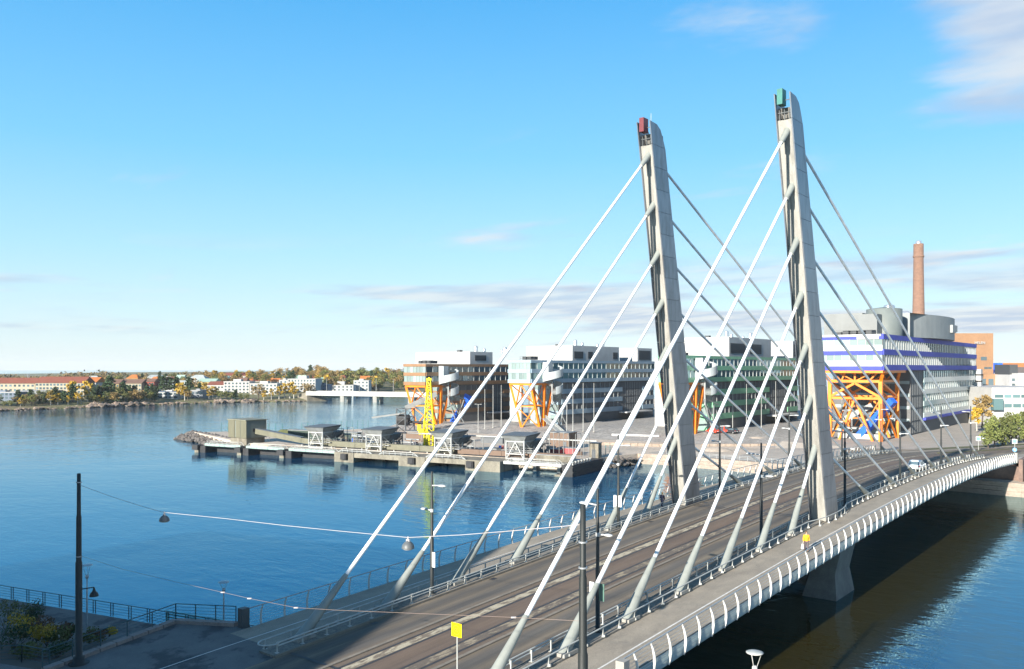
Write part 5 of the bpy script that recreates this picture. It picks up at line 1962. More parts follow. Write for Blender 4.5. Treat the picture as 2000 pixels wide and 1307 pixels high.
def sground(u, back):
    k = 1.0 + 0.35 * math.exp(-((u - 640) / 130.0) ** 2)
    for (r0, h0), (r1, h1) in zip(rows, rows[1:]):
        if r0 <= back <= r1:
            f = (back - r0) / (r1 - r0)
            return (h0 * (k if r0 > 60 else 1)) * (1 - f) + h1 * (k if r1 > 60 else 1) * f
    return 15


random.seed(5)
m = MB()
for i in range(330):
    u = random.uniform(-60, 600)
    big = 1.9 if (170 < u < 290 or 420 < u < 500) else 1.0
    d_ = sdep(u) + random.uniform(-1, 5) * big
    p = ray(u, 800, d_)
    rock(m, (p.x, p.y, random.uniform(-0.1, 0.9 * big)), random.uniform(0.5, 1.3) * big)
m.build('rocks', M_SROCK, kind='stuff')

M_CREAM = mat('plaster_cream', (0.31, 0.275, 0.205), (0.28, 0.25, 0.19), nscale=0.1, rough=0.9)
M_YPL = mat('plaster_yellow', (0.34, 0.26, 0.12), nscale=0.1, rough=0.9)
M_WPL = mat('plaster_white', (0.37, 0.365, 0.35), (0.33, 0.325, 0.315), nscale=0.1, rough=0.9)
M_GPL = mat('plaster_grey', (0.20, 0.215, 0.23), nscale=0.1, rough=0.9)
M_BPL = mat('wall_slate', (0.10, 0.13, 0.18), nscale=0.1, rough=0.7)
M_TILE = mat('roof_tile_red', (0.19, 0.058, 0.034), (0.16, 0.05, 0.03), nscale=0.3, rough=0.85)
M_TILEO = mat('roof_tile_orange', (0.40, 0.13, 0.03), nscale=0.3, rough=0.85)
M_TILEB = mat('roof_brown', (0.15, 0.085, 0.06), nscale=0.3, rough=0.85)
M_TINW = mat('roof_tin_pale', (0.34, 0.37, 0.36), nscale=0.3, rough=0.6)
M_TING = mat('roof_tin_green', (0.30, 0.42, 0.34), nscale=0.3, rough=0.6)
WIN = MB().box(-0.5, 0.5, -0.06, 0.06, -0.5, 0.5)
WME = None
FW = Vector((-sin(PSI), cos(PSI), 0))
RT = Vector((cos(PSI), sin(PSI), 0))


def house(label, u0, u1, vw, vb, dep, wall, roof=None, rh=0.0, nrow=3, ncol=8, kind='gable', depth=14, cat='apartment block', group=None, name='apartment_block', yaw=0.0, ww=1.4, wh=1.3):
    """far building: wall front from u0 to u1, eaves at vw, foot at vb; windows are separate panes"""
    global WME
    a, b = ray(u0, vw, dep), ray(u1, vw, dep)
    w = (b - a).length
    zb = ray(u0, vb, dep).z - 3
    t = thing(name, label, cat, (a.x, a.y, zb), PSI + yaw, group)
    H = a.z - zb
    MB().box(0, w, 0, depth, 0, H).build('wall', wall, t, local=True)
    if roof:
        if kind == 'gable':
            q = [(-0.4, -0.5, H), (w + 0.4, -0.5, H), (w + 0.4, depth + 0.5, H), (-0.4, depth + 0.5, H), (-0.2, depth / 2, H + rh), (w + 0.2, depth / 2, H + rh)]
            MB().add(q, [(0, 1, 5, 4), (2, 3, 4, 5), (1, 2, 5), (3, 0, 4), (3, 2, 1, 0)]).build('roof', roof, t, local=True)
        elif kind == 'hip':
            i_ = min(w * 0.3, depth / 2)
            q = [(-0.4, -0.5, H), (w + 0.4, -0.5, H), (w + 0.4, depth + 0.5, H), (-0.4, depth + 0.5, H), (i_, depth / 2, H + rh), (w - i_, depth / 2, H + rh)]
            MB().add(q, [(0, 1, 5, 4), (2, 3, 4, 5), (1, 2, 5), (3, 0, 4), (3, 2, 1, 0)]).build('roof', roof, t, local=True)
        else:
            MB().box(-0.2, w + 0.2, -0.2, depth, H, H + 0.4).build('roof', roof, t, local=True)
            MB().box(w * 0.3, w * 0.6, depth * 0.3, depth * 0.7, H + 0.42, H + 0.42 + rh).build('roof_house', wall, t, local=True)
    hv = ray(u0, vw, dep).z - ray(u0, vb, dep).z
    for r in range(nrow):
        for c in range(ncol):
            x = w * (c + 0.5) / ncol
            z = H - hv * (r + 0.5) / nrow
            if WME is None:
                o = WIN.build('window', G_DARK, t, local=True)
                WME = o.data
            else:
                o = bpy.data.objects.new('window', WME)
                C.objects.link(o)
                o.parent = t
            o.location = (x, -0.02, z)
            o.scale = (ww, 1, wh)
    return t


house('long cream apartment block with red tiled roof at the left edge of the far shore', -70, 68, 749, 775, 545, M_CREAM, M_TILE, 3.6, 3, 16)
house('long cream apartment block with red tiled roof, right half of the pair', 69, 164, 748, 776, 540, M_CREAM, M_TILE, 3.9, 4, 14)
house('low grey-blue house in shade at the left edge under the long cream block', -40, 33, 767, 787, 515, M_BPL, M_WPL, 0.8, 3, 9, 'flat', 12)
house('grey terrace in front of the long cream apartment block', 34, 100, 763, 778, 525, M_GPL, None, 0, 1, 9)
house('white house with bright orange roof beside the long cream block', 166, 187, 747, 772, 560, M_WPL, M_TILEO, 3.4, 3, 3, depth=16)
house('low yellow row house with brown roof on the far shore', 200, 232, 750, 764, 600, M_YPL, M_TILEB, 3.2, 2, 6)
house('pale yellow row house with brown roof left of the red gabled house', 233, 276, 749, 765, 605, M_CREAM, M_TILEB, 3.0, 2, 7)
house('small red brick gabled house on the far shore', 283, 301, 746, 760, 610, mat('red_brick_far', (0.27, 0.07, 0.05), nscale=0.2, rough=0.9), M_TILEB, 2.4, 2, 3, depth=10)
house('white house with pale tin roof right of the red gabled house', 310, 362, 752, 768, 615, M_WPL, M_TINW, 3.2, 2, 8)
house('modern low white house with dark ribbon windows on the shore', 308, 348, 766, 786, 560, M_WPL, M_BPL, 0.8, 3, 4, 'flat', 12, ww=2.6)
house('small villa with dark windows among yellow trees on the shore', 373, 396, 763, 782, 575, M_GPL, M_WPL, 0.8, 2, 3, 'flat', 10, ww=1.8)
house('white house with wide pale roof on the rise behind the shore', 364, 402, 742, 758, 690, M_WPL, M_TINW, 4.0, 1, 6, 'hip')
house('yellowish house with pale green roof on the rise', 385, 420, 746, 756, 680, M_YPL, M_TING, 2.6, 1, 5)
house('white gabled house with red roof left of the white apartment blocks', 405, 437, 752, 770, 630, M_WPL, M_TILE, 2.6, 2, 5)
house('white balconied apartment block on the shore, left one of the stepped pair', 437, 487, 746, 776, 625, M_WPL, M_WPL, 1.5, 5, 7, 'flat')
house('white balconied apartment block on the shore, right one of the stepped pair', 488, 541, 750, 782, 615, M_WPL, M_WPL, 1.5, 5, 7, 'flat')
house('large white apartment block with regular square windows on the shore', 562, 616, 741, 775, 640, M_WPL, M_WPL, 2.2, 6, 9, 'flat', 22, ww=1.1)
house('white set-back wing left of the large white apartment block', 545, 561.5, 743, 774, 646, M_WPL, M_WPL, 1.0, 5, 2, 'flat')
house('slate blue house right of the large white apartment block', 617, 641, 752, 771, 660, M_BPL, M_GPL, 1.0, 3, 4, 'flat')
house('white stepped terrace block behind the far bridge, lower part', 642, 690, 753, 770, 700, M_WPL, M_WPL, 2.8, 3, 6, 'flat')
house('white stepped terrace block behind the far bridge, taller right part', 690.5, 720, 744, 770, 715, M_WPL, M_WPL, 1.2, 4, 4, 'flat')
house('long white building with dark red roof on the hilltop', 432, 482, 734, 742, 840, M_WPL, M_TILE, 3.0, 1, 8)
house('pale domed building on the hilltop', 522, 546, 733, 744, 850, M_CREAM, M_TINW, 5.0, 1, 4, 'hip')
house('white hilltop house with a pale roof left of the mast', 288, 312, 737, 744, 860, M_WPL, M_TINW, 2.4, 1, 4)
house('white house with low tin roof on the left hill', 318, 345, 741, 748, 800, M_WPL, M_TILE, 2.4, 1, 5)
house('slim grey tower block just left of the brown-banded offices', 783, 790, 721, 752, 900, M_GPL, M_WPL, 1.0, 9, 2, 'flat', 10, cat='tower block', name='tower_block')
house('white hillside house among autumn trees above the stepped terrace', 648, 664, 739, 747, 800, M_WPL, M_TINW, 2.0, 1, 3)

# small houses scattered over the rise, told apart by wall and roof
random.seed(77)
walls = (('white', M_WPL), ('cream', M_CREAM), ('yellow', M_YPL), ('grey', M_GPL), ('white', M_WPL))
roofs = (('red', M_TILE), ('pale tin', M_TINW), ('brown', M_TILEB), ('green tin', M_TING), ('orange', M_TILEO))
spots = ((205, 'behind the row houses'), (232, 'behind the row houses'), (258, 'behind the row houses'), (322, 'left of the wide pale roof'), (350, 'left of the wide pale roof'), (392, 'right of the wide pale roof'), (415, 'right of the wide pale roof'), (452, 'above the stepped white blocks'), (470, 'above the stepped white blocks'), (495, 'above the stepped white blocks'), (512, 'above the stepped white blocks'), (533, 'left of the large white block'), (552, 'left of the large white block'), (585, 'above the large white block'), (604, 'above the large white block'), (628, 'above the slate blue house'), (668, 'above the stepped terrace'), (690, 'above the stepped terrace'), (712, 'above the stepped terrace'), (180, 'behind the orange-roofed house'), (300, 'behind the red gabled house'), (338, 'behind the low modern house'), (440, 'on the skyline by the dark red roof'), (500, 'on the skyline by the dark red roof'))
for i, (u, wh_) in enumerate(spots):
    (wn, wm), (rn, rm) = walls[(i * 3 + 1) % 5], roofs[(i * 2 + i // 5) % 5]
    w_ = random.uniform(13, 24)
    vt = random.uniform(739, 746)
    house('small %s house with %s roof %s' % (wn, rn, wh_), u - w_ / 2, u + w_ / 2, vt, vt + random.uniform(8, 12), random.uniform(730, 830), wm, rm, random.uniform(2.2, 3.6), 2, max(3, int(w_ / 3.5)), random.choice(('gable', 'hip')), 10, 'house', 'small houses on the rise', 'house')

# far road bridge on pale piers
t = thing('beam_bridge', 'low pale concrete road bridge on piers across the bay', 'bridge', ray(700, 785, 590))
e0, e1 = ray(607, 772, 600), ray(845, 775, 560)
d_ = (e1 - e0)
d_.z = 0
d_.normalize()
z1 = 5.2
a_, b_ = Vector((e0.x, e0.y, z1)), Vector((e1.x, e1.y, z1))
MB().beam(a_, b_, 11, 2.2).build('deck', M_WPL, t)
m = MB()
n_ = Vector((-d_.y, d_.x, 0)) * 5.6
for sgn in (-1, 1):
    m.beam(a_ + n_ * sgn + Vector((0, 0, 1.8)), b_ + n_ * sgn + Vector((0, 0, 1.8)), 0.15, 0.2)
    m.beam(a_ + n_ * sgn + Vector((0, 0, 1.35)), b_ + n_ * sgn + Vector((0, 0, 1.35)), 0.1, 0.5)
m.build('parapet', M_WPL, t)
for f in (0.3, 0.57, 0.85):
    c_ = a_.lerp(b_, f)
    for s in (-4, 4):
        q = c_ + n_ * (s / 5.6)
        MB().rbox((q.x, q.y, -2), 2.6, 2.0, 6.0, PSI).build('pier', M_CONC, t)
MB().hexa([a_ + Vector((-12, -9, -6.5)), a_ + Vector((5, -7, -6.5)), a_ + Vector((8, 9, -6.5)), a_ + Vector((-14, 12, -6.5)), a_ + Vector((-4, -5, 0.6)), a_ + Vector((1, -4, 0.6)), a_ + Vector((2, 6, 0.6)), a_ + Vector((-6, 6, 0.6))]).build('abutment', M_DOCKC, t)
for k, f in enumerate((0.1, 0.24, 0.38, 0.52, 0.66)):
    c_ = a_.lerp(b_, f) + n_ * 0.9
    MB().tube((c_.x, c_.y, z1 + 1), (c_.x, c_.y, z1 + 10.5), 0.14, 0.09, 6).build('lamp_mast', M_WRAIL, t)
# masts on the skyline
for u, v0, v1, dep_, lab in ((54, 731, 741, 548, 'twin dark flue standing on the red roof of the long cream block'),):
    p = ray(u, v1, dep_ + 6)
    t = thing('roof_flue', lab, 'chimney', p)
    for dx in (0, 1.1):
        q = p + RT * dx
        MB().tube(q, q + Vector((0, 0, 3.6)), 0.28, 0.28, 8).build('flue', M_GPL, t)
for u, v0, v1, lab in ((558, 722, 738, 'thin dark mast on the wooded hilltop'), (293, 731, 742, 'thin mast on the white hilltop house')):
    p = ray(u, v1, 852)
    t = thing('mast', lab, 'mast', p)
    MB().tube(p - Vector((0, 0, 4)), p + Vector((0, 0, (v1 - v0) * 852 / FPX)), 0.35, 0.12, 6).build('pole', M_GPL, t)

# trees on the far shore
random.seed(21)
n_tree = 0


def shore_tree(kind, u, back, hpx, where):
    dep_ = sdep(u) + back
    p = ray(u, 760, dep_)
    p.z = sground(u, back) - 0.3
    word = {'pine': 'dark green pine', 'yellow': 'yellow birch', 'orange': 'orange-brown autumn tree', 'green': 'green leafy tree'}[kind]
    tree(kind, p, 1.18 * hpx * dep_ / FPX, '%s %s' % (word, where), '%s trees %s' % (kind, where), wide=random.uniform(0.95, 1.35) * (0.85 if kind == 'yellow' else 1.0) * (1.25 if kind != 'pine' else 1.0))


w1 = 'on the shore below the long cream blocks'
for u, k, h, b in ((35, 'pine', 27, 14), (60, 'pine', 25, 20), (77, 'green', 24, 16), (88, 'pine', 18, 12), (108, 'pine', 27, 22), (124, 'pine', 22, 16), (142, 'pine', 32, 20), (40, 'yellow', 17, 8), (68, 'orange', 20, 10), (99, 'yellow', 26, 9), (113, 'yellow', 22, 9), (133, 'yellow', 18, 8), (152, 'yellow', 22, 9), (159, 'yellow', 21, 10), (142, 'yellow', 36, 26), (8, 'green', 10, 10), (20, 'green', 12, 9), (48, 'orange', 14, 9), (-15, 'green', 18, 12), (-30, 'pine', 24, 18)):
    shore_tree(k, u, b, h, w1)
w2 = 'on the shore left of the low white house'
for u, k, h, b in ((171, 'yellow', 38, 22), (183, 'pine', 28, 14), (192, 'pine', 30, 16), (176, 'green', 18, 10), (186, 'green', 16, 9), (205, 'pine', 32, 24), (214, 'pine', 40, 30), (222, 'pine', 26, 16), (232, 'green', 24, 20), (241, 'pine', 30, 26), (252, 'pine', 26, 22), (262, 'pine', 24, 26), (262, 'orange', 22, 9), (272, 'orange', 22, 8), (281, 'green', 18, 8), (287, 'pine', 26, 16), (297, 'pine', 28, 20), (303, 'pine', 25, 14), (247, 'green', 20, 10), (199, 'orange', 26, 26), (210, 'green', 20, 12), (228, 'pine', 20, 8)):
    shore_tree(k, u, b, h, w2)
w3 = 'on the shore right of the low white house'
for u, k, h, b in ((318, 'pine', 32, 60), (331, 'pine', 30, 60), (345, 'pine', 30, 60), (353, 'yellow', 30, 16), (361, 'yellow', 27, 10), (367, 'orange', 20, 9), (370, 'pine', 34, 30), (378, 'orange', 28, 50), (400, 'yellow', 26, 26), (408, 'yellow', 22, 10), (416, 'yellow', 24, 12), (424, 'yellow', 20, 14), (431, 'green', 17, 8), (442, 'green', 16, 8), (452, 'green', 15, 7), (460, 'pine', 18, 8), (470, 'green', 12, 6), (482, 'green', 11, 5), (390, 'pine', 22, 40)):
    shore_tree(k, u, b, h, w3)
w4 = 'in front of the white apartment blocks'
for u, k, h, b in ((505, 'orange', 26, 8), (515, 'yellow', 18, 6), (530, 'yellow', 20, 6), (545, 'yellow', 22, 8), (556, 'yellow', 28, 12), (566, 'yellow', 30, 12), (574, 'yellow', 24, 10), (598, 'orange', 26, 10), (608, 'orange', 24, 10)):
    shore_tree(k, u, b, h, w4)
for i in range(46):
    u = random.uniform(-20, 310)
    shore_tree(random.choice(('green', 'green', 'pine', 'pine', 'yellow', 'orange')), u, random.uniform(6, 26), random.uniform(9, 22), 'low along the left shore')
w5 = 'on the wooded hill above the far bridge'
for i in range(85):
    u = random.uniform(618, 792)
    shore_tree(random.choice(('yellow', 'orange', 'orange', 'green', 'green', 'pine')), u, random.choice((20, 40, 70, 110, 160)) + random.uniform(0, 20), random.uniform(14, 25), w5)
w6 = 'on the ridge behind the white blocks'
for i in range(70):
    u = random.uniform(400, 640)
    shore_tree(random.choice(('orange', 'orange', 'yellow', 'green', 'pine')), u, random.uniform(150, 320), random.uniform(12, 22), w6)
w7 = 'on the ridge behind the row houses'
for i in range(45):
    u = random.uniform(165, 400)
    shore_tree(random.choice(('pine', 'pine', 'orange', 'green')), u, random.uniform(130, 330), random.uniform(9, 17), w7)
# the most distant wood, one mass on the skyline
random.seed(3)
m = MB()
for i in range(1900):
    u = random.uniform(-90, 800)
    dep_ = random.uniform(1000, 1300)
    p = ray(u, 740, dep_)
    r = random.uniform(2, 5)
    top = 733 + 4 * sin(u * 0.03) - (5 if 190 < u < 290 else 0) - (7 if u > 560 else 0)
    p.z = ray(u, top, dep_).z - random.uniform(0, 9)
    leaves(m, p, (r, r, r * 0.8), 7, 1.5)
m.build('distant_wood', mat('distant_leaves', (0.07, 0.08, 0.035), (0.17, 0.10, 0.035), nscale=0.02, detail=4, rough=0.9, info=0), kind='stuff')

# ------------------------------------------------------------------ street trees behind the road on the far bank
random.seed(8)
for i, (u, v, h) in enumerate(((1930, 877, 56), (1943, 873, 62), (1957, 870, 58), (1971, 867, 63), (1985, 864, 60), (1998, 861, 64), (2014, 858, 66))):
    p = on_z(u, v, 4.7)
    tree('linden', p, h * 200 / FPX, ('%s green-gold street tree of the row at the right edge' % ('leftmost', 'second', 'third', 'fourth', 'fifth', 'sixth', 'seventh')[i]), 'street trees at the right edge', 44, wide=0.9)
tree('orange', on_z(1918, 836, 4.5), 10.5, 'orange autumn tree in front of the brick power station wing', 'autumn tree', 60)
tree('yellow', on_z(1908, 842, 4.5), 7.5, 'small yellow tree at the corner of the blue and white offices', 'autumn tree by offices', 60)


# ------------------------------------------------------------------ near bank
def poly_prism(pts, z0, zf, mt, name, kind='structure'):
    """flat-sided land: top follows zf(x, y)"""
    n = len(pts)
    P = [(x, y, z0) for x, y in pts] + [(x, y, zf(x, y)) for x, y in pts]
    return MB().add(P, [tuple(range(n, 2 * n))] + [(i, (i + 1) % n, n + (i + 1) % n, n + i) for i in range(n)]).build(name, mt, kind=kind)


prom = [(-150, -85.2), (-47.3, -59.2), (-14, -50.8), (15, -47.5), (15, -170), (-150, -170)]
poly_prism(prom, -3, lambda x, y: 2.2, M_PLAZA, 'promenade')
plaza = [(-6.97, -57.2), (-13.4, -56.6), (-14.3, -55.75), (-18.74, -57.9), (-17.0, -67.4), (-22.5, -69.2), (-30, -71), (-30, -71.01), (-30, -90), (-6.97, -90)]
m = MB()
# strips so that the surface follows the slope of the road
ys = [-55.8, -57.9, -60, -63, -67.4, -72, -80, -100, -130]


def xleft(y):
    if y > -57.9:
        return -14.3 + (-18.74 + 14.3) * (-55.75 - y) / 2.15
    if y > -67.4:
        return -18.74 + (1.74) * (-57.9 - y) / 9.5
    return -17.0 - min(16, (-67.4 - y) * 3.2)


P, F = [], []
for y in ys:
    P += [(xleft(y), y, -3), (xleft(y), y, zd(y) - 0.005), (-6.94, y, zd(y) - 0.005), (-6.94, y, -3)]
for i in range(len(ys) - 1):
    for j in range(3):
        F.append((i * 4 + j, i * 4 + j + 1, i * 4 + j + 5, i * 4 + j + 4))
F.append((0, 3, 2, 1))
MB().add(P, F).build('plaza', M_PLAZA, kind='structure')
strip(lambda s: xl(s) + 2.0, lambda s: xl(s) + 2.1, -100, -57.1, 0.004).build('lane_line', M_LINE, kind='structure')
# right bank
rb = [(8.5, -62), (8.5, -130), (70, -130), (70, -58), (14, -50.2), (13.3, -49.2), (8.6, -49.4)]
P = []
MB().add([(14.2, -50.6, -3), (70, -60, -3), (70, -130, -3), (14.2, -130, -3), (14.2, -50.6, 4.95), (70, -60, 4.95), (70, -130, 4.95), (14.2, -130, 4.95)], [(4, 5, 6, 7), (0, 1, 5, 4), (1, 2, 6, 5), (3, 0, 4, 7)]).build('promenade', M_PAVE, kind='structure')
strip(8.5, 14.19, -130, -62.0, 0.0, thick=6).build('pavement', M_WALK, kind='structure')
MB().hexa([(-13.3, -62, -3), (13.2, -62, -3), (13.2, -50.5, -3), (-13.3, -50.5, -3), (-13.3, -62, 3.2), (13.2, -62, 3.2), (13.2, -50.5, 3.9), (-13.3, -50.5, 3.9)]).build('abutment', M_CONC_D, kind='structure')

# granite kerb and teal railing round the plaza
M_PINK = mat('kerb_pink', (0.25, 0.20, 0.18), (0.20, 0.16, 0.145), nscale=1.0, rough=0.85, fine=0.15, fscale=8)
M_TEALR = mat('railing_teal', (0.03, 0.075, 0.085), nscale=2, rough=0.5)
K = [(-17.05, -67.6), (-18.74, -57.9), (-14.35, -55.8)]
kb = thing('granite_kerb', 'pinkish granite kerb along the edge of the shaded plaza', 'kerb', (K[1][0], K[1][1], 4.9))
for a, b in zip(K, K[1:]):
    a, b = Vector(a), Vector(b)
    n = max(2, int((b - a).length / 1.2))
    for i in range(n):
        p, q = a.lerp(b, i / n + 0.004), a.lerp(b, (i + 1) / n - 0.004)
        MB().beam((p.x, p.y, zd(p.y) + 0.02), (q.x, q.y, zd(q.y) + 0.02), 0.55, 0.42).build('kerb_stone', M_PINK, kb)


def railing(pts, h, nrail, label, mt, post_every=2.0, pair=0.0, group=None):
    t = thing('railing', label, 'railing', pts[0], 0, group)
    for a, b in zip(pts, pts[1:]):
        a, b = Vector(a), Vector(b)
        m = MB()
        for k in range(nrail):
            z = h * (k + 1) / nrail
            m.tube(a + Vector((0, 0, z)), b + Vector((0, 0, z)), 0.035 if k == nrail - 1 else 0.014, None, 6)
        m.build('rail', mt, t)
        n = max(1, int(round((b - a).length / post_every)))
        d = (b - a).normalized()
        for i in range(n + 1):
            c = a.lerp(b, i / n)
            for s in ((-pair, pair) if pair else (0,)):
                MB().beam(c + d * s, c + d * s + Vector((0, 0, h)), 0.055, 0.055).build('post', mt, t)
    return t


railing([(K[0][0] - 0.15, K[0][1], zd(K[0][1]) + 0.2), (K[1][0] - 0.12, K[1][1] + 0.1, zd(K[1][1]) + 0.2), (K[2][0] - 0.2, K[2][1] + 0.1, zd(K[2][1]) + 0.2)], 1.1, 5, 'dark teal railing on the granite kerb of the plaza', M_TEALR, 1.9)
railing([(-75, -66.2, 2.2), (-47.3, -59.1, 2.2), (-31.0, -54.95, 2.2), (-14.6, -50.85, 2.2)], 1.12, 5, 'dark teal railing with paired posts along the lower waterside promenade', M_TEALR, 2.05, 0.14)
railing([(-27, -70.5, 4.25), (-21.4, -68.6, 4.3), (-20.2, -67.6, 4.35), (-17.6, -67.0, 4.4)], 1.1, 5, 'dark teal railing at the bottom left corner in front of the shrubs', M_TEALR, 1.8)
MB().add([(-40, -76, 4.2), (-17.1, -67.5, 4.42), (-17.1, -80, 4.35), (-40, -85, 4.2), (-40, -76, -2), (-17.1, -67.5, -2)], [(0, 3, 2, 1), (4, 0, 1, 5)]).build('pavement', M_PAVE, kind='structure')
# pale turquoise bench rail lit at the water's edge
M_TURQ = mat('turquoise_paint', (0.16, 0.50, 0.50), nscale=2, rough=0.5)
t = thing('bench', 'pale turquoise slatted bench at the lower promenade edge below the plaza corner', 'bench', (-27, -53.6, 2.2))
p0, p1 = Vector((-27.4, -53.75, 2.2)), Vector((-21.4, -52.3, 2.2))
for k, z in enumerate((0.35, 0.6, 0.85, 1.05)):
    MB().beam(p0 + Vector((0, 0, z)), p1 + Vector((0, 0, z)), 0.05, 0.12).build('slat', M_TURQ, t)
for f in (0.02, 0.5, 0.98):
    c_ = p0.lerp(p1, f)
    MB().beam(c_, c_ + Vector((0, 0, 1.05)), 0.08, 0.08).build('leg', M_TURQ, t)
# ramp between the promenade and the plaza
a_, b_ = Vector((-18.6, -66.5, 3.3)), Vector((-21.2, -56.5, 2.22))
MB().hexa([a_ + Vector((-2.2, -0.4, -3)), a_ + Vector((0.2, 0, -3)), b_ + Vector((0.9, 0.2, -3)), b_ + Vector((-2, -0.4, -3)), a_ + Vector((-2.2, -0.4, 0)), a_ + Vector((0.2, 0, 0)), b_ + Vector((0.9, 0.2, 0)), b_ + Vector((-2, -0.4, 0))]).build('ramp', mat('ramp_stone', (0.27, 0.245, 0.19), nscale=0.6, rough=0.9, fine=0.15, fscale=8), kind='structure')
# planting bed and shrubs
bedm = MB()
bedm.add([(-45, -74, 2.3), (-33, -64.5, 2.35), (-22, -60.8, 2.4), (-19.2, -60.5, 3.0), (-17.3, -67.0, 4.2), (-22, -69.3, 4.1), (-40, -75.8, 4.0)], [(0, 1, 2, 3, 4, 5, 6)])
bedm.build('planting_bed', mat('soil', (0.05, 0.04, 0.03), nscale=1, rough=0.95), kind='structure')


def shrub(loc, r, h, mt, n, label, flowers=None, cat='shrub'):
    t = thing('shrub', label, cat, loc, 0, 'shrubs in the bed at the bottom left')
    m = MB()
    st = MB()
    for k in range(7):
        a = random.uniform(0, 6.28)
        d = random.uniform(0.2, 0.7) * r
        c = (loc[0] + cos(a) * d, loc[1] + sin(a) * d, loc[2] + h * random.uniform(0.35, 0.85))
        st.tube(loc, c, 0.025, 0.008, 5)
        leaves(m, c, (r * 0.5, r * 0.5, h * 0.28), n // 7, 0.09)
    m.build('leaves', mt, t)
    st.build('stems', M_BARK, t)
    if flowers:
        f = MB()
        for k in range(flowers):
            a = random.uniform(0, 6.28)
            leaves(f, (loc[0] + cos(a) * r * 0.7, loc[1] + sin(a) * r * 0.7, loc[2] + h * random.uniform(0.4, 0.95)), (0.06, 0.06, 0.06), 3, 0.06)
        f.build('flowers', M_WPL, t)


random.seed(14)
SH = [((12, 1232), 1.9, 2.6, 'green', 'tall dark green shrub at the far left of the bed'), ((40, 1246), 1.4, 2.0, 'yellow', 'yellow-leaved shrub at the left of the bed'), ((28, 1262), 1.6, 1.8, 'pine', 'low dark shrub under the yellow one at the left'), ((62, 1222), 1.3, 2.4, 'pine', 'tall thin dark shrub behind the yellow one'), ((75, 1248), 1.5, 1.8, 'rust', 'rust brown shrub in the middle of the bed'), ((92, 1258), 1.1, 1.6, 'yellow', 'small yellow shrub with pale flowers mid bed'), ((104, 1262), 1.1, 1.4, 'green', 'green shrub with white flowers beside the dark pole'), ((118, 1250), 1.2, 1.4, 'rust', 'rust brown shrub just left of the dark pole'), ((132, 1246), 1.0, 1.2, 'pine', 'low dark shrub behind the dark pole'), ((175, 1252), 1.2, 1.0, 'green', 'low green shrub right of the dark pole'), ((192, 1246), 0.9, 0.9, 'rust', 'small brown shrub beside the plaza kerb'), ((60, 1284), 1.3, 1.3, 'green', 'green shrub behind the bottom left railing'), ((110, 1283), 1.1, 1.1, 'pine', 'dark shrub behind the bottom left railing near the pole'), ((212, 1240), 0.7, 0.7, 'yellow', 'tiny yellow shrub at the end of the bed by the kerb')]
for (u, v), r, h, k, lab in SH:
    z = 2.6 if v < 1255 else 3.3
    p = on_z(u, v, z)
    p.z = z - 0.2
    shrub(tuple(p), r, h, LM[k], 700, lab, 9 if 'flower' in lab else None)

# promenade lamps: mushroom heads on slim posts
def park_lamp(base, h, label, mt):
    t = thing('park_lamp', label, 'street lamp', base, 0, 'mushroom-topped lamps on the quays')
    x, y, z = base
    MB().lathe(base, [(0.07, 0), (0.06, h * 0.62), (0.045, h * 0.63), (0.045, h * 0.78)], 10).build('post', mt, t)
    MB().lathe((x, y, z + h * 0.76), [(0.06, 0), (0.13, 0.12), (0.13, 0.3), (0.07, 0.36)], 12).build('lantern', mt, t)
    MB().lathe((x, y, z + h - 0.08), [(0.41, 0), (0.42, 0.03), (0.3, 0.07), (0.05, 0.1)], 20).build('disc', mt, t)
    for k in range(3):
        a = 2.1 * k + 0.4
        MB().tube((x + 0.1 * cos(a), y + 0.1 * sin(a), z + h * 0.76 + 0.3), (x + 0.33 * cos(a), y + 0.33 * sin(a), z + h - 0.06), 0.014, None, 5).build('strut', mt, t)


p = on_z(437, 1226, 2.2)
park_lamp((p.x, p.y, 2.2), 3.75, 'dark mushroom-topped lamp at the water behind the plaza corner', M_GALV)
p = on_z(170, 1222, 2.2)
park_lamp((p.x, p.y, 2.2), 5.0, 'dark mushroom-topped lamp right behind the tall dark pole', M_GALV)
p = ray(1474, 1272, 41.5)
park_lamp((p.x, p.y, 4.95), p.z + 0.0 - 4.95, 'pale mushroom-topped lamp at the bottom edge over the dark water', M_RAILW)

# ------------------------------------------------------------------ tall tram poles, span wires, hanging lamps
PL = Vector((-16.6, -65.66, zd(-65.66)))
pr = ray(1138.5, 985, 34)
PR = Vector((pr.x, pr.y, 4.95))
for P0, top, lab in ((PL, 16.55, 'tall stepped dark tram pole on the shaded plaza at the left'), (PR, pr.z, 'tall stepped dark tram pole rising in front of the bridge stays at the bottom')):
    t = thing('tram_pole', lab, 'pole', P0)
    H = top - P0.z
    MB().lathe(tuple(P0), [(0.62, 0), (0.62, 0.05), (0.36, 0.06), (0.34, 0.45), (0.21, 0.5), (0.20, H * 0.53), (0.165, H * 0.54), (0.155, H * 0.77), (0.125, H * 0.78), (0.115, H - 0.02), (0.03, H)], 18).build('pole', M_DARKP, t)
    for f in (0.56, 0.95) if P0 is PL else (0.80, 0.88):
        MB().lathe((P0.x, P0.y, P0.z + H * f), [(0.18, 0), (0.18, 0.06)], 14).build('clamp', M_GALV, t)


def on_wire(u, v):
    """point on the vertical plane through both poles"""
    n = Vector((-(PR - PL).y, (PR - PL).x, 0))
    a = ray(u, v, 1.0)
    o = Vector((CX, CY, CH))
    d = a - o
    return o + d * ((PL - o).dot(n) / d.dot(n))


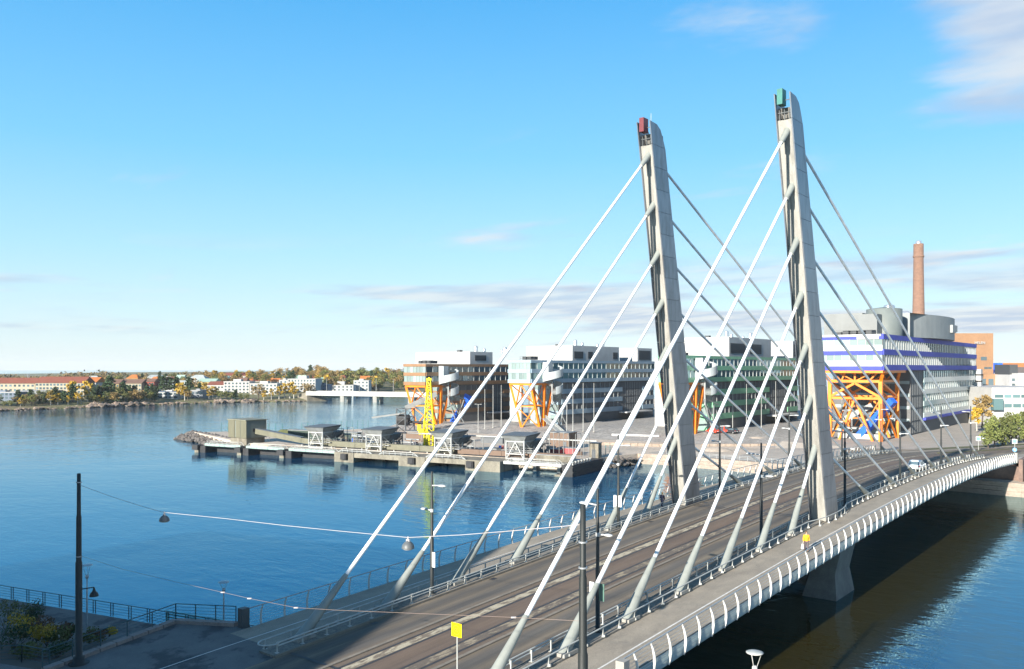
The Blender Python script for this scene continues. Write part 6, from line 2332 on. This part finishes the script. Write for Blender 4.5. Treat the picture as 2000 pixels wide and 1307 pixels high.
M_WIRE = mat('white_cable', (0.40, 0.37, 0.37), nscale=1, rough=0.5)
M_WIRE2 = mat('copper_wire', (0.24, 0.18, 0.15), nscale=1, rough=0.5)
w = [on_wire(u, v) for u, v in ((157, 948), (220, 971), (290, 993), (321, 1001), (440, 1013), (560, 1027), (680, 1039), (797, 1050), (900, 1045), (1000, 1037), (1090, 1029), (1132, 1025))]
sw = thing('span_wire', 'white span wire strung between the two tall tram poles', 'wire', w[0])
MB().path(w, 0.015, 6).build('cable', M_WIRE, sw)
w2 = [on_wire(u, v) for u, v in ((158, 1086), (240, 1112), (340, 1136), (435, 1157), (487, 1169), (578, 1187), (660, 1192), (760, 1196), (880, 1201), (1003, 1206), (1132, 1213))]
sw2 = thing('span_wire', 'thin lower span wire with pale clamps between the two tall tram poles', 'wire', w2[0])
MB().path(w2, 0.009, 5).build('cable', M_WIRE2, sw2)
for i in (3, 4, 5, 9):
    p = w2[i]
    MB().beam(p - RT * 0.11, p + RT * 0.11, 0.05, 0.06).build('clamp', M_WIRE, sw2)
for (u, v), lab in (((321, 1001), 'grey dome lamp hanging from the white span wire over the water at left'), ((797, 1050), 'grey dome lamp hanging from the white span wire before the bridge stays')):
    p = on_wire(u, v)
    t = thing('hanging_lamp', lab, 'street lamp', (p.x, p.y, p.z - 0.5), 0, 'dome lamps on the span wire')
    MB().lathe((p.x, p.y, p.z - 0.5), [(0.29, 0), (0.29, 0.06), (0.26, 0.17), (0.17, 0.28), (0.08, 0.33), (0.06, 0.37)], 20).build('dome', mat('dome_grey', (0.09, 0.10, 0.105), nscale=2, rough=0.5), t)
    MB().lathe((p.x, p.y, p.z - 0.55), [(0.2, 0), (0.25, 0.05)], 16).build('lens', M_WPL, t)
    MB().beam((p.x - 0.1, p.y, p.z - 0.14), (p.x + 0.1, p.y, p.z - 0.14), 0.07, 0.12).tube((p.x, p.y, p.z - 0.16), (p.x, p.y, p.z + 0.05), 0.03, None, 6).build('bracket', M_WIRE, t)
# dome lamp on an arm of the left pole
p = Vector((PL.x, PL.y, 9.2))
t = thing('hanging_lamp', 'dark dome lamp on a short arm of the tall left pole', 'street lamp', (p.x + 0.75, p.y + 0.6, p.z - 0.5))
MB().tube(p, p + Vector((0.75, 0.6, 0.15)), 0.035, None, 6).build('arm', M_DARKP, t)
MB().lathe((p.x + 0.75, p.y + 0.6, p.z - 0.42), [(0.27, 0), (0.27, 0.06), (0.22, 0.2), (0.1, 0.33), (0.05, 0.55)], 18).build('dome', M_DARKP, t)


# ------------------------------------------------------------------ lettering helper and the yellow speed sign
def text_mesh(name, body, size, mt, parent, loc, rot, ex=0.004):
    cu = bpy.data.curves.new('t', 'FONT')
    cu.body = body
    cu.size = size
    cu.extrude = ex
    cu.align_x = 'CENTER'
    cu.align_y = 'CENTER'
    tmp = bpy.data.objects.new('tmp', cu)
    C.objects.link(tmp)
    bpy.context.view_layer.update()
    me = bpy.data.meshes.new_from_object(tmp.evaluated_get(bpy.context.evaluated_depsgraph_get()))
    bpy.data.objects.remove(tmp)
    bpy.data.curves.remove(cu)
    me.materials.clear()
    me.materials.append(mt)
    o = bpy.data.objects.new(name, me)
    C.objects.link(o)
    o.parent = parent
    o.location = Vector(loc) - off(parent)
    o.rotation_euler = rot
    return o


p = ray(893, 1230, 46)
zb_ = zd(p.y) + 0.1
t = thing('speed_sign', 'yellow square sign reading 40 on a slim grey post beside the road', 'sign', (p.x, p.y, zb_))
MB().tube((p.x, p.y, zb_), (p.x, p.y, p.z + 0.3), 0.035, None, 10).build('post', M_RAILW, t)
MB().box(p.x - 0.36, p.x + 0.36, p.y - 0.065, p.y - 0.045, p.z - 0.37, p.z + 0.37).build('plate', mat('sign_yellow', (0.85, 0.62, 0.0), (0.80, 0.58, 0.0), nscale=1, rough=0.45), t)
M_BLK = mat('sign_black', (0.03, 0.025, 0.01), nscale=1, rough=0.6)
ring = []
P, F = [], []
for i in range(32):
    a = 2 * pi * i / 32
    for r in (0.225, 0.255):
        P.append((p.x + r * cos(a), p.y - 0.069, p.z + r * sin(a)))
for i in range(32):
    j = (i + 1) % 32
    F.append((2 * i, 2 * i + 1, 2 * j + 1, 2 * j))
MB().add(P, F).build('ring', M_BLK, t)
text_mesh('lettering', '40', 0.30, M_BLK, t, (p.x, p.y - 0.07, p.z), (pi / 2, 0, 0))


# blue road signs beyond the bridge
def road_sign(u, v, labels, disc):
    p = on_z(u, v, 4.9)
    p.z = zd(p.y)
    t = thing('road_sign', labels, 'sign', p, 0)
    MB().tube(p, p + Vector((0, 0, 3.1)), 0.05, None, 8).build('post', M_RAILW, t)
    mb = mat('sign_blue', (0.10, 0.28, 0.55), nscale=1, rough=0.5)
    if disc:
        MB().tube((p.x, p.y - 0.12, p.z + 0.9), (p.x, p.y - 0.08, p.z + 0.9), 0.42, None, 20).build('disc', mb, t)
        MB().beam((p.x - 0.16, p.y - 0.13, p.z + 1.06), (p.x + 0.16, p.y - 0.13, p.z + 0.74), 0.02, 0.1).build('arrow', MATS['sign_white'], t)
    MB().box(p.x - 0.45, p.x + 0.45, p.y - 0.12, p.y - 0.08, p.z + 2.2, p.z + 3.1).build('plate', MATS['sign_white'], t)
    MB().box(p.x - 0.36, p.x + 0.36, p.y - 0.135, p.y - 0.121, p.z + 2.29, p.z + 3.01).build('panel', mb, t)


road_sign(1982, 890, 'white and blue square sign over a blue disc sign on the traffic island', True)
road_sign(1911, 882, 'single white and blue square sign left of the street trees', False)


# ------------------------------------------------------------------ people
def skin_mesh(name, verts, edges, radii, mt, parent, sub=2):
    me = bpy.data.meshes.new(name)
    me.from_pydata(verts, edges, [])
    o = bpy.data.objects.new('tmp', me)
    C.objects.link(o)
    o.modifiers.new('skin', 'SKIN')
    sv = me.skin_vertices[0].data
    for i, r in enumerate(radii):
        sv[i].radius = r if isinstance(r, tuple) else (r, r)
        sv[i].use_root = (i == 0)
    md = o.modifiers.new('sub', 'SUBSURF')
    md.levels = sub
    md.render_levels = sub
    bpy.context.view_layer.update()
    out_ = bpy.data.meshes.new_from_object(o.evaluated_get(bpy.context.evaluated_depsgraph_get()))
    bpy.data.objects.remove(o)
    out_.name = name
    out_.materials.clear()
    out_.materials.append(mt)
    for q in out_.polygons:
        q.use_smooth = True
    r_ = bpy.data.objects.new(name, out_)
    C.objects.link(r_)
    r_.parent = parent
    return r_


M_SKIN = mat('skin', (0.50, 0.31, 0.22), nscale=2, rough=0.6)


def person(loc, rz, label, jacket, trousers, hair, step=0.22, arm=0.12):
    """facing local -y; one skinned body, clothes and hair as parts"""
    t = thing('person', label, 'person', loc, rz)
    V = []
    E_ = []
    R_ = []

    def add(p, r, link=None):
        V.append(p)
        R_.append(r)
        if link is not None:
            E_.append((link, len(V) - 1))
        return len(V) - 1
    pel = add((0, 0, 0.93), (0.15, 0.11))
    wai = add((0, 0, 1.1), (0.135, 0.10), pel)
    che = add((0, -0.01, 1.3), (0.16, 0.115), wai)
    sh = add((0, 0, 1.42), (0.12, 0.09), che)
    nk = add((0, -0.01, 1.5), 0.055, sh)
    hd = add((0, -0.02, 1.6), (0.078, 0.09), nk)
    add((0, -0.015, 1.71), (0.07, 0.085), hd)
    add((0, -0.115, 1.6), 0.016, hd)          # nose
    jl = []
    for s in (-1, 1):
        a = add((s * 0.19, 0, 1.41), 0.065, sh)
        e = add((s * 0.25, s * arm * 0.4 + 0.03, 1.14), 0.045, a)
        wr = add((s * 0.26, s * arm - 0.05, 0.9), 0.032, e)
        pa = add((s * 0.255, s * arm - 0.07, 0.83), (0.02, 0.038), wr)
        for k in range(4):
            f1 = add((s * 0.25, s * arm - 0.10 + 0.02 * k, 0.775 - (0.006 if k in (1, 2) else 0)), 0.009, pa)
            add((s * 0.238, s * arm - 0.105 + 0.02 * k, 0.735 - (0.008 if k in (1, 2) else 0)), 0.008, f1)
        th = add((s * 0.24, s * arm - 0.115, 0.82), 0.011, pa)
        add((s * 0.228, s * arm - 0.125, 0.785), 0.009, th)
        jl.append((a, e, wr))
    ll = []
    for s in (-1, 1):
        hp = add((s * 0.09, 0, 0.86), 0.095, pel)
        kn = add((s * 0.1, -s * step * 0.45 - 0.03, 0.49), 0.062, hp)
        an = add((s * 0.1, -s * step + 0.03, 0.09), 0.042, kn)
        fo = add((s * 0.11, -s * step - 0.07, 0.045), (0.042, 0.035), an)
        add((s * 0.115, -s * step - 0.15, 0.035), (0.036, 0.024), fo)
        ll.append((hp, kn, an))
    body = skin_mesh('body', V, E_, R_, M_SKIN, t)
    # jacket over torso and arms
    jv, je, jr = [], [], []

    def sub(i, k, link=None):
        r = R_[i] if isinstance(R_[i], tuple) else (R_[i], R_[i])
        jv.append(V[i])
        jr.append((r[0] * k + 0.02, r[1] * k + 0.02))
        if link is not None:
            je.append((link, len(jv) - 1))
        return len(jv) - 1
    a0 = sub(che, 1.15)
    b0 = sub(wai, 1.15, a0)
    p0_ = sub(pel, 1.12, b0)
    jv.append((0, 0, 0.84))
    jr.append((0.185, 0.15))
    je.append((p0_, len(jv) - 1))
    c0 = sub(sh, 1.05, a0)
    jv.append((0, 0, 1.475))
    jr.append((0.075, 0.075))
    je.append((c0, len(jv) - 1))
    for a, e, wr in jl:
        q = sub(a, 1.15, c0)
        q = sub(e, 1.25, q)
        sub(wr, 1.3, q)
    skin_mesh('jacket', jv, je, jr, jacket, t)
    jv, je, jr = [], [], []
    a0 = sub(pel, 1.0)
    for hp, kn, an in ll:
        q = sub(hp, 1.02, a0)
        q = sub(kn, 1.1, q)
        sub(an, 1.15, q)
    skin_mesh('trousers', jv, je, jr, trousers, t)
    m = MB()
    for s in (-1, 1):
        m.rbox((s * 0.112, -s * step - 0.07, 0.0), 0.1, 0.27, 0.09)
    m.build('shoes', M_FENDER, t, local=True)
    m = MB().lathe((0, 0.065, 1.60), [(0.07, 0), (0.098, 0.05), (0.102, 0.11), (0.085, 0.165), (0.05, 0.195), (0.01, 0.205)], 14)
    m.build('hair', hair, t, local=True)
    for s in (-1, 1):
        m = MB().lathe((s * 0.032, -0.103, 1.612), [(0.004, -0.008), (0.011, 0), (0.004, 0.008)], 8)
        m.build('eye', M_FENDER, t, local=True)
    MB().box(-0.025, 0.025, -0.105, -0.09, 1.545, 1.553).build('mouth', mat('lips', (0.35, 0.12, 0.1), rough=0.6), t, local=True)
    return t


M_JY = mat('jacket_yellow', (0.78, 0.36, 0.01), (0.66, 0.29, 0.01), nscale=5, rough=0.8, coord='obj')
M_TRG = mat('trousers_grey', (0.09, 0.075, 0.085), nscale=4, rough=0.9, coord='obj')
M_JN = mat('jacket_navy', (0.045, 0.045, 0.085), nscale=4, rough=0.85, coord='obj')
M_HAIRB = mat('hair_brown', (0.10, 0.06, 0.03), nscale=8, rough=0.7, coord='obj')
M_HAIRO = mat('hair_sandy', (0.40, 0.24, 0.09), nscale=8, rough=0.7, coord='obj')
pp = (11.4, -14.65, zd(-14.65) + 0.004)
person(pp, 0.5, 'person in a bright yellow jacket walking on the near walkway with a white bag', M_JY, M_TRG, M_HAIRB)
t = thing('shopping_bag', 'white shopping bag carried by the person in the yellow jacket', 'bag', (pp[0] - 0.33, pp[1] - 0.02, pp[2] + 0.2))
q = Vector(t.location)
MB().hexa([q + Vector((-0.13, -0.09, 0)), q + Vector((0.13, -0.09, 0)), q + Vector((0.13, 0.09, 0)), q + Vector((-0.13, 0.09, 0)), q + Vector((-0.08, -0.02, 0.42)), q + Vector((0.08, -0.02, 0.42)), q + Vector((0.08, 0.02, 0.42)), q + Vector((-0.08, 0.02, 0.42))]).build('sack', M_WHITE, t)
MB().path([q + Vector((-0.06, 0, 0.41)), q + Vector((-0.03, 0, 0.58)), q + Vector((0.03, 0, 0.58)), q + Vector((0.06, 0, 0.41))], 0.012, 5).build('handle', M_WHITE, t)
person((-9.1, -3.6, zd(-3.6) + 0.004), pi + 0.3, 'person in a dark navy coat walking away beside the left pylon', M_JN, M_JN, M_HAIRO)


# ------------------------------------------------------------------ cars
def car(loc, rz, label, paint, name='car', cat='car', van=False):
    """front towards +y, rear bumper at y = 0"""
    t = thing(name, label, cat, loc, rz)
    L_, Wd = 4.45, 0.92
    roof = 1.66 if not van else 2.1
    # (y, half width, z low, z belt)
    sec = [(0.0, 0.74, 0.42, 0.86), (0.10, 0.86, 0.33, 0.98), (0.7, 0.92, 0.24, 1.02), (1.6, 0.92, 0.22, 1.0), (2.7, 0.92, 0.22, 0.98), (3.3, 0.91, 0.24, 0.95), (4.0, 0.87, 0.28, 0.86), (4.35, 0.76, 0.36, 0.72), (4.45, 0.62, 0.42, 0.62)]
    P, F = [], []
    for y, w, zl, zh in sec:
        P += [(-w * 0.92, y, zl), (-w, y, zl + 0.12), (-w, y, (zl + zh) / 2), (-w * 0.95, y, zh), (w * 0.95, y, zh), (w, y, (zl + zh) / 2), (w, y, zl + 0.12), (w * 0.92, y, zl)]
    for i in range(len(sec) - 1):
        for j in range(8):
            k = (j + 1) % 8
            F.append((i * 8 + j, i * 8 + k, i * 8 + 8 + k, i * 8 + 8 + j))
    F += [tuple(range(7, -1, -1)), tuple(range(len(P) - 8, len(P)))]
    MB().add(P, F, True).build('body', paint, t, local=True)
    g = [(0.16, 0.80, 0.97), (0.62, 0.72, roof - 0.09), (1.0, 0.69, roof), (2.0, 0.68, roof - 0.01), (2.45, 0.68, roof - 0.12), (3.25, 0.80, 0.96)]
    P, F = [], []
    for y, w, z in g:
        P += [(-w, y, z), (w, y, z)]
    b0 = len(P)
    base = [(0.16, 0.82), (0.62, 0.86), (1.0, 0.87), (2.0, 0.87), (2.45, 0.87), (3.25, 0.85)]
    for y, w in base:
        P += [(-w, y, 0.96), (w, y, 0.96)]
    for i in range(5):
        F.append((2 * i, 2 * i + 1, 2 * i + 3, 2 * i + 2))
        F.append((b0 + 2 * i, 2 * i, 2 * i + 2, b0 + 2 * i + 2))
        F.append((2 * i + 1, b0 + 2 * i + 1, b0 + 2 * i + 3, 2 * i + 3))
    MB().add(P, F).build('cabin', paint, t, local=True)

    def pane(pts, nm='window'):
        MB().add(pts, [tuple(range(len(pts)))]).build(nm, G_DARK, t, local=True)
    pane([(-0.72, 0.19, 1.03), (0.72, 0.19, 1.03), (0.66, 0.565, roof - 0.15), (-0.66, 0.565, roof - 0.15)], 'rear_window')
    pane([(-0.72, 3.22, 1.0), (0.72, 3.22, 1.0), (0.62, 2.52, roof - 0.14), (-0.62, 2.52, roof - 0.14)], 'windscreen')
    for s in (-1, 1):
        pane([(s * 0.866, 0.75, 1.03), (s * 0.885, 1.6, 1.02), (s * 0.715, 1.6, roof - 0.13), (s * 0.735, 0.85, roof - 0.16)])
        pane([(s * 0.885, 1.68, 1.02), (s * 0.875, 2.85, 1.0), (s * 0.72, 2.4, roof - 0.16), (s * 0.713, 1.68, roof - 0.13)])
        for y in (0.85, 3.55):
            wl = MB().tube((s * 0.70, y, 0.33), (s * 0.935, y, 0.33), 0.335, None, 20).build('wheel', M_FENDER, t, local=True)
            MB().tube((s * 0.936, y, 0.33), (s * 0.945, y, 0.33), 0.21, None, 14).build('rim', M_STEEL, wl, local=True)
        m = MB().rbox((s * 0.76, 0.07, 0.82), 0.26, 0.16, 0.14)
        m.build('tail_light', mat('tail_red', (0.30, 0.02, 0.02), nscale=1, rough=0.3), t, local=True)
        m = MB().rbox((s * 0.66, 4.3, 0.6), 0.26, 0.14, 0.12)
        m.build('headlight', M_STEEL, t, local=True)
        m = MB().rbox((s * 0.99, 2.75, 0.98), 0.16, 0.12, 0.13)
        m.build('mirror', paint, t, local=True)
    MB().box(-0.7, 0.7, -0.03, 0.2, 0.34, 0.5).build('bumper', M_FENDER, t, local=True)
    MB().box(-0.26, 0.26, -0.04, 0.02, 0.62, 0.74).build('number_plate', MATS['sign_white'], t, local=True)
    return t


M_CARW = mat('car_white', (0.75, 0.77, 0.78), (0.72, 0.74, 0.75), nscale=0.5, rough=0.18)
M_CARR = mat('car_red', (0.55, 0.05, 0.02), nscale=0.5, rough=0.25)
M_CARK = mat('car_black', (0.03, 0.03, 0.035), nscale=0.5, rough=0.2)
M_CARB = mat('car_silverblue', (0.20, 0.27, 0.33), nscale=0.5, rough=0.25)
c_ = car((6.0, 45.6, zd(46) - 0.008), 0.0, 'white SUV driving away across the far half of the bridge', M_CARW)
c_.rotation_euler = (math.atan((zd(49) - zd(46)) / 3), 0, 0)
for (u, v), rz, pt, lab in (((1402, 856), 1.2, M_CARR, 'red van parked on the cobbled bank by the green-banded block'), ((1421, 856), 1.2, M_CARR, 'second red car parked to the right of the red van'), ((1440, 857), 1.3, M_CARK, 'black car parked right of the red vehicles on the bank')):
    p = on_z(u, v, 2.5)
    car((p.x, p.y, 2.43 if p.y < 121 else 2.43 + (p.y - 121) * 0.062), rz, lab, pt, van='van' in lab)
p = on_z(1925, 862, 4.0)
car((p.x, p.y, 4.0), 0.4, 'silver-blue car beyond the street trees near the white office', M_CARB)

# ------------------------------------------------------------------ the building whose shadow falls over the near bank (behind the camera, left)
sd = Vector((-0.28, 0.96, 0)).normalized()
sn_ = Vector((-sd.y, sd.x, 0))
c0 = Vector((-8.2, -103.5, 0))
q = [c0, c0 + sn_ * 60, c0 + sn_ * 60 - sd * 46, c0 - sd * 46]
t = thing('apartment_building', 'tall apartment building on the near bank behind the viewpoint', 'apartment building', (c0.x, c0.y, 4))
MB().hexa([(p.x, p.y, 0) for p in q] + [(p.x, p.y, 32) for p in q]).build('wall', M_BRICK, t)
MB().hexa([(p.x, p.y, 32.01) for p in q] + [(p.x, p.y, 32.4) for p in q]).build('roof', M_ROOF, t)
for fl in range(8):
    for i in range(14):
        p = c0 + sn_ * (2.5 + i * 4.1) + sd * 0.03
        m = MB().rbox((p.x, p.y, 6 + fl * 3.2), 1.8, 0.12, 1.6, math.atan2(sn_.y, sn_.x))
        m.build('window', G_DARK, t)

# ------------------------------------------------------------------ look-alikes are told apart by their place in the row
def px_u(o):
    d = o.location - Vector((CX, CY, CH))
    return 1000 + FPX * d.dot(RT) / max(1e-3, d.dot(FW))


same = {}
for o in list(C.objects):
    if o.parent is None and 'label' in o.keys():
        same.setdefault(o['label'], []).append(o)
for lab, objs in same.items():
    if len(objs) > 1:
        objs.sort(key=px_u)
        for i, o in enumerate(objs):
            n = i + 1
            suf = 'th' if 10 <= n % 100 <= 20 else {1: 'st', 2: 'nd', 3: 'rd'}.get(n % 10, 'th')
            o['label'] = 'leftmost ' + lab if i == 0 else ('rightmost ' + lab if i == len(objs) - 1 else '%d%s %s, from the left' % (n, suf, lab))


# ------------------------------------------------------------------ thin sea haze round the whole scene
hz = bpy.data.materials.new('thin_haze')
hz.use_nodes = True
ht = hz.node_tree
ht.nodes.clear()
hv = ht.nodes.new('ShaderNodeVolumePrincipled')
hv.inputs['Color'].default_value = (0.86, 0.93, 1.0, 1)
hv.inputs['Density'].default_value = 0.00005
hv.inputs['Anisotropy'].default_value = 0.0
ho = ht.nodes.new('ShaderNodeOutputMaterial')
ht.links.new(hv.outputs[0], ho.inputs['Volume'])
MB().box(-9100, 9100, -9100, 9100, -4.5, 86).build('haze', hz, kind='stuff')
